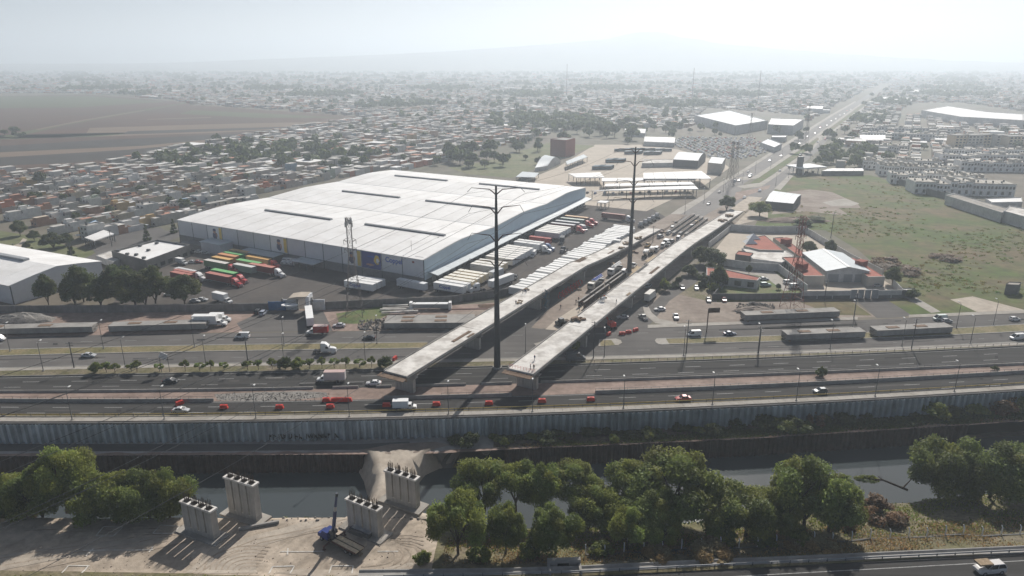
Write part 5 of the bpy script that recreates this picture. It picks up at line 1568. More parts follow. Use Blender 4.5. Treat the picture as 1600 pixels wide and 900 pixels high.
for i, (pix, h, rf) in enumerate((([(1085, 180), (1150, 196), (1200, 188), (1140, 172)], 12, 'canopy_sheet'), ([(1200, 194), (1240, 196), (1256, 186), (1205, 184)], 12, 'white_roof'), ([(1188, 222), (1210, 230), (1222, 224), (1200, 216)], 6, 'canopy_sheet'), ([(1205, 214), (1228, 214), (1230, 211), (1207, 211)], 6, 'white_roof'), ([(1440, 172), (1500, 182), (1600, 188), (1600, 178), (1540, 174), (1480, 165)], 12, 'white_roof'), ([(1372, 154), (1425, 157), (1425, 153), (1372, 151)], 9, 'white_roof'), ([(1352, 176), (1380, 179), (1380, 174), (1356, 172)], 9, 'sidewalk'), ([(1260, 169), (1286, 170), (1286, 165), (1261, 165)], 9, 'white_roof'), ([(1416, 143), (1436, 144), (1436, 140), (1416, 140)], 9, 'white_roof'), ([(1458, 144), (1486, 144), (1486, 141), (1458, 141)], 9, 'white_roof'))):
    flat_block('factory', ['vast grey roofed factory beyond the car storage lot', 'white roofed factory hall at the left of the avenue', 'small grey hall beside the avenue, below the factories', 'small white hall beside the avenue by the grey hall', 'long white factory roof at the right edge, in haze', 'thin white hall roof at the right of the far avenue', 'pale hall beside the far avenue', 'bright white hall left of the far avenue', 'tiny bright hall high on the plain, right of the avenue', 'second tiny bright hall high on the plain'][i], 'factory', pix, h, 'pale_wall', rf, .8)
# carport and kiosk shops at the town edge, left
canopy_roof('white carport roof in the lot at the town edge', [(132, 371), (147, 376), (178, 365), (162, 359)], 4.5, 'white_roof', 4, 'carport')
flat_block('blue_roof_shop', 'narrow shop with a sky blue roof at the town edge', 'shop', [(134, 350), (136, 354), (154, 347), (150, 343)], 7, 'blue_tarp', 'blue_wall', .3)

# ================================================================== VEHICLE KITS (x forward, wheels on z = 0)
def wheel_kit(r=.33, wd=.22):
    ty = MB().tube((0, -wd / 2, 0), (0, wd / 2, 0), r, r, 12).mesh('wheel', 'tyre')
    rm = MB().tube((0, -wd / 2 - .012, 0), (0, wd / 2 + .012, 0), r * .62, r * .62, 8).mesh('rim', 'rim')
    return ty, rm
WK = {}
def wheels(pos, r=.33, wd=.22):
    k = (r, wd)
    if k not in WK: WK[k] = wheel_kit(r, wd)
    ty, rm = WK[k]
    return [('wheel', ty, [('rim', rm, [])], (x, y, r)) for x, y in pos]
def body_sections(st, w):
    secs = []
    for x, zb, zt, k in st:
        h = w / 2 * k
        secs.append([(x, -h * .96, zb), (x, -h, zb + (zt - zb) * .45), (x, -h * .97, zb + (zt - zb) * .8), (x, -h * .82, zt), (x, h * .82, zt), (x, h * .97, zb + (zt - zb) * .8), (x, h, zb + (zt - zb) * .45), (x, h * .96, zb)])
    return secs
def car_kit(kind):
    """sedan, hatch, suv, van, pickup"""
    P = dict(
        sedan=dict(L=4.5, W=1.78, st=[(-2.25, .45, .80, .86), (-2.15, .28, .95, .95), (-1.6, .24, 1.0, 1), (0, .22, .96, 1), (1.0, .22, .95, 1), (1.8, .24, .82, .97), (2.2, .3, .68, .86), (2.27, .42, .58, .8)], cab=[(-1.75, -1.0, .25, 1.15)], zb=.94, zr=1.45),
        hatch=dict(L=4.0, W=1.72, st=[(-2.0, .45, .9, .88), (-1.93, .28, 1.0, .96), (-1.3, .24, 1.02, 1), (.2, .22, .98, 1), (.9, .22, .96, 1), (1.6, .24, .84, .97), (1.95, .3, .7, .86), (2.0, .42, .6, .8)], cab=[(-1.92, -1.5, .1, 1.0)], zb=.96, zr=1.5),
        suv=dict(L=4.8, W=1.9, st=[(-2.4, .5, 1.05, .9), (-2.33, .34, 1.15, .97), (-1.5, .3, 1.16, 1), (.3, .3, 1.12, 1), (1.2, .3, 1.1, 1), (2.0, .32, 1.0, .97), (2.35, .4, .85, .9), (2.42, .5, .75, .85)], cab=[(-2.33, -2.0, .3, 1.05)], zb=1.1, zr=1.78),
        van=dict(L=5.0, W=1.9, st=[(-2.5, .45, 1.15, .94), (-2.45, .32, 1.25, 1), (0, .3, 1.25, 1), (1.2, .3, 1.2, 1), (2.0, .3, 1.05, .97), (2.42, .36, .85, .9), (2.5, .45, .75, .85)], cab=[(-2.45, -2.35, 1.0, 1.95)], zb=1.2, zr=2.15),
        pickup=dict(L=5.3, W=1.9, st=[(-2.65, .5, .95, .95), (-2.6, .42, 1.05, 1), (-.6, .38, 1.08, 1), (.6, .36, 1.1, 1), (1.4, .36, 1.08, 1), (2.2, .4, 1.0, .97), (2.58, .45, .85, .9), (2.65, .55, .75, .85)], cab=[(-.75, -.6, .45, 1.2)], zb=1.06, zr=1.78))[kind]
    kit = []
    kit.append(('body', MB().loft(body_sections(P['st'], P['W'])).mesh('body', 'paint'), []))
    x0, x1, x2, x3 = P['cab'][0]; zb, zr = P['zb'], P['zr']; w = P['W'] / 2
    g = MB().loft([[(a, -ww, z), (b, -ww, z), (b, ww, z), (a, ww, z)] for a, b, ww, z in ((x0, x3, w * .88, zb - .05), (x1, x2, w * .72, zr - .05))])
    kit.append(('windows', g.mesh('windows', 'glass'), []))
    rf = MB().loft([[(x1 - .06, -w * .74, zr - .06), (x2 + .06, -w * .74, zr - .06), (x2 + .06, w * .74, zr - .06), (x1 - .06, w * .74, zr - .06)], [(x1 + .05, -w * .66, zr + .02), (x2 - .08, -w * .66, zr + .02), (x2 - .08, w * .66, zr + .02), (x1 + .05, w * .66, zr + .02)]])
    for sg in (-1, 1):
        for (a, b) in ((x0, x1), (x3, x2), ((x0 + x3) / 2 - .1, (x1 + x2) / 2 - .05)) + (((x0 * .6 + x3 * .4 - 1.0, x1 * .6 + x2 * .4 - .9),) if kind == 'van' else ()):
            rf.tube((a, sg * w * .885, zb - .04), (b, sg * w * .73, zr - .04), .06, .05, 4)
    if kind == 'van':
        for sg in (-1, 1): rf.add([(x0 + .03, sg * w * .89, zb), (.2, sg * w * .89, zb), (.1, sg * w * .735, zr - .04), (x1, sg * w * .735, zr - .04)], [(0, 1, 2, 3)])
    kit.append(('roof', rf.mesh('roof', 'paint'), []))
    L2 = P['L'] / 2
    for sg in (-1, 1):
        kit.append(('headlight', MB().bb(L2 - .14, L2 - .02, sg * w * .72 - .16, sg * w * .72 + .16, .58, .74).mesh('headlight', 'lamp_head'), []))
        kit.append(('taillight', MB().bb(-L2 - .015, -L2 + .1, sg * w * .76 - .13, sg * w * .76 + .13, .68, .9).mesh('taillight', 'red_plastic'), []))
        kit.append(('mirror', MB().bb(x3 - .35, x3 - .2, sg * (w + .02) - .1, sg * (w + .02) + .1, zb, zb + .14).mesh('mirror', 'paint'), []))
    if kind == 'pickup':
        kit.append(('bed', MB().bb(-2.5, -.85, -.72, .72, 1.04, 1.10).mesh('bed', 'chassis'), []))
    fx = L2 * .62
    kit += wheels([(fx, -w + .1), (fx, w - .1), (-fx, -w + .1), (-fx, w - .1)], .36 if kind in ('suv', 'pickup') else .32)
    return kit
CK = {k: car_kit(k) for k in ('sedan', 'hatch', 'suv', 'van', 'pickup')}

def trailer_kit(L=14.6, H=4.0, W=2.6, ribs=True):
    kit = [('box', MB().bb(-L, 0, -W / 2, W / 2, 1.12, H).mesh('box', 'matt_paint'), [])]
    kit.append(('roof', MB().bb(-L - .03, .03, -W / 2 - .03, W / 2 + .03, H, H + .08).mesh('roof', 'matt_paint'), []))
    dm = MB()
    kit.append(('door', MB().bb(-L - .06, -L, -W / 2 + .08, -.03, 1.2, H - .1).mesh('door', 'matt_paint'), []))
    kit.append(('door', MB().bb(-L - .06, -L, .03, W / 2 - .08, 1.2, H - .1).mesh('door', 'matt_paint'), []))
    kit.append(('frame', MB().bb(-L, -.3, -.5, .5, .85, 1.12).bb(-L + .4, -L + 3.6, -1.0, 1.0, .55, .8).mesh('frame', 'chassis'), []))
    kit.append(('side_rail', MB().bb(-L, 0, -W / 2 - .03, W / 2 + .03, 1.08, 1.24).mesh('side_rail', 'grey_metal'), []))
    for y in (-.8, .8): kit.append(('landing_leg', MB().bb(-2.9, -2.7, y - .1, y + .1, 0, 1.1).mesh('landing_leg', 'chassis'), []))
    kit += wheels([(x, y) for x in (-L + 1.3, -L + 2.6) for y in (-1.05, 1.05)], .5, .5)
    return kit
TK = trailer_kit()
TKL = trailer_kit(12.2, 3.9)
LTM = textmesh('Coppel', 1.9, .04); LTM.materials.append(MATS['letter_blue'])
def tractor_kit(sleeper=True, fairing=True):
    w = 1.2
    kit = []
    hood = MB().loft([[(x, -k, .75), (x, -k, z - .25), (x, -k * .8, z), (x, k * .8, z), (x, k, z - .25), (x, k, .75)] for x, z, k in ((.9, 2.05, 1.0), (1.9, 1.95, .92), (2.7, 1.75, .8), (2.9, 1.5, .75))])
    kit.append(('hood', hood.mesh('hood', 'paint'), []))
    x0 = -1.9 if sleeper else -.6
    cab = MB().loft([[(x, -k, .8), (x, -k, zz), (x, -k * .86, zt), (x, k * .86, zt), (x, k, zz), (x, k, .8)] for x, zz, zt, k in ((x0, 2.75, 2.95, 1.18), (.2, 2.75, 2.95, 1.18), (.95, 2.15, 2.2, 1.12))])
    kit.append(('cab', cab.mesh('cab', 'paint'), []))
    if fairing:
        f = MB().loft([[(x0, -1.1, 2.9), (x0, -1.0, 3.75), (x0, 1.0, 3.75), (x0, 1.1, 2.9)], [(-.5, -1.1, 2.9), (-.5, -.95, 3.6), (-.5, .95, 3.6), (-.5, 1.1, 2.9)], [(.25, -1.0, 2.9), (.25, -.8, 3.0), (.25, .8, 3.0), (.25, 1.0, 2.9)]])
        kit.append(('roof_fairing', f.mesh('roof_fairing', 'paint'), []))
    kit.append(('windscreen', MB().add([(.30, -.95, 2.72), (.30, .95, 2.72), (.93, .98, 2.2), (.93, -.98, 2.2)], [(0, 3, 2, 1)]).add([(.34, -.95, 2.76), (.34, .95, 2.76), (.99, .98, 2.22), (.99, -.98, 2.22)], [(0, 3, 2, 1)]).mesh('windscreen', 'glass'), []))
    for sg in (-1, 1):
        kit.append(('side_window', MB().box(.1, sg * 1.19, 2.25, .9, .04, .7).mesh('side_window', 'glass'), []))
        kit.append(('fuel_tank', MB().tube((-1.3, sg * 1.0, .75), (.3, sg * 1.0, .75), .32, .32, 8).mesh('fuel_tank', 'rim'), []))
        kit.append(('fender', MB().tube((2.05, sg * .82, .72), (2.05, sg * 1.2, .72), .62, .62, 8).mesh('fender', 'paint'), []))
        kit.append(('headlight', MB().bb(2.78, 2.94, sg * .72 - .14, sg * .72 + .14, 1.05, 1.3).mesh('headlight', 'lamp_head'), []))
        kit.append(('exhaust', MB().tube((x0 - .15, sg * .95, 1), (x0 - .15, sg * .95, 3.5), .09, .09, 6).mesh('exhaust', 'rim'), []))
    kit.append(('grille', MB().bb(2.88, 2.95, -.5, .5, .9, 1.5).mesh('grille', 'rim'), []))
    kit.append(('bumper', MB().bb(2.75, 3.05, -1.15, 1.15, .4, .75).mesh('bumper', 'rim'), []))
    kit.append(('chassis', MB().bb(-4.6, 2.7, -.45, .45, .65, .95).bb(-4.2, -3.0, -.55, .55, .95, 1.12).mesh('chassis', 'chassis'), []))
    kit += wheels([(2.05, -1.0), (2.05, 1.0)], .5, .3) + wheels([(x, y) for x in (-2.9, -4.2) for y in (-.95, .95)], .5, .55)
    return kit
RK = tractor_kit(); RKS = tractor_kit(False, False)
def boxtruck_kit(L=5.0, H=3.3):
    kit = []
    cab = MB().loft([[(x, -.98 * k, .6), (x, -.98 * k, z), (x, .98 * k, z), (x, .98 * k, .6)] for x, z, k in ((1.0, 2.15, 1), (1.9, 2.15, 1), (2.5, 1.35, .98), (3.4, 1.2, .92), (3.5, .8, .88))])
    kit.append(('cab', cab.mesh('cab', 'paint'), []))
    kit.append(('windscreen', MB().add([(1.96, -.86, 2.08), (1.96, .86, 2.08), (2.5, .88, 1.4), (2.5, -.88, 1.4)], [(0, 3, 2, 1)]).mesh('windscreen', 'glass'), []))
    for sg in (-1, 1):
        kit.append(('side_window', MB().box(1.5, sg * .985, 1.72, .8, .03, .55).mesh('side_window', 'glass'), []))
        kit.append(('headlight', MB().bb(3.4, 3.53, sg * .6 - .12, sg * .6 + .12, .85, 1.05).mesh('headlight', 'lamp_head'), []))
    kit.append(('cargo_box', MB().bb(.9 - L, .9, -1.15, 1.15, .95, H).mesh('cargo_box', 'matt_paint'), []))
    kit.append(('cargo_roof', MB().bb(.87 - L, .93, -1.18, 1.18, H, H + .06).mesh('cargo_roof', 'matt_paint'), []))
    kit.append(('chassis', MB().bb(.9 - L, 3.4, -.4, .4, .5, .95).mesh('chassis', 'chassis'), []))
    kit.append(('bumper', MB().bb(3.4, 3.6, -.95, .95, .4, .6).mesh('bumper', 'rim'), []))
    kit += wheels([(2.6, -.88), (2.6, .88)], .42, .26) + wheels([(1.9 - L * .6 - 1, -.85), (1.9 - L * .6 - 1, .85)], .42, .5)
    return kit
BK = boxtruck_kit(); BKL = boxtruck_kit(7.0, 3.8)
def bus_kit(L=11.5, H=3.1):
    kit = [('body', MB().loft([[(x, -1.25 * k, .4), (x, -1.25 * k, H - .25), (x, -1.0 * k, H), (x, 1.0 * k, H), (x, 1.25 * k, H - .25), (x, 1.25 * k, .4)] for x, k in ((-L / 2, .96), (-L / 2 + .2, 1), (L / 2 - .3, 1), (L / 2, .94))]).mesh('body', 'paint'), [])]
    for sg in (-1, 1): kit.append(('windows', MB().box(0, sg * 1.255, 2.0, L - 1, .03, .9).mesh('windows', 'glass'), []))
    kit.append(('windscreen', MB().box(L / 2 + .0, 0, 1.9, .05, 2.1, 1.2).mesh('windscreen', 'glass'), []))
    kit.append(('roof_unit', MB().bb(-2, 1, -.7, .7, H, H + .25).mesh('roof_unit', 'matt_paint'), []))
    kit += wheels([(x, y) for x in (L * .3, -L * .28) for y in (-1.1, 1.1)], .48, .3)
    return kit
UK = bus_kit()

def pdir(x0, y0, x1, y1, z=0):
    a, b = G(x0, y0, z), G(x1, y1, z); d = b - a
    return math.atan2(d.y, d.x)
WHITE, SILVER, BLACK, RED, BLUE = (.74, .74, .73), (.42, .43, .44), (.02, .021, .023), (.40, .02, .02), (.035, .06, .13)
GREY = (.16, .165, .17)
# heading of the freeway lanes: 0 = rightwards
def road_rz(f, x): return pdir(x, f(x), x + 40, f(x + 40))
for kind, x, y, hd, c, lb, nm, cat in (
    ('sedan', 283, 643.5, 0, SILVER, 'silver sedan overtaking a tipped red barrier on the near freeway lanes', 'car', 'car'),
    ('sedan', 1067, 625, 1, RED, 'red sedan alone on the near freeway lanes at the right', 'car', 'car'),
    ('hatch', 1281, 613.5, 1, (.05, .075, .10), 'dark blue hatchback on the near freeway lanes at the right', 'car', 'car'),
    ('sedan', 267, 597.5, 0, BLACK, 'black sedan on the far freeway lanes at the left', 'car', 'car'),
    ('sedan', 584, 601, 1, WHITE, 'white sedan beside the end of the left flyover', 'car', 'car'),
    ('sedan', 139, 557.5, 0, SILVER, 'white and dark taxi-like sedan on the service road behind the shrubs', 'car', 'car'),
    ('sedan', 577, 530, 1, BLACK, 'black sedan in front of the shaded concrete girder', 'car', 'car'),
    ('sedan', 530, 510.5, 1, WHITE, 'white hatchback waiting on the dirt edge right of the red box truck', 'car', 'car'),
    ('van', 379, 528, 1, WHITE, 'white minibus with dark windows passing the white lorries', 'minibus', 'minibus'),
    ('van', -3, 532, 0, WHITE, 'white minibus cut by the left edge of the picture', 'minibus', 'minibus'),
    ('van', 1084, 525, 1, WHITE, 'white panel van behind the median nose right of the flyover', 'van', 'van'),
    ('sedan', 1140, 523.5, 0, BLUE, 'dark blue sedan ahead of the white panel van', 'car', 'car'),
    ('van', 1468, 500, 1, (.55, .62, .58), 'green and white minibus next to the right concrete girder', 'minibus', 'minibus'),
    ('hatch', 1479, 503.5, 0, SILVER, 'silver hatchback half hidden by the right concrete girder', 'car', 'car'),
    ('hatch', 1585, 500.5, 0, WHITE, 'white hatchback on the service road near the right edge', 'car', 'car'),
    ('van', 1589, 530, 1, WHITE, 'white minibus cut by the right edge of the picture', 'minibus', 'minibus'),
    ('sedan', 973, 497.5, 1, SILVER, 'silver sedan in the shade under the right flyover', 'car', 'car'),
    ('pickup', 1005, 498, 2, (.55, .55, .52), 'pale pickup leaving the shade of the right flyover', 'pickup', 'pickup'),
    ('sedan', 1031, 485, 1, WHITE, 'white sedan parked on the dirt lot beside the flyover', 'car', 'car'),
    ('pickup', 1056, 497, 3, WHITE, 'white pickup seen from its front on the dirt lot', 'pickup', 'pickup'),
    ('hatch', 1107, 471, 3, GREY, 'grey hatchback at the end of the low grey wall', 'car', 'car'),
    ('sedan', 1131, 470, 3, (.25, .02, .03), 'dark red sedan beside the low grey wall', 'car', 'car'),
    ('sedan', 1066, 451, 3, BLACK, 'dark sedan parked under the shrubs by the right flyover', 'car', 'car'),
    ('hatch', 1088, 452, 3, WHITE, 'small white car on the lane by the shrubs', 'car', 'car'),
    ('sedan', 1193, 437.5, 0, SILVER, 'rear one of two cars beside the small red roofed house', 'car', 'car'),
    ('suv', 1196, 447, 0, (.3, .42, .42), 'pale green car beside the small red roofed house', 'car', 'car'),
    ('suv', 1232, 443, 0, WHITE, 'rear one of two white estate cars by the lattice tower', 'car', 'car'),
    ('van', 1241, 450, 0, WHITE, 'front one of two white estate cars by the lattice tower', 'van', 'van'),
    ('sedan', 1370, 447.5, 0, SILVER, 'silver sedan parked in front of the grey metal hall', 'car', 'car'),
    ('sedan', 900, 367, 3, WHITE, 'placeholder', 'car', 'car'),
    ('sedan', 1124, 301, 4, WHITE, 'white car at the curve of the avenue by the round tree', 'car', 'car'),
    ('sedan', 1169, 269, 4, WHITE, 'white car driving down the left avenue carriageway', 'car', 'car'),
    ('suv', 1148, 284, 4, WHITE, 'white car at the avenue junction by the lattice towers', 'car', 'car'),
):
    if lb == 'placeholder': continue
    rz = {0: road_rz(cAtop, x), 1: road_rz(cAtop, x) + math.pi, 2: pdir(1015, 506, 990, 488), 3: math.pi / 2 - .1 + math.pi, 4: ANG}[hd]
    place(CK[kind], nm, lb, cat, G(x, y, .012), rz, None, c)
# the big pickup-like car bottom right
place(CK['suv'], 'car', 'white and brown loaded estate car on the near road at the bottom right', 'car', G(1545, 893, -2.19), road_rz(cAtop, 1545) + math.pi, None, (.62, .60, .58), 1.2)
p = G(1548, 881, -2.19)
MB().bb(.2, 3.0, -.9, .9, 2.13, 2.5).build('roof_load', 'timber', None, G(1545, 893, -2.19), rz=road_rz(cAtop, 1545) + math.pi)
tag(bpy.data.objects['roof_load'], 'brown load strapped on the roof of the near estate car', 'roof load')
# lorries on the roads
def lorry(kit, x, y, rz, label, nm='box_truck', cat='truck', color=WHITE, colors=None, z=.012, scale=None):
    return place(kit, nm, label, cat, G(x, y, z), rz, None, color, scale, colors)
lorry(BKL, 512, 596, road_rz(cAtop, 512) + math.pi, 'white cab truck with a faded pink and white box on the far freeway lanes', colors={'cargo_box': (.55, .52, .51), 'cargo_roof': (.50, .36, .34)}, scale=.9)
lorry(BK, 634, 639, road_rz(cAtop, 634), 'white utility truck in the shade of the left flyover pier', colors={'cargo_box': (.55, .62, .68)}, scale=.86)
lorry(BK, 495, 522, road_rz(cAtop, 495) + math.pi, 'small white cab truck with a bright red box', colors={'cargo_box': RED, 'cargo_roof': (.55, .42, .40)})
lorry(BKL, 336, 509, road_rz(cAtop, 336), 'long white box lorry parked on the red dirt behind the girder', scale=(1.25, 1.15, 1.1))
lorry(BK, 346, 502.5, road_rz(cAtop, 336), 'short white box lorry behind the long one on the red dirt')
place(RK, 'tractor_unit', 'lone white tractor unit turning on the service road', 'truck', G(512, 551, .012), road_rz(cAtop, 512), None, WHITE)
tk_ = place(TK, 'trailer', 'white semi trailer backed through the yard gate', 'trailer', G(483, 493, .012), pdir(487, 520, 482, 482), None, WHITE)
place(RKS, 'tractor_unit', 'white tractor unit under the gatehouse canopy', 'truck', G(482.5, 488, .012), pdir(487, 520, 482, 482), None, WHITE)
for x, y, lb, c in ((412, 491, 'silver and blue car parked beside the blue fence', (.35, .38, .45)), (404, 489, 'black car parked beside the blue fence', BLACK)):
    place(CK['suv'], 'car', lb, 'car', G(x, y, .012), pdir(406, 500, 424, 484), None, c)

# ------------------------------------------------------------------ trucks in the yard
fr_dir = math.atan2(-eu.y, -eu.x)         # along the warehouse front, to the right
DOCK = math.atan2(DB.y, DB.x)
def semi(x, y, rz, tc, rc, label, roofc=None, tractor=True, tl=None, kit=None, z=.012, fair=True):
    """x, y: ground under the nose of the trailer"""
    p = G(x, y, z)
    place(kit or TK, 'trailer', (tl or 'trailer of the ' + label), 'trailer', p, rz, None, tc, None, {'roof': roofc} if roofc else None)
    if tractor:
        place(RK if fair else RKS, 'tractor_unit', label, 'truck', p + Vector((math.cos(rz), math.sin(rz), 0)) * 3.3, rz, None, rc)
rz = fr_dir + .02
PINK, GREENC, ORANGE, DRED = (.42, .16, .13), (.16, .42, .16), (.62, .36, .12), (.20, .035, .035)
TR = (.46, .03, .035)
semi(429, 431, rz, DRED, WHITE, 'white tractor unit pulling a dark red container at the end of the coloured row', roofc=(.48, .2, .16), tl='dark red container coupled to the white tractor unit')
semi(408, 424, rz, (.40, .30, .14), TR, 'red tractor unit with rounded roof under the orange container row', roofc=GREENC, tl='green roofed container next to the dark red one')
semi(423, 418, rz, (.50, .38, .20), TR, 'rear red tractor unit in front of the grey canopy', roofc=ORANGE, tl='orange roofed container at the back right of the coloured row')
semi(362, 446, rz, DRED, TR, 'front red tractor unit beside the oak tree shade', roofc=PINK, tl='dark red container behind the front red tractor unit')
semi(370, 440.5, rz, (.05, .22, .08), TR, 'second red tractor unit from the front of the pair', roofc=GREENC, tl='green container behind the second red tractor unit')
semi(357, 424.5, rz, (.12, .2, .1), TR, 'third red tractor unit, half hidden by the green container', roofc=(.6, .58, .54), tl='white roofed green container at the left of the row')
for x, y, c, rf, lb in ((363, 418, (.35, .2, .08), (.62, .38, .14), 'yellow orange container, left part of the coloured row'), (372, 413, (.4, .2, .1), (.56, .27, .13), 'rust orange container, left part of the coloured row'),
                        (381, 410, (.06, .3, .1), GREENC, 'bright green container, left part of the coloured row'), (389, 406, (.5, .34, .18), (.66, .46, .22), 'pale orange container at the back left of the coloured row'), (398, 430, (.25, .28, .26), (.6, .6, .58), 'white and grey container in the right part of the coloured row')):
    place(TKL, 'trailer', lb, 'trailer', G(x, y, .012), rz, 'containers on trailers in the coloured row', c, None, {'roof': rf})
semi(306, 437, rz, (.45, .5, .52), WHITE, 'white tractor unit in front of the pink roofed trailers', roofc=(.6, .6, .6), tl='long pale trailer left of the white tractor unit', kit=TKL)
for x, y, lb in ((300, 443, 'nearest pink roofed trailer behind the tree'), (305, 439, 'second pink roofed trailer behind the tree')):
    place(TKL, 'trailer', lb, 'trailer', G(x, y, .012), rz, None, DRED, None, {'roof': PINK})
lorry(BK, 285, 413, rz, 'small white box truck parked by the office block', scale=.9)
lorry(BKL, 352, 473, rz, 'white box lorry parked against the inside of the yard wall')
for i, (x, y) in enumerate(((446, 412), (453, 412.5), (460, 413.5))):
    place(RKS, 'tractor_unit', ['left one of three white tractor units under the warehouse wall', 'middle one of three white tractor units under the warehouse wall', 'right one of three white tractor units under the warehouse wall'][i], 'truck', G(x, y, .012), fr_dir - 1.3, None, WHITE)
for x, y, k, c, lb in ((301, 411, 'sedan', SILVER, 'silver car between the office and the trailers'), (310, 411, 'sedan', (.35, .05, .04), 'red car between the office and the trailers'), (311, 395, 'sedan', WHITE, 'white car at the corner of the office block'), (322, 397, 'hatch', SILVER, 'silver car near the warehouse annex'), (265, 462, 'sedan', WHITE, 'white car half hidden under the oak tree'), (316, 470, 'sedan', SILVER, 'silver car beside the box lorry at the yard wall'), (305, 472, 'sedan', (.6, .6, .6), 'pale car against the yard wall under the trees')):
    place(CK[k], 'car', lb, 'car', G(x, y, .012), fr_dir + .5, None, c)
# white store trailers under the front wall
def lettered(tr, side=1, L=14.6, x=-9):
    o = obj('lettering', LTM, tr)
    # right hand side of the trailer (facing -y)
    facing(o, Vector((x, -1.33, 2.7)), Vector((1, 0, 0)))
    return o
for i in range(3):
    p = G(586, 458, 0) + ev * (3.2 * i)
    t = place(TK, 'trailer', ['nearest store trailer with blue lettering below the printed banner', 'second store trailer below the printed banner', 'third store trailer below the printed banner, by the wall'][i], 'trailer', p + Vector((0, 0, .012)), fr_dir + .1, None, WHITE)
    if i == 0: lettered(t)
t = place(TK, 'trailer', 'single white trailer parallel to the wall at the warehouse corner', 'trailer', G(666, 457, .012), fr_dir, None, (.66, .67, .68))
# row docked along the warehouse side
def dock(s, lead, label, tractor=None, c=WHITE, roof=None, kit=TK, txt=False):
    p = FR + ev * s - eu * (6.0 + 15.2) + Vector((0, 0, .012))
    rz_ = math.atan2(-eu.y, -eu.x) + .04
    t = place(kit, 'trailer', label, 'trailer', p, rz_, 'trailers docked along the warehouse side', c, None, {'roof': roof} if roof else None)
    if txt: lettered(t)
    if tractor: place(RK, 'tractor_unit', tractor[0], 'truck', p + Vector((math.cos(rz_), math.sin(rz_), 0)) * 3.3, rz_, None, tractor[1])
CREAM = (.74, .71, .63); TAN = (.68, .58, .40)
ordn = ['first', 'second', 'third', 'fourth', 'fifth', 'sixth', 'seventh', 'eighth', 'ninth', 'tenth', 'eleventh', 'twelfth', 'thirteenth', 'fourteenth', 'fifteenth', 'sixteenth', 'seventeenth', 'eighteenth', 'nineteenth', 'twentieth']
s = -1.0; k = 0
for i in range(6):
    dock(s + i * 4.0, 0, f'{ordn[i]} trailer of the nearest docked batch, counted from the warehouse corner' if i else 'docked store trailer with blue lettering nearest the warehouse corner', None, WHITE if i < 2 else TAN, WHITE if i in (0, 1) else CREAM, txt=(i == 0))
for i in range(3): dock(31 + i * 3.7, 0, f'{ordn[i]} trailer of the short docked batch behind the near steel pole', None, WHITE if i == 0 else TAN, (.72, .7, .66))
for i in range(7): dock(46 + i * 3.6, 0, f'{ordn[i]} trailer of the third docked batch, right of the near steel pole', None, (.68, .69, .70), (.74, .72, .68))
dock(77, 0, 'white trailer behind the white docked tractor unit', ('white tractor unit coupled at the dock beside the blue one', WHITE))
dock(81.2, 0, 'white trailer behind the blue docked tractor unit', ('blue tractor unit coupled at the warehouse dock', (.03, .09, .25)))
dock(91, 0, 'dark red trailer at the dock behind the lone white tractor', None, (.35, .06, .05), kit=TKL)
for i in range(5): dock(104 + i * 3.7, 0, f'{ordn[i]} trailer of the far docked batch of five', None, (.70, .71, .72), (.75, .73, .69))
dock(126, 0, 'dark trailer behind the first far red tractor unit', ('first far red tractor unit at the dock', TR), (.12, .05, .05), (.6, .6, .62))
dock(133, 0, 'grey trailer without tractor between the far red units', None, (.2, .22, .24), (.6, .62, .64))
dock(141, 0, 'green roofed trailer behind the second far red tractor unit', ('second far red tractor unit at the dock', TR), (.1, .16, .16), (.5, .55, .5))
dock(148, 0, 'orange roofed trailer behind the third far red tractor unit', ('third far red tractor unit at the dock, the smallest', TR), (.3, .15, .1), (.62, .42, .26))
place(RKS, 'tractor_unit', 'lone white tractor unit parked at the dock between two trailer batches', 'truck', G(851, 371, .012), DOCK, None, WHITE)
# loose vehicles on the yard lane
place(RK, 'tractor_unit', 'white tractor unit waiting beside the near steel pole', 'truck', G(742, 456, .012), DOCK + math.pi + .95, None, WHITE)
place(TK, 'trailer', 'long white trailer with a red front parked beside the near steel pole', 'trailer', G(766, 453, .012), pdir(800, 441, 762, 455), None, WHITE, None, None)
MB().bb(.02, .3, -1.28, 1.28, 1.2, 3.95).build('red_panel', 'red_plastic', bpy.data.objects.get('trailer'), None) if False else None
place(BKL, 'box_truck', 'grey box truck with blue marks behind the long white trailer', 'truck', G(769, 437, .012), pdir(795, 425, 765, 438), None, (.5, .52, .54), (1.2, 1.1, 1.0))
lorry(BK, 833, 401, pdir(840, 392, 830, 404), 'small white box truck driving down the yard lane', scale=.85)
lorry(BK, 912, 360, pdir(905, 357, 918, 362), 'small pale truck crossing the far yard lane', scale=.9)
lorry(BK, 878, 380, pdir(882, 372, 876, 384), 'dark box truck driving in the middle of the yard lane', color=(.08, .09, .1))
place(RKS, 'tractor_unit', 'dark tractor unit beside the trailer row in the yard lane', 'truck', G(880, 394, .012), pdir(888, 386, 874, 398), None, (.1, .1, .11))
place(CK['suv'], 'car', 'dark car at the yard end of the trailer row', 'car', G(805, 436, .012), pdir(808, 428, 800, 444), None, BLACK)
semi(976, 346, fr_dir - .0, (.18, .06, .05), (.6, .62, .66), 'white tractor unit with the long brown trailer in the far yard', roofc=(.3, .14, .12), tl='long brown trailer across the far end of the yard')
for i, (x, y) in enumerate(((1001, 354), (1008, 350), (1014, 347), (1020, 343.5), (1026, 340))):
    place(RKS, 'tractor_unit', f'{ordn[i]} white tractor unit of the rank behind the far steel pole, from the front', 'truck', G(x, y, .012), ANG + .5, 'rank of white tractor units behind the far steel pole', WHITE)
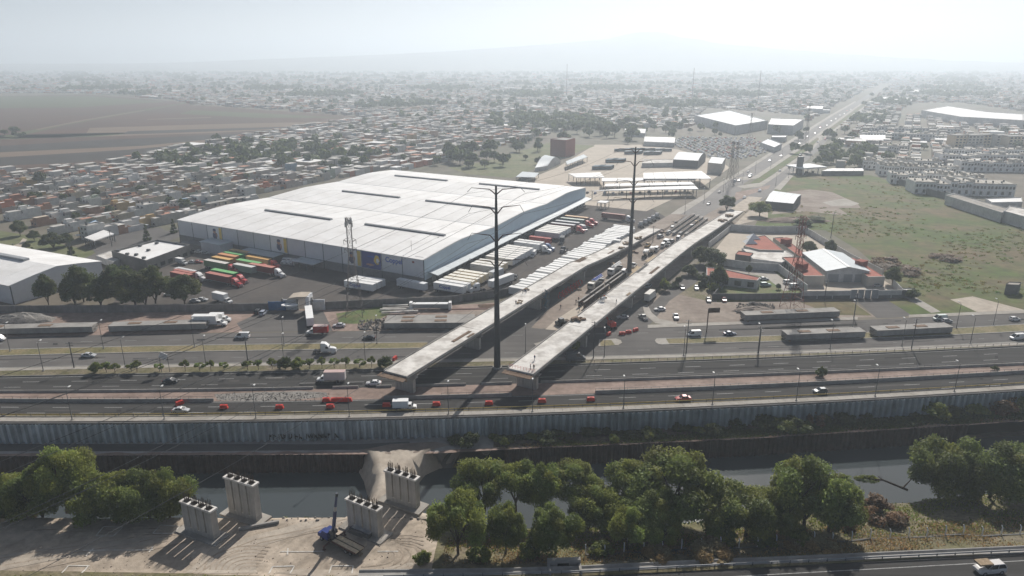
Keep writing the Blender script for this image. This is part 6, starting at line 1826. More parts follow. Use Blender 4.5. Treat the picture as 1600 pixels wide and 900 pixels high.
# row of white trailers beside the left flyover
n = 0
A_, B_ = G(797, 447, 4.0), G(962, 350, 4.0)
rowd = (B_ - A_); RL = rowd.length; rowd.normalize()
gaps = {6: 1.6, 13: 2.2, 22: 2.0}
s = 0; i = 0
names = ['nearest', *ordn[1:]] + ['twenty-first', 'twenty-second', 'twenty-third', 'twenty-fourth', 'twenty-fifth', 'twenty-sixth', 'twenty-seventh', 'twenty-eighth', 'twenty-ninth', 'thirtieth', 'thirty-first', 'thirty-second', 'thirty-third', 'thirty-fourth', 'thirty-fifth', 'thirty-sixth', 'thirty-seventh', 'thirty-eighth', 'thirty-ninth', 'fortieth']
while s < RL and i < 40:
    p = A_ + rowd * s; p.z = .012
    off = random.choice((0, 0, .4, -.5, .9))
    p2 = p + DB * off
    br = random.uniform(.66, .78)
    place(TKL if i % 5 else TK, 'trailer', f'{names[i]} white trailer in the long row beside the left flyover' if i else 'nearest white trailer in the long row beside the left flyover', 'trailer', p2 + DB * 0, DOCK + math.pi + random.uniform(-.015, .015), 'white trailers parked beside the left flyover', (br, br, br * .985))
    s += 3.62 + gaps.get(i, 0); i += 1

# ------------------------------------------------------------------ between the flyovers
def pump_kit(boomcol):
    kit = [('chassis', MB().bb(-5.5, 4.5, -1.1, 1.1, .8, 1.3).mesh('chassis', 'chassis'), []),
           ('cab', MB().loft([[(x, -1.2 * k, .9), (x, -1.2 * k, z), (x, 1.2 * k, z), (x, 1.2 * k, .9)] for x, z, k in ((3.0, 2.9, 1), (4.9, 2.9, .98), (5.2, 1.8, .95))]).mesh('cab', 'paint'), []),
           ('windscreen', MB().box(5.14, 0, 2.35, .06, 2.0, .8, ry=-.25).mesh('windscreen', 'glass'), []),
           ('turret', MB().tube((2.0, 0, 1.2), (2.0, 0, 3.2), .7, .6, 8).mesh('turret', 'matt_paint'), []),
           ('hopper', MB().prism([(-6.4, -1.1), (-5.3, -1.1), (-5.3, 1.1), (-6.4, 1.1)], .9, 1.9).mesh('hopper', 'dark_metal'), [])]
    for k, (y, z) in enumerate(((-.45, 3.2), (.0, 3.6), (.45, 3.2))):
        kit.append(('boom_section', MB().box(-1.9, y, z, 8.2 - k * .3, .32, .42).mesh('boom_section', boomcol), []))
    kit.append(('delivery_pipe', MB().tube((-6, .75, 2.9), (2, .75, 3.1), .1, .1, 6).tube((-6, -.75, 2.9), (2, -.75, 3.1), .1, .1, 6).mesh('delivery_pipe', 'white_paint'), []))
    kit += wheels([(x, y) for x in (4.0, 2.7, -2.6, -3.9) for y in (-1.05, 1.05)], .52, .35)
    return kit
PB = pump_kit('letter_blue'); PW = pump_kit('white_paint')
t = place(PB, 'pump_truck', 'white concrete pump truck with a blue folded boom between the flyovers', 'pump truck', G(930, 449, .012), ANG + math.pi, None, (.7, .68, .6), 1.15)
t = place(PW, 'pump_truck', 'concrete pump truck with a white folded boom behind the blue one', 'pump truck', G(960, 427, .012), ANG + math.pi, None, WHITE, 1.15)
def mixer_kit():
    kit = [('chassis', MB().bb(-4, 4, -.5, .5, .8, 1.2).mesh('chassis', 'chassis'), []), ('cab', MB().bb(2.4, 4.3, -1.2, 1.2, .9, 2.8).mesh('cab', 'paint'), []), ('windscreen', MB().bb(4.31, 4.34, -1, 1, 1.9, 2.6).mesh('windscreen', 'glass'), [])]
    N = 10
    secs = [[(x, r * math.cos(2 * math.pi * i / N), z + r * math.sin(2 * math.pi * i / N)) for i in range(N)] for x, r, z in ((2.2, .5, 2.1), (1.4, 1.15, 2.25), (-.8, 1.25, 2.5), (-2.8, .75, 3.0), (-3.4, .5, 3.2))]
    kit.append(('drum', MB().loft(secs).mesh('drum', 'matt_paint'), []))
    kit += wheels([(x, y) for x in (3.3, -1.6, -2.9) for y in (-1, 1)], .5, .4)
    return kit
MK = mixer_kit()
for x, y, lb in ((1008, 401, 'white concrete mixer truck between the flyovers, left of the parked vans'), (1018, 396, 'second white concrete mixer truck, just behind the first')):
    place(MK, 'mixer_truck', lb, 'mixer truck', G(x, y, .012), ANG + .15, None, WHITE)
for x, y, k, c, lb in ((1026, 392, 'van', WHITE, 'white van left of the site vehicles cluster'), (1036, 386, 'van', WHITE, 'white van at the front of the site vehicles cluster'), (1044, 384, 'pickup', SILVER, 'silver pickup among the site vehicles'), (1050, 379, 'suv', GREY, 'grey car among the site vehicles'), (1060, 375, 'van', (.5, .52, .55), 'pale van behind the site vehicles'), (1040, 380, 'van', (.6, .6, .6), 'rear white van of the site vehicles cluster'), (990, 417, 'pickup', WHITE, 'white pickup behind the white pump truck'), (975, 428, 'van', WHITE, 'white van beside the far steel pole')):
    place(CK[k], k if k in ('van', 'pickup') else 'car', lb, 'van' if k == 'van' else ('pickup' if k == 'pickup' else 'car'), G(x, y, .012), ANG + .1, None, c, 1.15)
# long black girder forms
for x, y, L, lb in ((917, 474, 12, 'nearest dark girder form standing between the flyovers'), (936, 460, 16, 'second dark girder form between the flyovers'), (962, 441, 20, 'long dark girder form beside the far steel pole')):
    t = thing('girder_form', lb, 'girder form', G(x, y, .012), ANG)
    for yy in (-1.2, 1.0):
        MB().bb(-L / 2, L / 2, yy, yy + .25, .2, 2.4).build('side_plate', 'rebar', t)
        MB().bb(-L / 2, L / 2, yy - .25, yy + .5, 2.4, 2.55).build('top_flange', 'concrete', t)
    mb = MB()
    for k in range(int(L / 1.4)): mb.bb(-L / 2 + k * 1.4, -L / 2 + k * 1.4 + .15, -1.6, -1.2, .2, 2.3)
    mb.build('stiffener', 'rebar', t)
for k, (x, y, L, lb) in enumerate(((990, 424, 18, 'pale boards laid out beside the far steel pole'), (1000, 428, 14, 'pale boards nearest the right flyover by the far pole'), (1020, 405, 14, 'pale boards farther along the haul road'))):
    plank_stack(lb, G(x, y, .012), ANG, L, 4.2, 6, 'plywood', .25)
for k in range(5):
    a = G(1042, 367, .012) + DB * (k * 3.4)
    t = thing('concrete_beam', ['leftmost long bridge beam lying ready between the flyovers', 'second long bridge beam from the left', 'middle one of the five long bridge beams', 'fourth long bridge beam from the left', 'bridge beam nearest the right flyover'][k], 'bridge beam', a, ANG, 'long bridge beams lying between the flyovers')
    if k == 4: t.location = a - DA * 8
    MB().loft([[(x, -.6, 0), (x, .6, 0), (x, .4, .4), (x, .35, 1.3), (x, .8, 1.6), (x, .8, 1.8), (x, -.8, 1.8), (x, -.8, 1.6), (x, -.35, 1.3), (x, -.4, .4)] for x in (0, 58 - k * 3)]).build('beam', 'concrete', t)
    MB().bb(6, 52 - k * 3, -.5, .5, 1.8, 1.9).build('bar_strip', 'rebar', t)
cl_ = random.Random(8)
for i in range(18):
    s_ = 20 + i * 9.5; q = av(s_ + cl_.uniform(-3, 3), cl_.choice((-9, -7, 6, 8.5)) + cl_.uniform(-1, 1), .02)
    rubbish(f'{ordn[i]} heap of site materials between the flyovers, from the near end', q, cl_.uniform(.9, 1.9), ('timber', 'concrete_dark', 'plywood', 'rust_pole', 'concrete_light')[i % 5], cl_.randint(6, 10), 100 + i)
for i in range(7):
    q = av(112 + i * 11, cl_.choice((-4.5, 3.0)) + cl_.uniform(-1, 1), .012)
    k_ = ('pickup', 'van', 'suv')[i % 3]
    place(CK[k_], 'car' if k_ == 'suv' else k_, f'{ordn[i]} parked work vehicle on the strip between the flyovers, from the near end', 'work vehicle', q, ANG + cl_.uniform(-.2, .2), 'work vehicles between the flyovers', cl_.choice((WHITE, WHITE, SILVER, (.5, .3, .05))), 1.12)
# red steel frames under the left flyover and red excavator under the right one
t = thing('red_falsework', 'row of red steel falsework frames under the left flyover', 'falsework', ptL(276, 4.2), ANG)
for k in range(8):
    x = k * 2.8
    MB().tube((x, -.8, 0), (x + 1.2, -.8, 2.2), .12, n=4).tube((x + 2.4, -.8, 0), (x + 1.2, -.8, 2.2), .12, n=4).tube((x, .8, 0), (x + 1.2, .8, 2.2), .12, n=4).tube((x + 2.4, .8, 0), (x + 1.2, .8, 2.2), .12, n=4).tube((x, -.8, .1), (x, .8, .1), .1, n=4).tube((x + 1.2, -.8, 2.2), (x + 1.2, .8, 2.2), .12, n=4).build('frame', 'red_plastic', t)
t = thing('drill_rig', 'red drilling rig folded in the shade under the right flyover', 'drill rig', G(955, 512, .012), 1.9)
MB().bb(-2.2, 2.2, -1.3, -.7, 0, .9).build('track', 'tyre', t); MB().bb(-2.2, 2.2, .7, 1.3, 0, .9).build('track', 'tyre', t)
MB().bb(-1.8, 1.2, -1.1, 1.1, .9, 2.4).build('body', 'red_plastic', t); MB().bb(1.2, 2.4, -.9, .1, .9, 2.7).build('cab', 'glass', t)
MB().tube((1.0, .5, 2.0), (5.4, .5, 4.4), .28, .2, 6).tube((5.4, .5, 4.4), (7.4, .5, 1.2), .2, .16, 6).build('arm', 'red_plastic', t)
MB().bb(7.1, 7.8, .1, .9, .2, 1.2).build('bucket', 'red_plastic', t)
# dark machine with arm on the haul road and roller
t = thing('loader', 'dark low loader machine at the edge of the haul road', 'loader', G(878, 507, .012), ANG - .5)
MB().bb(-2.4, 1.4, -1.2, 1.2, .7, 1.5).build('body', 'chassis', t); MB().bb(-1.2, .4, -.8, .8, 1.5, 2.6).build('cab', 'dark_metal', t); MB().bb(1.4, 3.2, -1.3, 1.3, .3, 1.2).build('bucket', 'rebar', t)
for x in (-1.6, 1.0):
    for y in (-1.2, 1.2): obj('wheel', WK.setdefault((.6, .5), wheel_kit(.6, .5))[0], t, (x, y, .6))
lorry(BKL, 1018, 467, pdir(1005, 480, 1035, 455), 'white and dark box truck parked under the edge of the right flyover', color=(.6, .58, .54))
place(CK['van'], 'van', 'dark van with a pale roof below the right flyover by the bushes', 'van', G(899, 563, .012), .1, None, (.12, .13, .14), 1.3)
place(CK['suv'], 'car', 'car parked in the shade beside the right flyover pier at the shrubs', 'car', G(1013, 449, .012), ANG, None, (.3, .36, .42))

# ------------------------------------------------------------------ boom truck on the site
t = thing('crane_truck', 'blue cab crane truck with its boom raised, beside the bare pier', 'crane truck', G(530, 852, SITE) + Vector((0, 0, .12)), 2.55)
MB().bb(-6, 3, -1.1, 1.1, .75, 1.15).build('chassis', 'chassis', t)
MB().loft([[(x, -1.15 * k, .8), (x, -1.15 * k, z), (x, 1.15 * k, z), (x, 1.15 * k, .8)] for x, z, k in ((2.2, 2.7, 1), (3.8, 2.7, .98), (4.3, 1.8, .96), (5.3, 1.65, .9), (5.5, 1.1, .86))]).build('cab', 'cab_blue', t)
MB().add([(3.88, -1.0, 2.6), (3.88, 1.0, 2.6), (4.3, 1.0, 1.86), (4.3, -1.0, 1.86)], [(0, 3, 2, 1)]).build('windscreen', 'glass', t)
MB().bb(-6.2, .9, -1.25, -.15, 1.15, 1.32).build('bed_plank', 'plywood', t); MB().bb(-6.2, .9, .15, 1.25, 1.15, 1.32).build('bed_plank', 'plywood', t)
MB().bb(-6.3, 1.0, -1.32, -1.25, 1.1, 1.5).build('bed_side', 'rust_pole', t); MB().bb(-6.3, 1.0, 1.25, 1.32, 1.1, 1.5).build('bed_side', 'rust_pole', t)
MB().tube((1.6, 0, 1.1), (1.6, 0, 3.0), .6, .5, 10).bb(.9, 2.1, -.7, .7, 2.4, 3.2).build('turret', 'dark_metal', t)
bo = thing('boom_root', None, None) if False else None
d1 = Matrix.Rotation(-2.55, 3, 'Z') @ Vector((.17, -.10, 1.0)).normalized()
b0 = Vector((1.5, 0, 2.7))
MB().tube(b0, b0 + d1 * 5.6, .40, .36, 4).build('boom_base', 'navy_print', t)
MB().tube(b0 + d1 * 5.4, b0 + d1 * 6.8, .30, .28, 4).build('boom_section', 'concrete_light', t)
MB().tube(b0 + d1 * 6.6, b0 + d1 * 10.4, .25, .22, 4).build('boom_section', 'navy_print', t)
MB().tube(b0 + d1 * 10.4, b0 + d1 * 10.4 + Vector((0, 0, -.7)), .32, .32, 6).build('boom_head', 'dark_metal', t)
MB().tube((1.0, 0, 1.6), b0 + d1 * 2.6, .12, .12, 6).build('boom_cylinder', 'rim', t)
for sg in (-1, 1): MB().bb(1.2, 1.6, sg * 2.2 - .9, sg * 2.2 + .9, .7, .95).bb(1.3, 1.5, sg * 2.9 - .1, sg * 2.9 + .1, 0, .9).bb(1.1, 1.7, sg * 2.9 - .3, sg * 2.9 + .3, 0, .08).build('outrigger', 'rust_pole', t)
for nm, me, sub, ps in wheels([(4.2, -1.0), (4.2, 1.0)], .5, .3) + wheels([(-3.2, -.95), (-3.2, .95), (-4.5, -.95), (-4.5, .95)], .5, .55):
    o = obj(nm, me, t, ps); obj('rim', sub[0][1], o)
plank_stack('loose planks leaning beside the crane truck bed', G(556, 862, SITE) + Vector((0, 0, .1)), 2.4, 4, 1.0, 4, 'timber')

# ------------------------------------------------------------------ red water barriers
bm_ = MB().sideprism([(-1.0, 0), (-1.0, .3), (-.85, .55), (-.85, .95), (.85, .95), (.85, .55), (1.0, .3), (1.0, 0)], -.35, .35).sideprism([(-.4, .95), (-.4, 1.05), (.4, 1.05), (.4, .95)], -.12, .12).mesh('red_barrier', 'red_plastic')
for i, (x, y, a, lb) in enumerate(((281, 632, .9, 'tipped red barrier beside the silver sedan'), (350, 638, 0, 'red barrier alone left of the shrubs shadow, second from the left'), (437, 638, 0, 'red barrier alone in the near lane below the white gravel'), (516, 637, 0, 'red barrier in the lane just below the row of barriers'),
    (510, 627, 0, 'left red barrier of the row, apart from the others'), (523, 627, 0, 'first red barrier of the packed row'), (530, 627, 0, 'second red barrier of the packed row'), (537, 627, 0, 'third red barrier of the packed row'), (544, 627, 0, 'last red barrier of the packed row'),
    (604, 635, 0, 'dull red barrier in the shade behind the white utility truck'), (682, 633.5, 0, 'red barrier right of the white utility truck'), (764, 632, 0, 'red barrier beside the shadow of the steel pole'), (847, 628.5, 0, 'red barrier at the edge of the right flyover shadow'), (923, 626, 0, 'red barrier farthest right on the near lanes'),
    (972, 523, 0, 'left one of three red barriers at the junction'), (982, 520.5, .1, 'middle one of three red barriers at the junction'), (993, 517, .5, 'right, angled one of three red barriers at the junction'), (872, 560, 1.2, 'small tipped red marker by the shrubs left of the left flyover'), (951, 523.5, .8, 'red barrier in the shade below the drilling rig'))):
    o = obj('red_barrier', bm_, None, G(x, y, .012), rz=road_rz(cAtop, x) + a)
    if i == 17: o.location = G(617, 562, .15)
    o.scale = (1.15, 1.1, 1.15)
    tag(o, lb, 'traffic barrier', 'red plastic barriers on the road')

# ------------------------------------------------------------------ street lamps, utility poles, signs
def lamp(x, y, h, arm, label, mat='lamp_pole', two=False, grp='street lamps along the freeway'):
    t = thing('street_lamp', label, 'street lamp', G(x, y, .01), 0, grp)
    MB().tube((0, 0, 0), (0, 0, h), .12, .07, 6).build('pole', mat, t)
    MB().bb(-.25, .25, -.25, .25, 0, .35).build('base', 'concrete', t)
    for sg in ((1, -1) if two else (1,)):
        MB().tube((0, 0, h - .1), (0, sg * arm, h + .35), .05, .045, 5).build('arm', mat, t)
        MB().bb(-.2, .2, sg * arm - .45, sg * arm + .45, h + .25, h + .45).build('lamp_head', 'lamp_head', t)
WHERE = ['far left', 'left, by the silver sedan', 'left of the red barrier row', 'below the white utility truck', 'in front of the left flyover pier', 'under the right flyover end', 'beside the last red barrier', 'left of the red sedan', 'right of the red sedan', 'left of the dark hatchback', 'right of the dark hatchback', 'at the far right']
for i, (x, h) in enumerate(((113, 9), (257, 9), (400, 9), (546, 9), (701, 9), (832, 9), (974, 9), (1113, 9), (1244, 9), (1367, 9), (1491, 9), (1610, 9))):
    lamp(x, cWall(x) - 3, h, 1.6, f'thin lamp post on the freeway wall, {WHERE[i]}')
W2 = ['far left, beside the shrubs', 'second from the left', 'third from the left, at the trimmed trees', 'left of the lone tractor unit', 'right of the lone tractor unit', 'in front of the haul road', 'at the median nose', 'by the white panel van', 'right of the blue sedan', 'by the two girders', 'right of the two girders', 'at the right edge']
for i, (x, y) in enumerate(((68, 580), (196, 574), (322, 572), (444, 568), (571, 566), (821, 552), (944, 558), (1068, 556), (1184, 551), (1297, 545), (1409, 541), (1516, 537))):
    lamp(x, y, 9.5, 1.6, f'thin lamp post by the service road, {W2[i]}', grp='street lamps along the service road')
W3 = ['far left', 'by the taxi', 'left of the minibus', 'left of the red box truck', 'right of the black sedan', 'by the red lattice tower', 'right of the driveway', 'at the right edge']
for i, (x, y) in enumerate(((16, 549), (162, 545), (304, 542), (444, 540), (589, 537), (1332, 511), (1494, 513), (1552, 508))):
    lamp(x, y, 9.5, 1.5, f'thin lamp post on the service road median, {W3[i]}', grp='street lamps on the service road median')
def upole(x, y, h, label, mat='dark_metal', arms=2):
    t = thing('utility_pole', label, 'utility pole', G(x, y, .01), random.uniform(-.3, .3))
    MB().tube((0, 0, 0), (0, 0, h), .2, .13, 6).build('pole', mat, t)
    for k in range(arms): MB().bb(-1.0, 1.0, -.07, .07, h - .5 - k * .9, h - .36 - k * .9).build('cross_bar', mat, t)
for x, y, h, lb in ((116, 575, 9, 'dark wooden pole left of the first shrubs'), (388, 571, 10, 'dark pole at the end of the trimmed trees'), (927, 560, 13, 'tall dark pole right of the right flyover'), (1072, 552, 12, 'dark pole beside the white panel van'), (1185, 552, 9, 'dark pole right of the dark blue sedan'), (1424, 545, 11, 'dark pole between the two median girders and the lanes'), (1288, 470, 9, 'pole left of the wide sliding gate'), (1334, 497, 10, 'dark pole at the driveway edge'), (1298, 372, 14, 'dark pole rising from the bushes in the field'), (113, 410, 10, 'pole in the park by the town'), (175, 385, 9, 'pole beside the carport lot'), (25, 405, 8, 'pole at the small plaza'), (1108, 455, 9, 'pole beside the small red house'), (1020, 378, 9, 'pole at the far yard corner')):
    upole(x, y, h, lb)
WA = ['nearest', 'second', 'third', 'fourth', 'fifth', 'sixth', 'seventh', 'eighth', 'ninth', 'tenth', 'eleventh', 'twelfth', 'thirteenth', 'fourteenth']
for i, (x, y) in enumerate(((1070, 334), (1100, 316), (1130, 300), (1160, 286), (1180, 270), (1204, 262), (1222, 246), (1240, 232), (1258, 218), (1212, 290), (1232, 278), (1250, 262), (1266, 246), (1280, 230))):
    lamp(x, y, 9.5, 1.5, f'{WA[i]} lamp post along the {"left" if i < 9 else "right"} side of the avenue', grp='street lamps along the avenue')
t = thing('road_sign', 'tall brown roadside sign on a single pole right of the flyover', 'sign', G(1104, 519, .01), .1)
MB().tube((0, 0, 0), (0, 0, 9), .2, .2, 8).build('pole', 'rebar', t); MB().bb(.2, 4.2, -.12, .12, 7.4, 9.2).build('board', 'rebar', t)
t = thing('road_sign', 'white tilted billboard panel on two legs among the trimmed trees', 'sign', G(259, 581, .1), .1)
MB().tube((-1.2, 0, 0), (-1.2, 0, 5), .09, n=5).build('leg', 'lamp_pole', t); MB().tube((1.2, 0, 0), (1.2, 0, 5), .09, n=5).build('leg', 'lamp_pole', t); MB().box(0, 0, 5.4, 2.4, .12, 1.9, ry=.5).build('board', 'lamp_head', t)

# ------------------------------------------------------------------ buses in the depot, far car storage
for i, (x, y, c) in enumerate(((942, 265, 0), (962, 254, 0), (990, 241, 0), (1020, 242, 0), (974, 237, 0), (990, 236, 0), (1006, 236, 0), (1022, 236.5, 0), (1038, 237, 0))):
    k = 3 if i < 4 else 1
    for j in range(k if i < 4 else 1):
        place(UK, 'bus', ['front', 'middle', 'rear'][j] + ' dark bus of the ' + ['nearest', 'second', 'third', 'fourth'][i] + ' bus group in the depot yard' if i < 4 else f'{ordn[i - 4]} bus of the rear line along the depot wall', 'bus', G(x, y, .01) + Vector((j * 1.5 - 1, j * 3.4, 0)), .12, 'dark blue buses in the depot', (.035, .085, .11), (1.55, 1, 1.05))
sm = MB().loft(body_sections([(-2.1, .3, .8, .9), (-1.8, .25, .95, 1), (1.0, .25, .95, 1), (2.1, .3, .7, .88)], 1.75)).loft([[(a, -ww, z), (b, -ww, z), (b, ww, z), (a, ww, z)] for a, b, ww, z in ((-1.6, 1.0, .8, .9), (-1.0, .2, .64, 1.45))]).mesh('stored_car', 'paint')
lot = [(1048, 226), (1064, 214), (1112, 207), (1176, 216), (1208, 229), (1186, 244), (1150, 250), (1112, 246)]
rg = random.Random(11); cnt = 0
WAV = names[:]
for yy in np.arange(640, 940, 8.4):
    for xx in np.arange(150, 420, 6.6):
        x, y = PJ(xx, yy)
        if not inpoly(x, y, lot) or rg.random() < .12 or cnt >= 290: continue
        o = obj('stored_car', sm, None, (xx + rg.uniform(-1, 1), yy + rg.uniform(-1, 1), .02), rz=rg.uniform(-.4, .4) + 1.0)
        c = rg.choice(((.8, .8, .8), (.8, .8, .8), (.8, .8, .8), (.7, .7, .7), (.6, .6, .6), (.1, .1, .1), (.4, .06, .05), (.1, .12, .2)))
        o.color = (*c, 1); o.scale = (1.15, 1.15, 1.2)
        tag(o, 'small stored car in the crowded car lot beyond the depot', 'car', 'cars in the crowded storage lot'); cnt += 1
ac = random.Random(31)
for i in range(34):
    s_ = 215 + i * 34 + ac.uniform(-10, 10); k = i % 4
    q = av(s_, (-9, -5.5, 11, 15)[k] + (s_ - 215) * .006, .02)
    x, y = PJ(q.x, q.y)
    if not (1090 < x < 1390): continue
    o = obj('car', sm, None, q, rz=ANG + (math.pi if k < 2 else 0)); c = ac.choice(((.75, .75, .75), (.75, .75, .75), (.5, .5, .5), (.05, .05, .06), (.4, .05, .04)))
    o.color = (*c, 1); o.scale = (1.2, 1.15, 1.25) if i % 5 else (2.2, 1.4, 1.9)
    tag(o, f'{WAV[i]} vehicle up the avenue, counted from the flyovers', 'car', 'cars driving on the avenue')
for i, (x, y) in enumerate(((902, 298, ), (918, 302), (930, 303), (945, 302), (958, 303), (972, 302), (986, 303), (1000, 302), (1014, 301), (1028, 302), (1042, 300), (1056, 301), (1070, 299))):
    o = obj('parked_car', sm, None, G(x, y, .02), rz=1.2); c = rg.choice(((.7, .7, .7), (.5, .5, .5), (.05, .05, .06), (.35, .06, .05), (.08, .12, .25)))
    o.color = (*c, 1); tag(o, f'{ordn[i]} parked car from the left in front of the bus terminal', 'car', 'cars parked in front of the bus terminal')

# ------------------------------------------------------------------ workers
def worker(pos, label, rz=0, arms=0.2, stride=.18, shirt='person_dark', helmet='vest'):
    bm = bmesh.new()
    J = {'pelvis': (0, 0, .95, .15), 'waist': (0, 0, 1.12, .14), 'chest': (.02, 0, 1.36, .17), 'neck': (.03, 0, 1.52, .065), 'head': (.05, 0, 1.64, .10), 'crown': (.05, 0, 1.75, .08),
         'hipL': (0, .1, .9, .1), 'kneeL': (stride, .11, .5, .075), 'ankL': (stride * .6, .11, .08, .05), 'toeL': (stride * .6 + .18, .12, .04, .04),
         'hipR': (0, -.1, .9, .1), 'kneeR': (-stride * .4, -.11, .5, .075), 'ankR': (-stride, -.11, .08, .05), 'toeR': (-stride + .18, -.12, .04, .04),
         'shL': (.02, .2, 1.42, .075), 'elL': (.02, .27, 1.14, .055), 'haL': (arms, .26, .9, .045), 'shR': (.02, -.2, 1.42, .075), 'elR': (.02, -.27, 1.14, .055), 'haR': (arms * 1.4, -.24, .95, .045)}
    V = {k: bm.verts.new(v[:3]) for k, v in J.items()}
    for a, b in (('pelvis', 'waist'), ('waist', 'chest'), ('chest', 'neck'), ('neck', 'head'), ('head', 'crown'), ('pelvis', 'hipL'), ('hipL', 'kneeL'), ('kneeL', 'ankL'), ('ankL', 'toeL'), ('pelvis', 'hipR'), ('hipR', 'kneeR'), ('kneeR', 'ankR'), ('ankR', 'toeR'), ('chest', 'shL'), ('shL', 'elL'), ('elL', 'haL'), ('chest', 'shR'), ('shR', 'elR'), ('elR', 'haR')):
        bm.edges.new((V[a], V[b]))
    me = bpy.data.meshes.new('person'); 
    names_ = list(J)
    bm.verts.index_update(); bm.to_mesh(me); bm.free()
    o = obj('person', me, None, pos, rz=rz)
    md = o.modifiers.new('skin', 'SKIN')
    sv = me.skin_vertices[0].data if me.skin_vertices else None
    if sv is None:
        bmx = bmesh.new(); bmx.from_mesh(me); bmx.verts.layers.skin.verify(); bmx.to_mesh(me); bmx.free(); sv = me.skin_vertices[0].data
    for i, k in enumerate(names_):
        sv[i].radius = (J[k][3], J[k][3]); sv[i].use_root = (k == 'pelvis')
    o.modifiers.new('sub', 'SUBSURF').render_levels = 1
    me.materials.append(MATS[shirt])
    tag(o, label, 'person')
    MB().dome((.05, 0, 1.70), .13, .13, .13, 8, 3).build('helmet', helmet, o)
    MB().box(.02, 0, 1.3, .30, .40, .42).build('vest', 'vest', o) if helmet == 'white_paint' else None
    return o
for (pt, zp, y, off, lb, a, s_, sh) in ((ptR, ZR, 189.8, 1.9, 'left one of two dark-clothed workers standing at the end of the right flyover', .2, .1, 'person_dark'), (ptR, ZR, 190.1, 2.9, 'right one of two dark-clothed workers standing at the end of the right flyover', -2, .1, 'person_dark'),
    (ptR, ZR, 195.5, 0.0, 'worker walking alone up the right flyover deck', 1.0, .25, 'navy_print'), (ptL, ZL, 258, -2.2, 'worker on the left flyover deck near the kerb', .4, .15, 'person_dark'), (ptL, ZL, 259, -1.4, 'second worker on the left flyover deck, beside the other', 2.4, .15, 'navy_print'), (ptL, ZL, 247, 1.6, 'worker standing by the board heap on the left flyover deck', 2, .12, 'person_dark'), (ptR, ZR, 251.5, -3.0, 'worker beside the white drum on the right flyover', 1, .1, 'person_dark'), (ptR, ZR, 249, 2.9, 'worker at the right kerb of the right flyover deck', .3, .1, 'person_dark')):
    worker(pt(y, off, lerpz(zp, y) + .0), lb, a, .15, s_, sh, 'white_paint' if 'drum' in lb else 'vest')
for x, y, lb in ((909, 478, 'worker in front of the nearest dark girder form'), (904, 470, 'second worker left of the nearest dark girder form'), (900, 474, 'third worker on the haul road by the dark girder form'), (905, 486, 'worker walking on the pale haul road'), (876, 482, 'worker at the shaded edge of the haul road')):
    worker(G(x, y, .02), lb, 1.0, .15, .2, 'person_dark')

def ordinal(n):
    t_ = ('', 'twenty', 'thirty', 'forty', 'fifty', 'sixty', 'seventy', 'eighty', 'ninety')
    if n < 20: return ordn[n]
    d, u = divmod(n + 1, 10)
    return (t_[d - 1] + '-' + ordn[u - 1]) if u else t_[d - 1][:-1] + 'ieth'

# ================================================================== TREES AND PLANTS
def quads(name, C_, Nn, Uu, sx, sy, cols_, mat, extra=None):
    """many small leaf faces: centre, normal, long axis, half sizes, colour"""
    n = len(C_)
    Nn = Nn / (np.linalg.norm(Nn, axis=1, keepdims=True) + 1e-9)
    A = np.cross(Nn, Uu); A /= (np.linalg.norm(A, axis=1, keepdims=True) + 1e-9)
    B = np.cross(Nn, A)
    sx = np.asarray(sx).reshape(-1, 1) * np.ones((n, 1)); sy = np.asarray(sy).reshape(-1, 1) * np.ones((n, 1))
    V = np.stack([C_ - A * sx - B * sy, C_ + A * sx - B * sy, C_ + A * sx * .7 + B * sy, C_ - A * sx * .7 + B * sy], 1).reshape(-1, 3)
    me = bpy.data.meshes.new(name)
    me.vertices.add(4 * n); me.vertices.foreach_set('co', V.ravel().astype(np.float32))
    me.loops.add(4 * n); me.loops.foreach_set('vertex_index', np.arange(4 * n, dtype=np.int32))
    me.polygons.add(n); me.polygons.foreach_set('loop_start', np.arange(0, 4 * n, 4, dtype=np.int32))
    ca = me.color_attributes.new('Col', 'FLOAT_COLOR', 'CORNER')
    cc = np.ones((4 * n, 4), np.float32); cc[:, :3] = np.repeat(cols_, 4, axis=0)
    ca.data.foreach_set('color', cc.ravel())
    me.materials.append(MATS[mat])
    me.update(); me.validate()
    return me
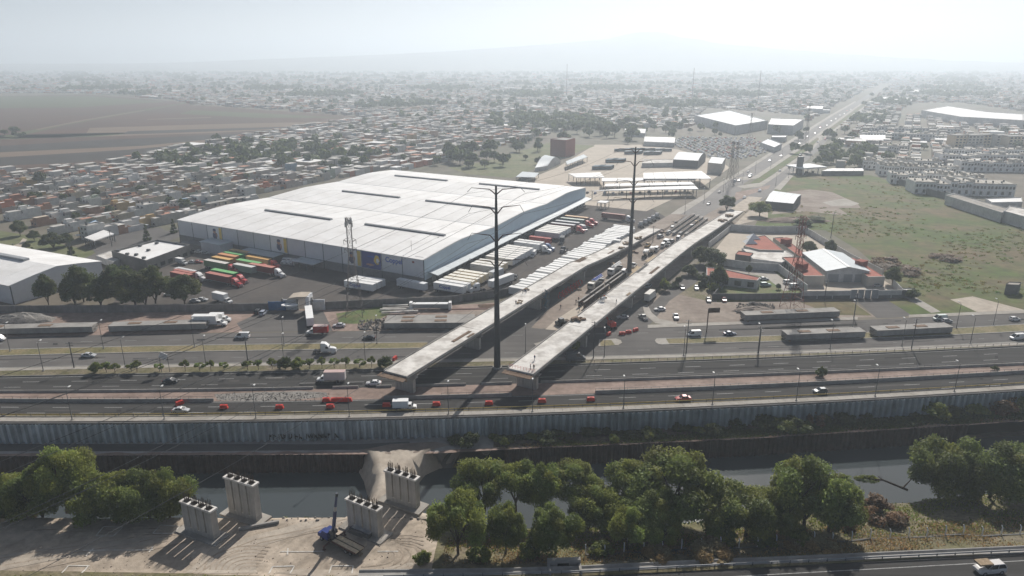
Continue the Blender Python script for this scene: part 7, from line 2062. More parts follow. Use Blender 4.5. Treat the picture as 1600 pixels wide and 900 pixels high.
def crown(seed, w, h, base, npuff, nleaf, leaf, mat, droop=.6, open_=.0, cone=False):
    """crown of leaf clumps: width w, from height base to h"""
    g = np.random.default_rng(seed)
    Cs, Ns, Us, Sx, Sy, Co = [], [], [], [], [], []
    rz = (h - base) / 2; zc = base + rz
    for k in range(npuff):
        if cone:
            f = g.random(); z = base + (h - base) * f
            r = w / 2 * (1 - f) ** .8 * (.5 + .5 * g.random()); a = g.random() * 6.283
            p = np.array([r * math.cos(a), r * math.sin(a), z]); pr = w * .16 * (1.2 - f * .8)
        else:
            while True:
                q = g.normal(size=3); q /= np.linalg.norm(q)
                if q[2] > -.55: break
            rr = (.45 + .55 * g.random() ** .5)
            p = np.array([q[0] * w / 2 * rr * .84, q[1] * w / 2 * rr * .84, zc + q[2] * rz * rr * .8])
            pr = w * g.uniform(.08, .20)
        n = int(nleaf * (pr / (w * .13)) ** 1.6)
        d = g.normal(size=(n, 3)); d /= np.linalg.norm(d, axis=1, keepdims=True)
        rad = pr * (.35 + .65 * g.random((n, 1)) ** .6)
        c = p + d * rad * np.array([1, 1, .8])
        c[:, 2] -= droop * pr * (np.hypot(d[:, 0], d[:, 1]) * g.random(n)) * .9
        c += g.normal(size=(n, 3)) * pr * .08
        nn = d * .8 + g.normal(size=(n, 3)) * .7 + np.array([0, 0, .35])
        u = g.normal(size=(n, 3)) * .5 + np.array([0, 0, -1.0 * droop - .1])
        tone = g.uniform(.72, 1.28); hue = g.uniform(-.10, .14)
        col_ = np.clip(np.stack([tone * (1 + hue) * np.ones(n), tone * np.ones(n), tone * (1 - hue) * np.ones(n)], 1) * g.uniform(.75, 1.25, (n, 1)), 0, 3)
        Cs.append(c); Ns.append(nn); Us.append(u); s_ = leaf * g.uniform(.6, 1.3, n); Sx.append(s_ * .55); Sy.append(s_); Co.append(col_)
    cat_ = np.concatenate
    return quads('crown', cat_(Cs), cat_(Ns), cat_(Us), cat_(Sx), cat_(Sy), cat_(Co), mat)
def trunk(seed, w, h, base, r, limbs=6):
    rg = random.Random(seed); mb = MB()
    fork = base * rg.uniform(.55, .9) + .4
    mb.tube((0, 0, -.6), (rg.uniform(-.2, .2), rg.uniform(-.2, .2), fork), r, r * .7, 7)
    for k in range(limbs):
        a = 6.283 * k / limbs + rg.uniform(-.4, .4)
        e1 = Vector((math.cos(a) * w * .14, math.sin(a) * w * .14, fork + (h - fork) * .35))
        e2 = Vector((math.cos(a + .3) * w * .32, math.sin(a + .3) * w * .32, fork + (h - fork) * rg.uniform(.5, .8)))
        mb.tube((0, 0, fork - .2), e1, r * .5, r * .34, 5); mb.tube(e1, e2, r * .34, r * .12, 5)
        mb.tube(e1, e1 + Vector((rg.uniform(-1, 1) * w * .15, rg.uniform(-1, 1) * w * .15, (h - fork) * .4)), r * .28, r * .08, 4)
    return mb.mesh('trunk', 'trunk')
def tkit(seed, w, h, base, npuff, nleaf, leaf, mat, r, **k):
    return [('trunk', trunk(seed, w, h, base, r), []), ('crown', crown(seed, w, h, base, npuff, nleaf, leaf, mat, **k), [])]
WIL = [tkit(21, 10, 10, 2.0, 31, 650, .15, 'leaf', .3), tkit(22, 10, 10, 1.4, 27, 650, .15, 'leaf', .26, droop=.8), tkit(23, 10, 10, 2.4, 36, 600, .15, 'leaf', .3), tkit(24, 10, 10, 1.8, 28, 650, .15, 'leaf', .26, droop=.9)]
ASH = [tkit(31, 10, 12, .7, 62, 190, .27, 'leaf_dark', .32, droop=.3), tkit(32, 9, 12.5, .5, 56, 190, .27, 'leaf_dark', .3, droop=.25), tkit(33, 11, 12, .9, 64, 180, .27, 'leaf_dark', .32, droop=.35)]
BALL = [tkit(41, 3.0, 3.9, 1.4, 20, 60, .16, 'leaf', .09, droop=.2), tkit(42, 3.2, 3.6, .9, 18, 50, .17, 'leaf', .09, droop=.3)]
BUSH = [tkit(51, 4, 2.6, .1, 22, 90, .17, 'leaf', .1, droop=.4), tkit(52, 4.5, 2.4, .1, 24, 80, .18, 'leaf_dark', .1, droop=.3)]
DRYB = [tkit(55, 4.5, 2.4, .1, 24, 110, .15, 'leaf_dry', .08, droop=.4)]
STRAW = [tkit(57, 5, 1.5, .0, 26, 120, .16, 'straw', .05, droop=.2)]
CYP = [tkit(61, 3.2, 10, .5, 46, 50, .30, 'leaf_dark', .2, droop=.1, cone=True)]
FART = [tkit(71, 9, 10, 2, 26, 40, .75, 'leaf_dark', .3, droop=.2), tkit(72, 9, 8.5, 1.6, 24, 40, .75, 'leaf_dark', .3, droop=.2)]
PXW = lambda x, y, z=0: (G(x + .5, y, z) - G(x - .5, y, z)).length      # metres per pixel there
def tree(kit, x, y, wpx, hm, label, name='tree', cat='tree', group=None, z=None, kw=10.0, kh=10.0, dz=0):
    if z is None: z = 0
    p = G(x, y, z)
    if z < -1: p.z = hgt(p.x, p.y) if p.y < nearx(p.x) - .5 else z
    s = wpx * PXW(x, y, z) / kw
    return place(kit, name, label, cat, p + Vector((0, 0, dz)), random.uniform(0, 6.28), group, None, (s, s, hm / kh))
# willows along the canal; base pixel, crown width in pixels, height in metres
WL = [(16, 800, 96, 12, 'willow at the left edge, above the dark red bush'), (66, 803, 92, 12.6, 'willow second from the left edge'), (104, 796, 90, 13, 'tallest willow of the left group'), (150, 803, 88, 11.6, 'willow in the middle of the left group'), (192, 799, 98, 13, 'willow right of the middle in the left group'), (232, 803, 88, 11.5, 'willow with an open crown, second from the pier'), (264, 801, 80, 12.4, 'willow nearest the left pier, its crown over the water'),
    (757, 796, 92, 11, 'willow beside the canal outfall'), (806, 796, 80, 10, 'willow left of the thin double willow'), (843, 796, 74, 10.5, 'narrow willow over the pale water patch'), (900, 790, 82, 9.0, 'low willow right of the pale water patch'), (945, 815, 88, 9.5, 'yellowish willow in the middle of the bank'), (985, 800, 92, 11, 'willow left of the great dark willow'), (1012, 833, 96, 10, 'willow above the first fence posts'), (1062, 808, 140, 14.5, 'great willow with the highest crown, middle of the bank'), (1105, 826, 96, 9.5, 'willow in front of the great willow'), (1165, 836, 110, 9.5, 'broad willow between the two great willows'), (1258, 820, 130, 14.5, 'great willow at the right, above the fence'), (1295, 830, 96, 11, 'dark willow right of the right great willow'), (1218, 838, 84, 9.5, 'lower willow in front of the right great willow'),
    (1470, 762, 112, 14, 'willow leaning over the water, left of the pair at the right'), (1546, 772, 122, 13, 'willow right of the pair at the right edge'), (1606, 768, 96, 11, 'willow cut by the right edge'), (716, 872, 96, 12, 'big green willow at the corner of the sand'), (790, 868, 62, 9.5, 'slender willow right of the big corner willow'), (868, 870, 84, 9.2, 'yellow-green willow above the culvert'), (980, 862, 62, 8.5, 'willow at the start of the wire fence'), (1035, 850, 70, 7.5, 'small willow over the fence posts'), (920, 812, 70, 7.5, 'low willow behind the yellow-green one')]
for i, (x, y, wpx, hm, lb) in enumerate(WL):
    zz = SITE if x < 300 else (-6.0 if y < 805 else -4.5)
    tree(WIL[i % 4], x, y, wpx * 1.0, hm * 1.25, lb, 'willow_tree', 'tree', 'willows along the canal', zz)
tree(DRYB[0], 22, 800, 52, 5.5, 'dark reddish bush under the willow at the left edge', 'bush', 'bush', None, SITE, 4.5, 2.4)
for x, y, wpx, hm, lb in ((475, 800, 34, 2.6, 'low green bush on the canal edge by the crane truck'), (440, 803, 26, 1.5, 'low weeds on the canal edge, left of the green bush'), (1240, 848, 46, 3.5, 'bush at the foot of the right great willow'), (1130, 848, 46, 3.2, 'bush behind the fence in the middle'), (1190, 852, 44, 3.0, 'bush behind the fence right of the middle'), (1345, 790, 60, 3.5, 'bush left of the fallen tree'), (940, 868, 40, 2.5, 'bush on the slope right of the culvert'), (830, 876, 44, 3.2, 'bush left of the culvert'), (750, 880, 40, 2.6, 'bush below the slender willow'), (660, 878, 30, 2.0, 'small bush at the sand corner')):
    tree(BUSH[int(x) % 2], x, y, wpx, hm, lb, 'bush', 'bush', 'bushes on the near bank', -4.5 if x > 600 else SITE, 4.2, 2.5)
for x, y, wpx, hm, lb in ((1375, 800, 76, 4.0, 'rust coloured dry brush beside the fallen tree'), (1320, 822, 40, 2.5, 'rust coloured dry brush at the foot of the dark willow'), (1330, 806, 34, 2.0, 'small dry brush left of the big one')):
    tree(DRYB[0], x, y, wpx, hm, lb, 'dry_brush', 'bush', None, -4.2, 4.5, 2.4)
for x, y, wpx, hm, lb in ((1030, 873, 52, 1.8, 'left straw coloured grass mound above the gutter'), (1115, 870, 70, 2.2, 'large straw coloured grass mound above the gutter'), (1235, 850, 46, 1.2, 'straw grass mound below the right great willow'), (1290, 858, 60, 1.0, 'long straw grass tuft above the gutter, right')):
    tree(STRAW[0], x, y, wpx, hm, lb, 'grass_mound', 'grass', None, -3.0, 5.0, 1.5)
# shrubs at the foot of the retaining wall and along the piling
rg = random.Random(5)
SHX = []
x = 712
while x < 1640:
    SHX.append((x, cWall(x) + rg.uniform(30, 48) - max(0, x - 1000) * .012)); x += rg.choice((9, 14, 20, 34, 46)) * rg.uniform(.8, 1.2)
for i, (x, y) in enumerate(SHX):
    p = G(x, y, BERM)
    if p.y > wy(p.x) - 1.6: p.y = wy(p.x) - 1.6
    s = rg.uniform(.45, 1.3) * (1 + max(0, x - 1000) / 900)
    dry = x > 1180 and rg.random() < .16
    kit = DRYB[0] if dry else BUSH[0] if rg.random() < .35 else BUSH[1]
    place(kit, 'bush', f'{ordinal(i)} bush from the left at the foot of the retaining wall', 'bush', p, rg.uniform(0, 6), 'bushes at the foot of the retaining wall', None, (s * 1.3, s * .9, s * rg.uniform(.7, 1.2)))
# trimmed trees and shrubs of the planting strip
for i, x in enumerate((150, 166, 180, 205, 214, 250, 290, 313, 330, 351, 387, 404, 425, 446, 466, 484, 503, 523, 541, 563, 581, 602, 897)):
    y = (cBtop(x) + cWkB(x)) / 2 + 1 if x < 800 else 553
    big = x in (446, 466, 504, 563, 602, 897)
    tree((BALL if not x in (150, 446, 466, 602) else BUSH)[i % 2], x, y, rg.uniform(13, 19) if not big else 22, rg.uniform(2.8, 4.0) if x < 800 else 5, f'{(ordn + names[20:])[i]} shrub from the left in the planting strip' if x < 800 else 'green tree in the shade of the right flyover', 'small_tree', 'tree', 'shrubs in the planting strip' if x < 800 else None, .1, 3.1 if not x in (150, 446, 466, 602) else 4.2, 3.75 if not x in (150, 446, 466, 602) else 2.5)
tree(BUSH[1], 1283, 589, 18, 3.2, 'single dark bush on the median of the freeway', 'bush', 'bush', None, 0, 4.2, 2.5)
tree(BUSH[1], 1554, 579, 11, 1.6, 'small bush on the median at the right', 'bush', 'bush', None, 0, 4.2, 2.5)
# roadside trees before the office and yard
for i, (x, y, wpx, hm, lb) in enumerate(((76, 476, 34, 13, 'slender tree at the corner of the storage hall'), (118, 477, 46, 11, 'tree left of the tall pale one, before the storage hall'), (131, 472, 46, 15.5, 'tall tree with a thin top before the storage hall'), (158, 478, 54, 12, 'round tree right of the storage hall'), (190, 474, 64, 16, 'tall dark tree before the office'), (212, 478, 66, 15, 'broad tree in the middle before the office'), (244, 474, 56, 16, 'tall tree right of the office front'), (228, 479, 46, 11, 'lower tree between the broad and the tall one'), (289, 475, 50, 12.5, 'round oak-like tree beside the parked cars'))):
    tree(ASH[i % 3], x, y, wpx, hm, lb, 'tree', 'tree', 'trees along the yard wall', 0, 11, 12)
for x, y, wpx, hm, lb in ((1187, 338, 38, 11.5, 'round bright green tree beside the grey shed'), (1135, 329, 30, 10, 'dark round tree on the avenue island'), (1112, 416, 42, 9, 'wide dark tree beside the tan yard'), (1094, 412, 26, 9, 'narrow dark tree against the right flyover'), (1122, 448, 28, 9.5, 'dark conifer-like tree beside the small red house'), (1098, 444, 16, 5, 'small cypress-like tree left of the small red house'), (1170, 428, 11, 4.5, 'small round tree behind the small red house'), (1263, 397, 26, 7, 'thin grey-green tree in the back yard of the compound'), (1296, 398, 20, 8, 'dark bushy tree under the pole in the field'), (1394, 444, 26, 8, 'dense tree at the field corner of the compound'), (1216, 452, 10, 2.5, 'small bush on the lawn by the lattice tower'), (84, 388, 40, 8.5, 'wide dark tree at the park, left of the cypress'), (104, 384, 22, 7, 'tree at the right of the wide park tree'), (54, 376, 20, 6, 'round tree left of the wide park tree'), (32, 368, 22, 9, 'tall round tree at the park corner'), (42, 390, 12, 4, 'small bush on the park lawn'), (1424, 466, 22, 4, 'dark bushes beside the guard hut'), (1060, 446, 14, 4, 'shrub at the garden edge by the flyover'), (1040, 455, 18, 4, 'shrub in the shade along the right flyover'), (1076, 430, 22, 5, 'shrub in the garden by the right flyover'), (1233, 322, 10, 3, 'bush at the shed corner'), (1255, 352, 34, 4, 'low green thicket beyond the compound wall'), (1275, 345, 30, 3, 'low thicket in the bare part of the field')):
    tree(WIL[2] if x == 1187 else ASH[int(x) % 3], x, y, wpx, hm, lb, 'tree' if hm > 4 else 'bush', 'tree' if hm > 4 else 'bush', None, 0, 11, 12)
for x, y, wpx, hm, lb in ((1385, 412, 50, 3, 'large reddish dry thicket in the field'), (1400, 424, 70, 2.5, 'second reddish dry thicket below the first'), (1480, 405, 50, 2.0, 'grey-brown thicket at the right of the field')):
    tree(DRYB[0], x, y, wpx, hm, lb, 'thicket', 'bush', None, 0, 4.5, 2.4)
for x, y, hm, lb in ((113, 406, 11, 'tall cypress at the street corner'), (230, 376, 9, 'cypress between the street and the office'), (54, 408, 7, 'small cypress beside the storage hall'), (272, 364, 8, 'cypress at the warehouse corner'), (323, 240, 12, 'dark cypress by the plough field, left'), (327, 239, 12, 'second dark cypress by the plough field'), (375, 256, 12, 'cypress in the town right of the white houses'), (382, 262, 12, 'second cypress right of the white houses'), (219, 257, 10, 'lone cypress at the field edge'), (1098, 447, 6, 'small cypress in the garden')):
    place(CYP[0], 'cypress', lb, 'tree', G(x, y), 0, None, None, (1.15, 1.15, hm / 10))
for i in range(20):
    x, y = random.uniform(1036, 1128), random.uniform(408, 458)
    if y < 458 - (x - 1036) * .62 - 4 or (x > 1098 and 425 < y < 450): continue
    tree((ASH[0], BUSH[0], BUSH[1])[i % 3], x, y, random.uniform(10, 22), random.uniform(2, 5.5), f'{ordinal(i)} counted of the garden shrubs beside the right flyover', 'bush', 'bush', 'garden shrubs beside the right flyover', 0, (11, 4.2, 4.2)[i % 3], (12, 2.5, 2.5)[i % 3])
fg = random.Random(9)
k = 0
for x0, x1, y0, y1, n, where in ((700, 765, 238, 266, 15, 'behind the warehouse'), (770, 862, 222, 262, 18, 'in the green park'), (880, 990, 196, 226, 20, 'behind the brick block'), (440, 530, 222, 240, 9, 'beside the field end'), (1190, 1300, 150, 170, 10, 'left of the far avenue'), (1290, 1350, 208, 226, 9, 'beyond the filling station'), (1380, 1480, 205, 236, 9, 'between the terraces'), (1240, 1260, 206, 226, 3, 'at the avenue crossing'), (1020, 1130, 196, 214, 10, 'at the car lot'), (0, 40, 205, 220, 6, 'at the far left field'), (300, 420, 215, 245, 6, 'at the edge of the fields'), (20, 300, 285, 350, 14, 'among the town houses'), (300, 620, 225, 300, 16, 'among the town houses behind'), (1560, 1600, 205, 240, 3, 'by the ochre flats')):
    for _ in range(n):
        x, y = fg.uniform(x0, x1), fg.uniform(y0, y1)
        if inpoly(x, y, [(277, 343), (664, 410), (918, 300), (585, 255)]): continue
        hm = fg.uniform(6, 12) * (1.5 if 'warehouse' in where or 'brick' in where else 1)
        p = G(x, y); s = hm / 10 * fg.uniform(.8, 1.2)
        place(FART[k % 2], 'tree', f'{ordn[min(_, 19)] if n > 1 else "single"} counted of the dark green trees {where}', 'tree', p, fg.uniform(0, 6), f'trees {where}', None, (s, s, hm / 10)); k += 1
# fallen tree on the canal edge
t = thing('fallen_tree', 'fallen tree with bare dark trunk lying over the canal edge', 'fallen tree', G(1418, 768, -6.2))
MB().tube((0, 0, .4), (-5, 2.5, 1.6), .32, .24, 6).tube((-5, 2.5, 1.6), (-10, 4, 1.0), .24, .12, 6).tube((-1, .5, .6), (2.5, 2, 3.5), .2, .08, 5).tube((-5, 2.5, 1.6), (-7, 1.5, 3.4), .14, .05, 5).build('trunk', 'trunk', t)
o = obj('foliage', BUSH[0][1][1], t, (-8, 3.6, .2)); o.scale = (1.5, .8, .7)
# grass, weeds and stones scattered over the near ground
def scatter(name, n, xr, fy, mat, size, seed, tall=1.0, keep=None, zf=hgt):
    g = np.random.default_rng(seed)
    P_ = []
    while len(P_) < n:
        x = g.uniform(*xr); y0, y1 = fy(x); y = g.uniform(y0, y1)
        if keep and not keep(x, y, g): continue
        P_.append((x, y, zf(x, y) + size * .5 * tall))
    P_ = np.array(P_); n = len(P_)
    a = g.uniform(0, 6.28, n)
    N_ = np.stack([np.cos(a), np.sin(a), g.uniform(-.1, .7, n)], 1)
    U_ = np.tile([0., 0., 1.], (n, 1)) + g.normal(size=(n, 3)) * .3
    s_ = size * g.uniform(.5, 1.4, n)
    c_ = np.clip(g.uniform(.6, 1.4, (n, 1)) * np.stack([g.uniform(.85, 1.3, n), np.ones(n), g.uniform(.7, 1.1, n)], 1), 0, 3)
    return tag(obj(name, quads(name, P_, N_, U_, s_ * .6, s_ * tall, c_, mat)), kind='stuff')
def zberm(x, y): return BERM
patchy = lambda x, y, g: math.sin(x * .31 + y * .22) + math.sin(y * .5 - x * .13) > g.uniform(-1.6, 1.2)
scatter('dry_grass', 22000, (-14, 175), lambda x: (np.interp(x, [12, 103, 200], [117, 122, 128]), np.interp(x, [12, 103, 200], [128, 134, 142])), 'straw', .16, 1, 1.2, patchy)
scatter('weeds', 20000, (-14, 190), lambda x: (np.interp(x, [12, 103, 200], [122, 128, 134]), nearx(x) - .8), 'leaf', .20, 2, 1.0, patchy)
scatter('weeds', 5000, (-140, -25), lambda x: (106, 116.5), 'leaf', .18, 3, 1.0, lambda x, y, g: y < 115.6 + math.sin(x) * 1.2)
scatter('weeds', 2500, (-140, -22), lambda x: (nearx(x) - 2.5, nearx(x) - .3), 'leaf', .20, 4, 1.0, patchy)
scatter('undergrowth', 26000, (-4, 165), lambda x: (farx(x) + .4, wy(x) - .9), 'leaf_dark', .26, 6, 1.1, lambda x, y, g: math.sin(x * .23 + y * .4) + math.sin(y * .7 - x * .11) + x * .006 > g.uniform(-1.0, 1.4), zberm)
scatter('weeds', 2500, (-4, 165), lambda x: (farx(x) + .2, farx(x) + 2.2), 'straw', .16, 8, 1.1, patchy, zberm)
def stones(name, n, gen, seed, mat, smin=.08, smax=.35):
    g = random.Random(seed); mb = MB()
    for _ in range(n):
        x, y, z = gen(g); s = g.uniform(smin, smax) * g.choice((.6, 1, 1)); a = g.uniform(0, 3)
        p = [(math.cos(a + k * 1.257) * s * g.uniform(.7, 1.2), math.sin(a + k * 1.257) * s * g.uniform(.7, 1.2)) for k in range(5)]
        mb.add([(x + q[0], y + q[1], z - .05) for q in p] + [(x + q[0] * .5, y + q[1] * .5, z + s * g.uniform(.5, .9)) for q in p], [(0, 1, 6, 5), (1, 2, 7, 6), (2, 3, 8, 7), (3, 4, 9, 8), (4, 0, 5, 9), (5, 6, 7, 8, 9)])
    return tag(mb.build(name, mat), kind='stuff')
def onsite(g):
    x = g.uniform(-130, -20); y = g.uniform(114, nearx(x) - .4); return x, y, hgt(x, y)
stones('gravel', 900, onsite, 1, 'sand', .06, .22)
def edge(g):
    x = g.uniform(-60, -20); y = nearx(x) - abs(g.gauss(0, 1.3)) - .3; return x, y, hgt(x, y)
stones('rubble', 700, edge, 2, 'grey_rubble', .15, .6)
def heapA(x0, x1, y0, y1, hh):
    def f(g):
        u = g.uniform(0, 1); p = G(x0 + (x1 - x0) * u, y0 + (y1 - y0) * g.random()); return p.x, p.y, g.random() * hh * math.sin(u * 3.14)
    return f
stones('rubble', 500, heapA(335, 515, 614, 626, .15), 4, 'grey_rubble', .08, .25)
stones('rubble', 250, heapA(560, 625, 500, 516, .8), 5, 'grey_rubble', .2, .7)
stones('rubble', 200, heapA(1150, 1210, 475, 490, 1.0), 6, 'grey_rubble', .3, .8)
FLD = [(1215, 350), (1215, 302), (1300, 276), (1400, 288), (1500, 322), (1600, 356), (1640, 440), (1600, 462), (1440, 462), (1400, 436), (1335, 388), (1290, 358)]
gg = np.random.default_rng(77); P_ = []
while len(P_) < 900:
    x, y = gg.uniform(1205, 1640), gg.uniform(276, 465)
    if not inpoly(x, y, FLD) or math.sin(x * .021 + y * .05) + math.sin(y * .09 - x * .013) < gg.uniform(-1, 1.6): continue
    q = G(x, y); P_.append((q.x, q.y, gg.uniform(.2, .55)))
P_ = np.array(P_); cc = np.repeat(P_, 26, axis=0); dd = gg.normal(size=(len(cc), 3)); dd[:, 2] = np.abs(dd[:, 2]) * .5
C3 = np.column_stack([cc[:, :2], cc[:, 2] * .25]) + dd * cc[:, 2:3] * np.array([1.3, 1.3, .6])
tone = np.repeat(np.stack([gg.uniform(.7, 1.5, len(P_)), gg.uniform(.7, 1.2, len(P_)), gg.uniform(.6, 1.2, len(P_))], 1), 26, axis=0)
tag(obj('scrub', quads('scrub', C3, dd + np.array([0, 0, .4]), gg.normal(size=dd.shape), cc[:, 2] * .35, cc[:, 2] * .4, tone * .8, 'leaf')), kind='stuff')
# spoil heap at the left and mound on the site
def mound(name, c, rx, ry, h, mat, label, cat):
    bm = bmesh.new(); rg_ = random.Random(int(c.x))
    N, K = 18, 6; rows = []
    for k in range(K + 1):
        f = k / K; r = 1 - f
        rows.append([bm.verts.new((math.cos(i * 6.283 / N) * rx * r * (1 + .12 * math.sin(i * 2.3 + k)), math.sin(i * 6.283 / N) * ry * r, h * (1 - r * r) * (1 + rg_.uniform(-.12, .12)) - (.1 if k == 0 else 0))) for i in range(N)])
    for k in range(K):
        for i in range(N): bm.faces.new((rows[k][i], rows[k][(i + 1) % N], rows[k + 1][(i + 1) % N], rows[k + 1][i]))
    me = bpy.data.meshes.new(name); bm.to_mesh(me); bm.free(); me.materials.append(MATS[mat])
    o = obj(name, me, None, c); tag(o, label, cat)
mound('spoil_heap', G(35, 500), 12, 6, 2.6, 'grey_rubble', 'low grey spoil heap on the red dirt at the left', 'spoil heap')
mound('spoil_heap', G(1180, 486), 9, 4, 1.8, 'dirt', 'brown spoil heap behind the girder under the red lattice tower', 'spoil heap')
mound('spoil_heap', G(1240, 345), 22, 7, 2.2, 'red_dirt', 'long reddish spoil heap beyond the compound wall', 'spoil heap')
# power lines from pole to pole
def cable(a, b, sag, label):
    mb = MB(); N = 24
    P_ = [a.lerp(b, i / N) + Vector((0, 0, -sag * 4 * (i / N) * (1 - i / N))) for i in range(N + 1)]
    for p, q in zip(P_, P_[1:]): mb.tube(p, q, .045, n=3, cap=False)
    tag(mb.build('power_line', 'dark_metal'), label, 'cable', 'power lines between the steel poles')
p0 = mp1.location - DA * 205; p3 = mp2.location + DA * 210
for zi, (z, s) in enumerate(((56, 8.4), (50, 8.2), (41, 8.6), (33, 9.4))):
    for sg in (-1, 1):
        o1 = Vector((sg * s, -.6, z)); sd_ = ('left', 'right')[sg > 0]; lv = ('top', 'second', 'third', 'lowest')[zi]
        cable(p0 + o1, mp1.location + o1, 7, f'thin power line from the near steel pole towards the camera, {lv} {sd_} arm')
        cable(mp1.location + o1, mp2.location + o1 + Vector((0, 0, -.8)), 2.5, f'thin power line between the two steel poles, {lv} {sd_} arm')

# ================================================================== THE TOWN
TOWN = [(-140, 282), (60, 266), (150, 261), (280, 234), (420, 207), (560, 186), (640, 178), (900, 178), (985, 190), (905, 200), (860, 208), (800, 222), (755, 236), (690, 254), (640, 268), (585, 268), (430, 302), (300, 345), (280, 350), (262, 354), (150, 374), (110, 372), (60, 345), (0, 338), (-140, 350)]
RIGHT = [(1290, 262), (1340, 246), (1345, 232), (1300, 226), (1320, 200), (1360, 180), (1640, 196), (1640, 244), (1560, 262), (1480, 262), (1340, 262)]
def house_kit(v):
    w_, d_ = 7.6, 10.5
    k = []
    wa = MB(); ro = MB(); 
    hs = {0: 2.9, 1: 5.2, 2: 2.9, 3: 7.6}[v]
    wa.bb(0, w_, 0, d_, 0, hs)
    for a in ((0, w_, 0, .25), (0, w_, d_ - .25, d_), (0, .25, .25, d_ - .25), (w_ - .25, w_, .25, d_ - .25)): wa.bb(*a, hs, hs + .7)
    if v == 2: wa.bb(.2, w_ * .62, d_ * .35, d_ - .3, hs, hs + 2.5)
    if v == 1: wa.bb(w_ * .6, w_ - .4, d_ * .55, d_ - .5, hs, hs + 2.1)
    k.append(('wall', wa.mesh('wall', 'house_paint'), []))
    ro.bb(.26, w_ - .26, .26, d_ - .26, hs + .02, hs + .08)
    if v == 2: ro.bb(.1, w_ * .64, d_ * .33, d_ - .2, hs + 2.5, hs + 2.65)
    k.append(('roof', ro.mesh('roof', 'house_paint'), []))
    wm = [('window', MB().bb(x, x + 1.6, -.05, .05, z + 1.0, z + 2.3).mesh('window', 'glass'), []) for z in np.arange(0, hs - 1, 2.4) for x in (1.0, 4.8)]
    wm += [('window', MB().bb(x, x + 1.6, d_ - .05, d_ + .05, z + 1.0, z + 2.2).mesh('window', 'glass'), []) for z in np.arange(0, hs - 1, 2.4) for x in (1.0, 4.8)]
    k += wm
    k.append(('lean_to', MB().bb(.3, w_ * .55, -3.2, -.06, 2.2, 2.32).mesh('lean_to', 'canopy_sheet'), []))
    if v in (0, 3): k.append(('yard_wall', MB().bb(0, w_, -3.6, -3.4, 0, 2).bb(0, .2, -3.4, -.06, 0, 2).mesh('yard_wall', 'block_wall'), []))
    k.append(('water_tank', MB().tube((w_ * .7, d_ * .7, hs + .1), (w_ * .7, d_ * .7, hs + 1.7), .65, .6, 8).dome((w_ * .7, d_ * .7, hs + 1.7), .6, .6, .4, 8, 2).mesh('water_tank', 'dark_metal'), []))
    return k
HK = [house_kit(v) for v in range(4)]
PAL = [((.40, .375, .34), 'grey'), ((.31, .285, .26), 'dark grey'), ((.55, .54, .51), 'whitish'), ((.62, .61, .59), 'white'), ((.46, .40, .31), 'cream'), ((.44, .17, .10), 'terracotta'), ((.36, .20, .13), 'bare brick'), ((.25, .33, .40), 'blue'), ((.46, .32, .16), 'ochre'), ((.42, .36, .33), 'beige'), ((.30, .34, .27), 'greenish')]
WTS = [9, 5, 7, 8, 6, 4, 5, 1, 2, 6, 1]
hr = random.Random(17)
cand = []
rowdir = DA; coldir = Vector((DA.y, -DA.x, 0))
def grid_points(x0, x1, y0, y1):
    """house plots in double rows with a street between every pair"""
    a0, a1 = -400, 2200
    for j in range(-120, 130):
        off = j // 2 * 30.0 + (0 if j % 2 == 0 else 11.0)
        s_ = -300.0
        c_ = 0
        while s_ < 2600:
            p = DA * s_ + coldir * off
            if x0 < p.x < x1 and y0 < p.y < y1: yield p, j
            s_ += 7.8; c_ += 1
            if c_ % 11 == 0: s_ += 8
for p, j in grid_points(-700, 900, 300, 1500):
    x, y = PJ(p.x, p.y)
    r = 'left' if inpoly(x, y, TOWN) else ('right' if inpoly(x, y, RIGHT) else None)
    if not r or hr.random() < .05: continue
    q_ = p - FR; u_, v_ = q_.dot(eu), q_.dot(ev)
    if -12 < u_ < UL + 14 and -30 < v_ < VL + 16: continue
    if -20 < x < 1620: cand.append((p.y if r == 'left' else p.y + 120, p, j, r, x, y))
cand.sort(key=lambda q: q[0])
NIND = 290
rows_ = {}
for q in cand[:NIND]: rows_.setdefault((q[3], q[2]), []).append(q)
rord = {r: sorted([k for k in rows_ if k[0] == r], key=lambda k: -k[1]) for r in ('left', 'right')}
ROOFS = [((.58, .56, .52), 4), ((.46, .44, .41), 7), ((.36, .345, .32), 6), ((.72, .71, .69), 2), ((.40, .22, .16), 2), ((.50, .42, .33), 2)]
for (r, j), row in rows_.items():
    row.sort(key=lambda q: q[4])
    for i, q in enumerate(row):
        p = q[1]
        v = hr.choices((0, 1, 2, 3), (7, 5, 6, .5))[0]
        c, cn = hr.choices(PAL, WTS)[0]
        f = hr.uniform(.85, 1.12); c = tuple(k * f for k in c)
        rf = hr.choices([k[0] for k in ROOFS], [k[1] for k in ROOFS])[0]
        st = ('one storey', 'two storey', 'two storey', 'tall')[v]
        ft = ('with roof tank', 'with roof tank', 'with roof room', 'with roof tank')[v]
        t = place(HK[v], 'house', f'{st} {cn} house {ft}, {ordinal(i)} in the {ordinal(rord[r].index((r, j)))} {"town" if r == "left" else "estate"} row', 'house', p, ANG - math.pi / 2 + (math.pi if j % 2 else 0) + hr.uniform(-.05, .05), 'flat roofed town houses', c, (hr.uniform(.85, 1.1), hr.uniform(.75, 1.1), hr.uniform(.8, 1.05)), {'roof': rf, 'wall': c})
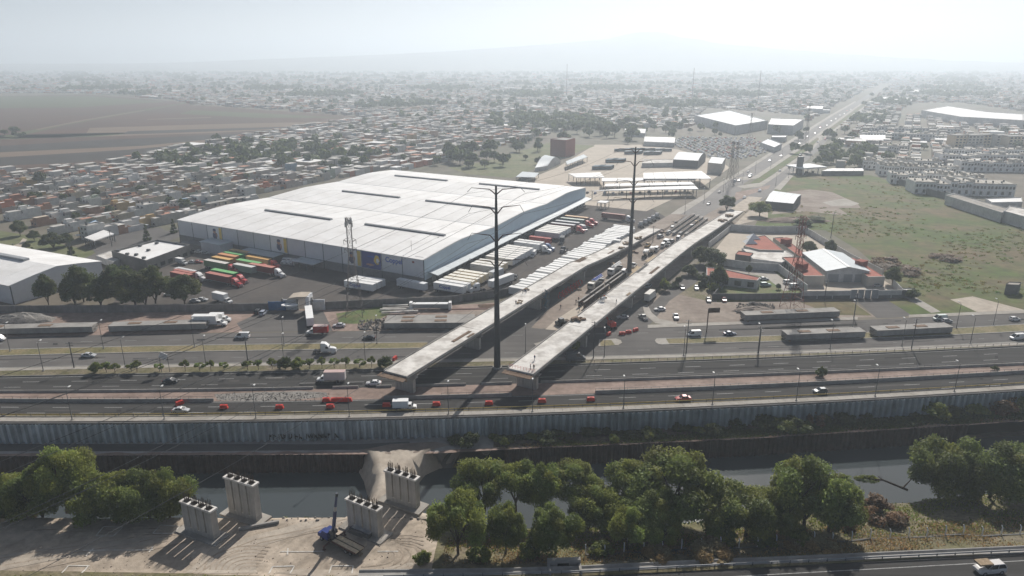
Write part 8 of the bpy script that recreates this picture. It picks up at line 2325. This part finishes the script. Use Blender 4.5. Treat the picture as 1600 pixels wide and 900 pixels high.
# the rest of the town, to the horizon, as one mass
g = np.random.default_rng(23)
rest = [(q[1].x, q[1].y) for q in cand[NIND:]]
FIELD = [(-600, 145), (0, 145), (140, 146), (270, 156), (300, 163), (560, 181), (600, 190), (420, 212), (280, 240), (60, 272), (-600, 330)]
AVEN = [(1000, 345), (1230, 205), (1372, 130), (1396, 130), (1310, 205), (1260, 262), (1150, 360)]
LOTS = [[(1030, 250), (1060, 206), (1190, 210), (1220, 232), (1190, 260)], [(1080, 200), (1100, 168), (1262, 180), (1258, 200), (1200, 206)], [(790, 300), (700, 262), (830, 215), (870, 214), (1000, 214), (1110, 226), (1150, 270), (1060, 320)], [(1360, 260), (1640, 268), (1640, 180), (1500, 160), (1430, 160), (1340, 205)], [(1195, 300), (1320, 262), (1500, 262), (1700, 420), (1300, 480)]]
for yb, ye, st in ((640, 1300, 11.5), (1300, 2400, 15.5), (2400, 4200, 26), (4200, 9000, 55)):
    for yy in np.arange(yb, ye, st * 1.25):
        hw = yy * .80 + 60
        for xx in np.arange(-hw, hw, st):
            X, Y = xx + g.uniform(-.3, .3) * st, yy + g.uniform(-.3, .3) * st
            x, y = PJ(X, Y)
            if y > 200 and not (inpoly(x, y, RIGHT) or inpoly(x, y, TOWN)): continue
            if inpoly(x, y, FIELD) or inpoly(x, y, AVEN): continue
            if any(inpoly(x, y, l) for l in LOTS): continue
            if yy < 1300 and (inpoly(x, y, TOWN) or inpoly(x, y, RIGHT)) : continue
            # open gaps: streets, yards, groves
            if math.sin(X * .011 + 1) * math.sin(Y * .007) > .62 or g.random() < .08: continue
            rest.append((X, Y))
rest = np.array(rest); n = len(rest)
dist = rest[:, 1]
big = np.clip((dist - 900) / 2500, 0, 1.6)
w_ = g.uniform(2.8, 4.6, n) * (1 + big * .8); d_ = g.uniform(3.6, 5.8, n) * (1 + big * .8); h_ = g.choice([2.7, 4.2, 5.3, 7.2], n, p=[.36, .28, .28, .08]) * g.uniform(.9, 1.1, n)
bigone = g.random(n) < .012; w_[bigone] *= 3.2; d_[bigone] *= 2.0
a_ = np.full(n, ANG - math.pi / 2) + g.choice([0, 0, .35, -.3], n) * (dist > 1200) + g.normal(0, .03, n)
ca, sa = np.cos(a_), np.sin(a_)
cor = np.array([(-1, -1), (1, -1), (1, 1), (-1, 1)])
V = np.zeros((n, 8, 3))
for k in range(4):
    lx, ly = cor[k, 0] * w_, cor[k, 1] * d_
    V[:, k, 0] = V[:, k + 4, 0] = rest[:, 0] + lx * ca - ly * sa
    V[:, k, 1] = V[:, k + 4, 1] = rest[:, 1] + lx * sa + ly * ca
    V[:, k + 4, 2] = h_
Fc = np.array([(4, 5, 6, 7), (0, 1, 5, 4), (1, 2, 6, 5), (2, 3, 7, 6), (3, 0, 4, 7)])
idx = (np.arange(n)[:, None, None] * 8 + Fc[None]).reshape(-1)
me = bpy.data.meshes.new('distant_houses')
me.vertices.add(8 * n); me.vertices.foreach_set('co', V.reshape(-1).astype(np.float32))
me.loops.add(20 * n); me.loops.foreach_set('vertex_index', idx.astype(np.int32))
me.polygons.add(5 * n); me.polygons.foreach_set('loop_start', np.arange(0, 20 * n, 4, dtype=np.int32))
pc = np.array([p_[0] for p_ in PAL]); wt = np.array(WTS, float) / sum(WTS)
wc = pc[g.choice(len(pc), n, p=wt)] * g.uniform(.85, 1.15, (n, 1))
roofp = np.array([(.46, .44, .41), (.36, .345, .32), (.62, .60, .56), (.78, .77, .75), (.42, .22, .15)])
rc = roofp[g.choice(5, n, p=[.36, .30, .16, .09, .09])]; rc[bigone] = (.78, .77, .75)
fc = np.ones((n, 5, 4, 4), np.float32); fc[:, 0, :, :3] = rc[:, None, :]; fc[:, 1:, :, :3] = wc[:, None, None, :]
at = me.color_attributes.new('Col', 'FLOAT_COLOR', 'CORNER'); at.data.foreach_set('color', fc.ravel())
me.polygons.foreach_set('use_smooth', np.zeros(5 * n, bool)); me.materials.append(MATS['city']); me.update(); me.validate()
tag(obj('distant_houses', me), kind='stuff')
# far trees between the houses
tr_ = []
for yb, ye, st in ((560, 1300, 30), (1300, 2600, 42), (2600, 6000, 85)):
    for yy in np.arange(yb, ye, st):
        hw = yy * .8 + 60
        for xx in np.arange(-hw, hw, st):
            X, Y = xx + g.uniform(-.5, .5) * st, yy + g.uniform(-.5, .5) * st
            x, y = PJ(X, Y)
            if y > 262 or inpoly(x, y, FIELD) or inpoly(x, y, AVEN) or any(inpoly(x, y, l) for l in LOTS): continue
            grove = math.sin(X * .011 + 1) * math.sin(Y * .007) > .55
            if not grove and g.random() < .72: continue
            for _ in range(5 if grove else 1): tr_.append((X + g.normal(0, 9), Y + g.normal(0, 9), g.uniform(2.6, 4.8) * (1 + min(1.2, Y / 3500))))
tr_ = np.array(tr_)
m_ = len(tr_); per = 20
cc = np.repeat(tr_, per, axis=0)
dd = g.normal(size=(m_ * per, 3)); dd /= np.linalg.norm(dd, axis=1, keepdims=True); dd[:, 2] = np.abs(dd[:, 2]) * 1.1 - .25
C3 = np.column_stack([cc[:, 0], cc[:, 1], cc[:, 2] * 1.15]) + dd * cc[:, 2:3] * g.uniform(.5, 1, (m_ * per, 1))
tag(obj('distant_trees', quads('distant_trees', C3, dd + g.normal(size=dd.shape) * .4, g.normal(size=dd.shape), cc[:, 2] * .42, cc[:, 2] * .45, g.uniform(.65, 1.3, (m_ * per, 1)) * np.ones((1, 3)), 'leaf_dark')), kind='stuff')

# ================================================================== HILLS ON THE HORIZON
prof = [(-700, 100), (0, 99.5), (200, 99), (300, 97), (450, 91), (600, 85), (700, 80), (800, 73), (880, 67), (950, 61), (985, 52), (1005, 49.5), (1036, 50.5), (1062, 58), (1100, 65), (1150, 71), (1250, 80), (1350, 87), (1450, 93), (1550, 97), (1700, 99), (2300, 101)]
mb = MB(); HY = 8700.0
xs_ = np.arange(-700, 2301, 12.5)
rows = 9
for k in range(rows):
    f = k / (rows - 1)
    for x in xs_:
        v = (np.interp(x, [p_[0] for p_ in prof], [p_[1] for p_ in prof]) - 450) / F
        t_ = HY / (_C - v * _S); top = max(2, CAMH - t_ * (_S + v * _C))
        prm = math.sin(f * math.pi) ** 1.4 if f < .5 else math.sin(f * math.pi) ** .8
        X = (x - 800) / F * t_
        mb.v.append((X * (1 + (f - .5) * .1), HY + (f - .5) * 4400, top * prm * (1 + .05 * math.sin(X * .01 + k * 2)) if 0 < k < rows - 1 and k != (rows - 1) // 2 else (top if k == (rows - 1) // 2 else -.5)))
nx = len(xs_)
for k in range(rows - 1):
    for i in range(nx - 1):
        mb.f.append([k * nx + i, k * nx + i + 1, (k + 1) * nx + i + 1, (k + 1) * nx + i]); mb.m.append(0)
o = struct(mb.build('hills', 'mountain'))
for p_ in o.data.polygons: p_.use_smooth = True

# ================================================================== HAZE
hm = bpy.data.materials.new('haze'); MATS['haze'] = hm
hm.use_nodes = True
N, L = hm.node_tree.nodes, hm.node_tree.links
for nd in list(N):
    if nd.type != 'OUTPUT_MATERIAL': N.remove(nd)
pv = N.new('ShaderNodeVolumePrincipled')
pv.inputs['Color'].default_value = (.81, .90, .985, 1)
pv.inputs['Density'].default_value = HAZE_D
pv.inputs['Anisotropy'].default_value = HAZE_G
L.new(pv.outputs[0], N['Material Output'].inputs['Volume'])
o = MB().bb(-FAR - 300, FAR + 300, -700, 15900, -14.5, 430).build('haze', 'haze')
tag(o, kind='stuff')
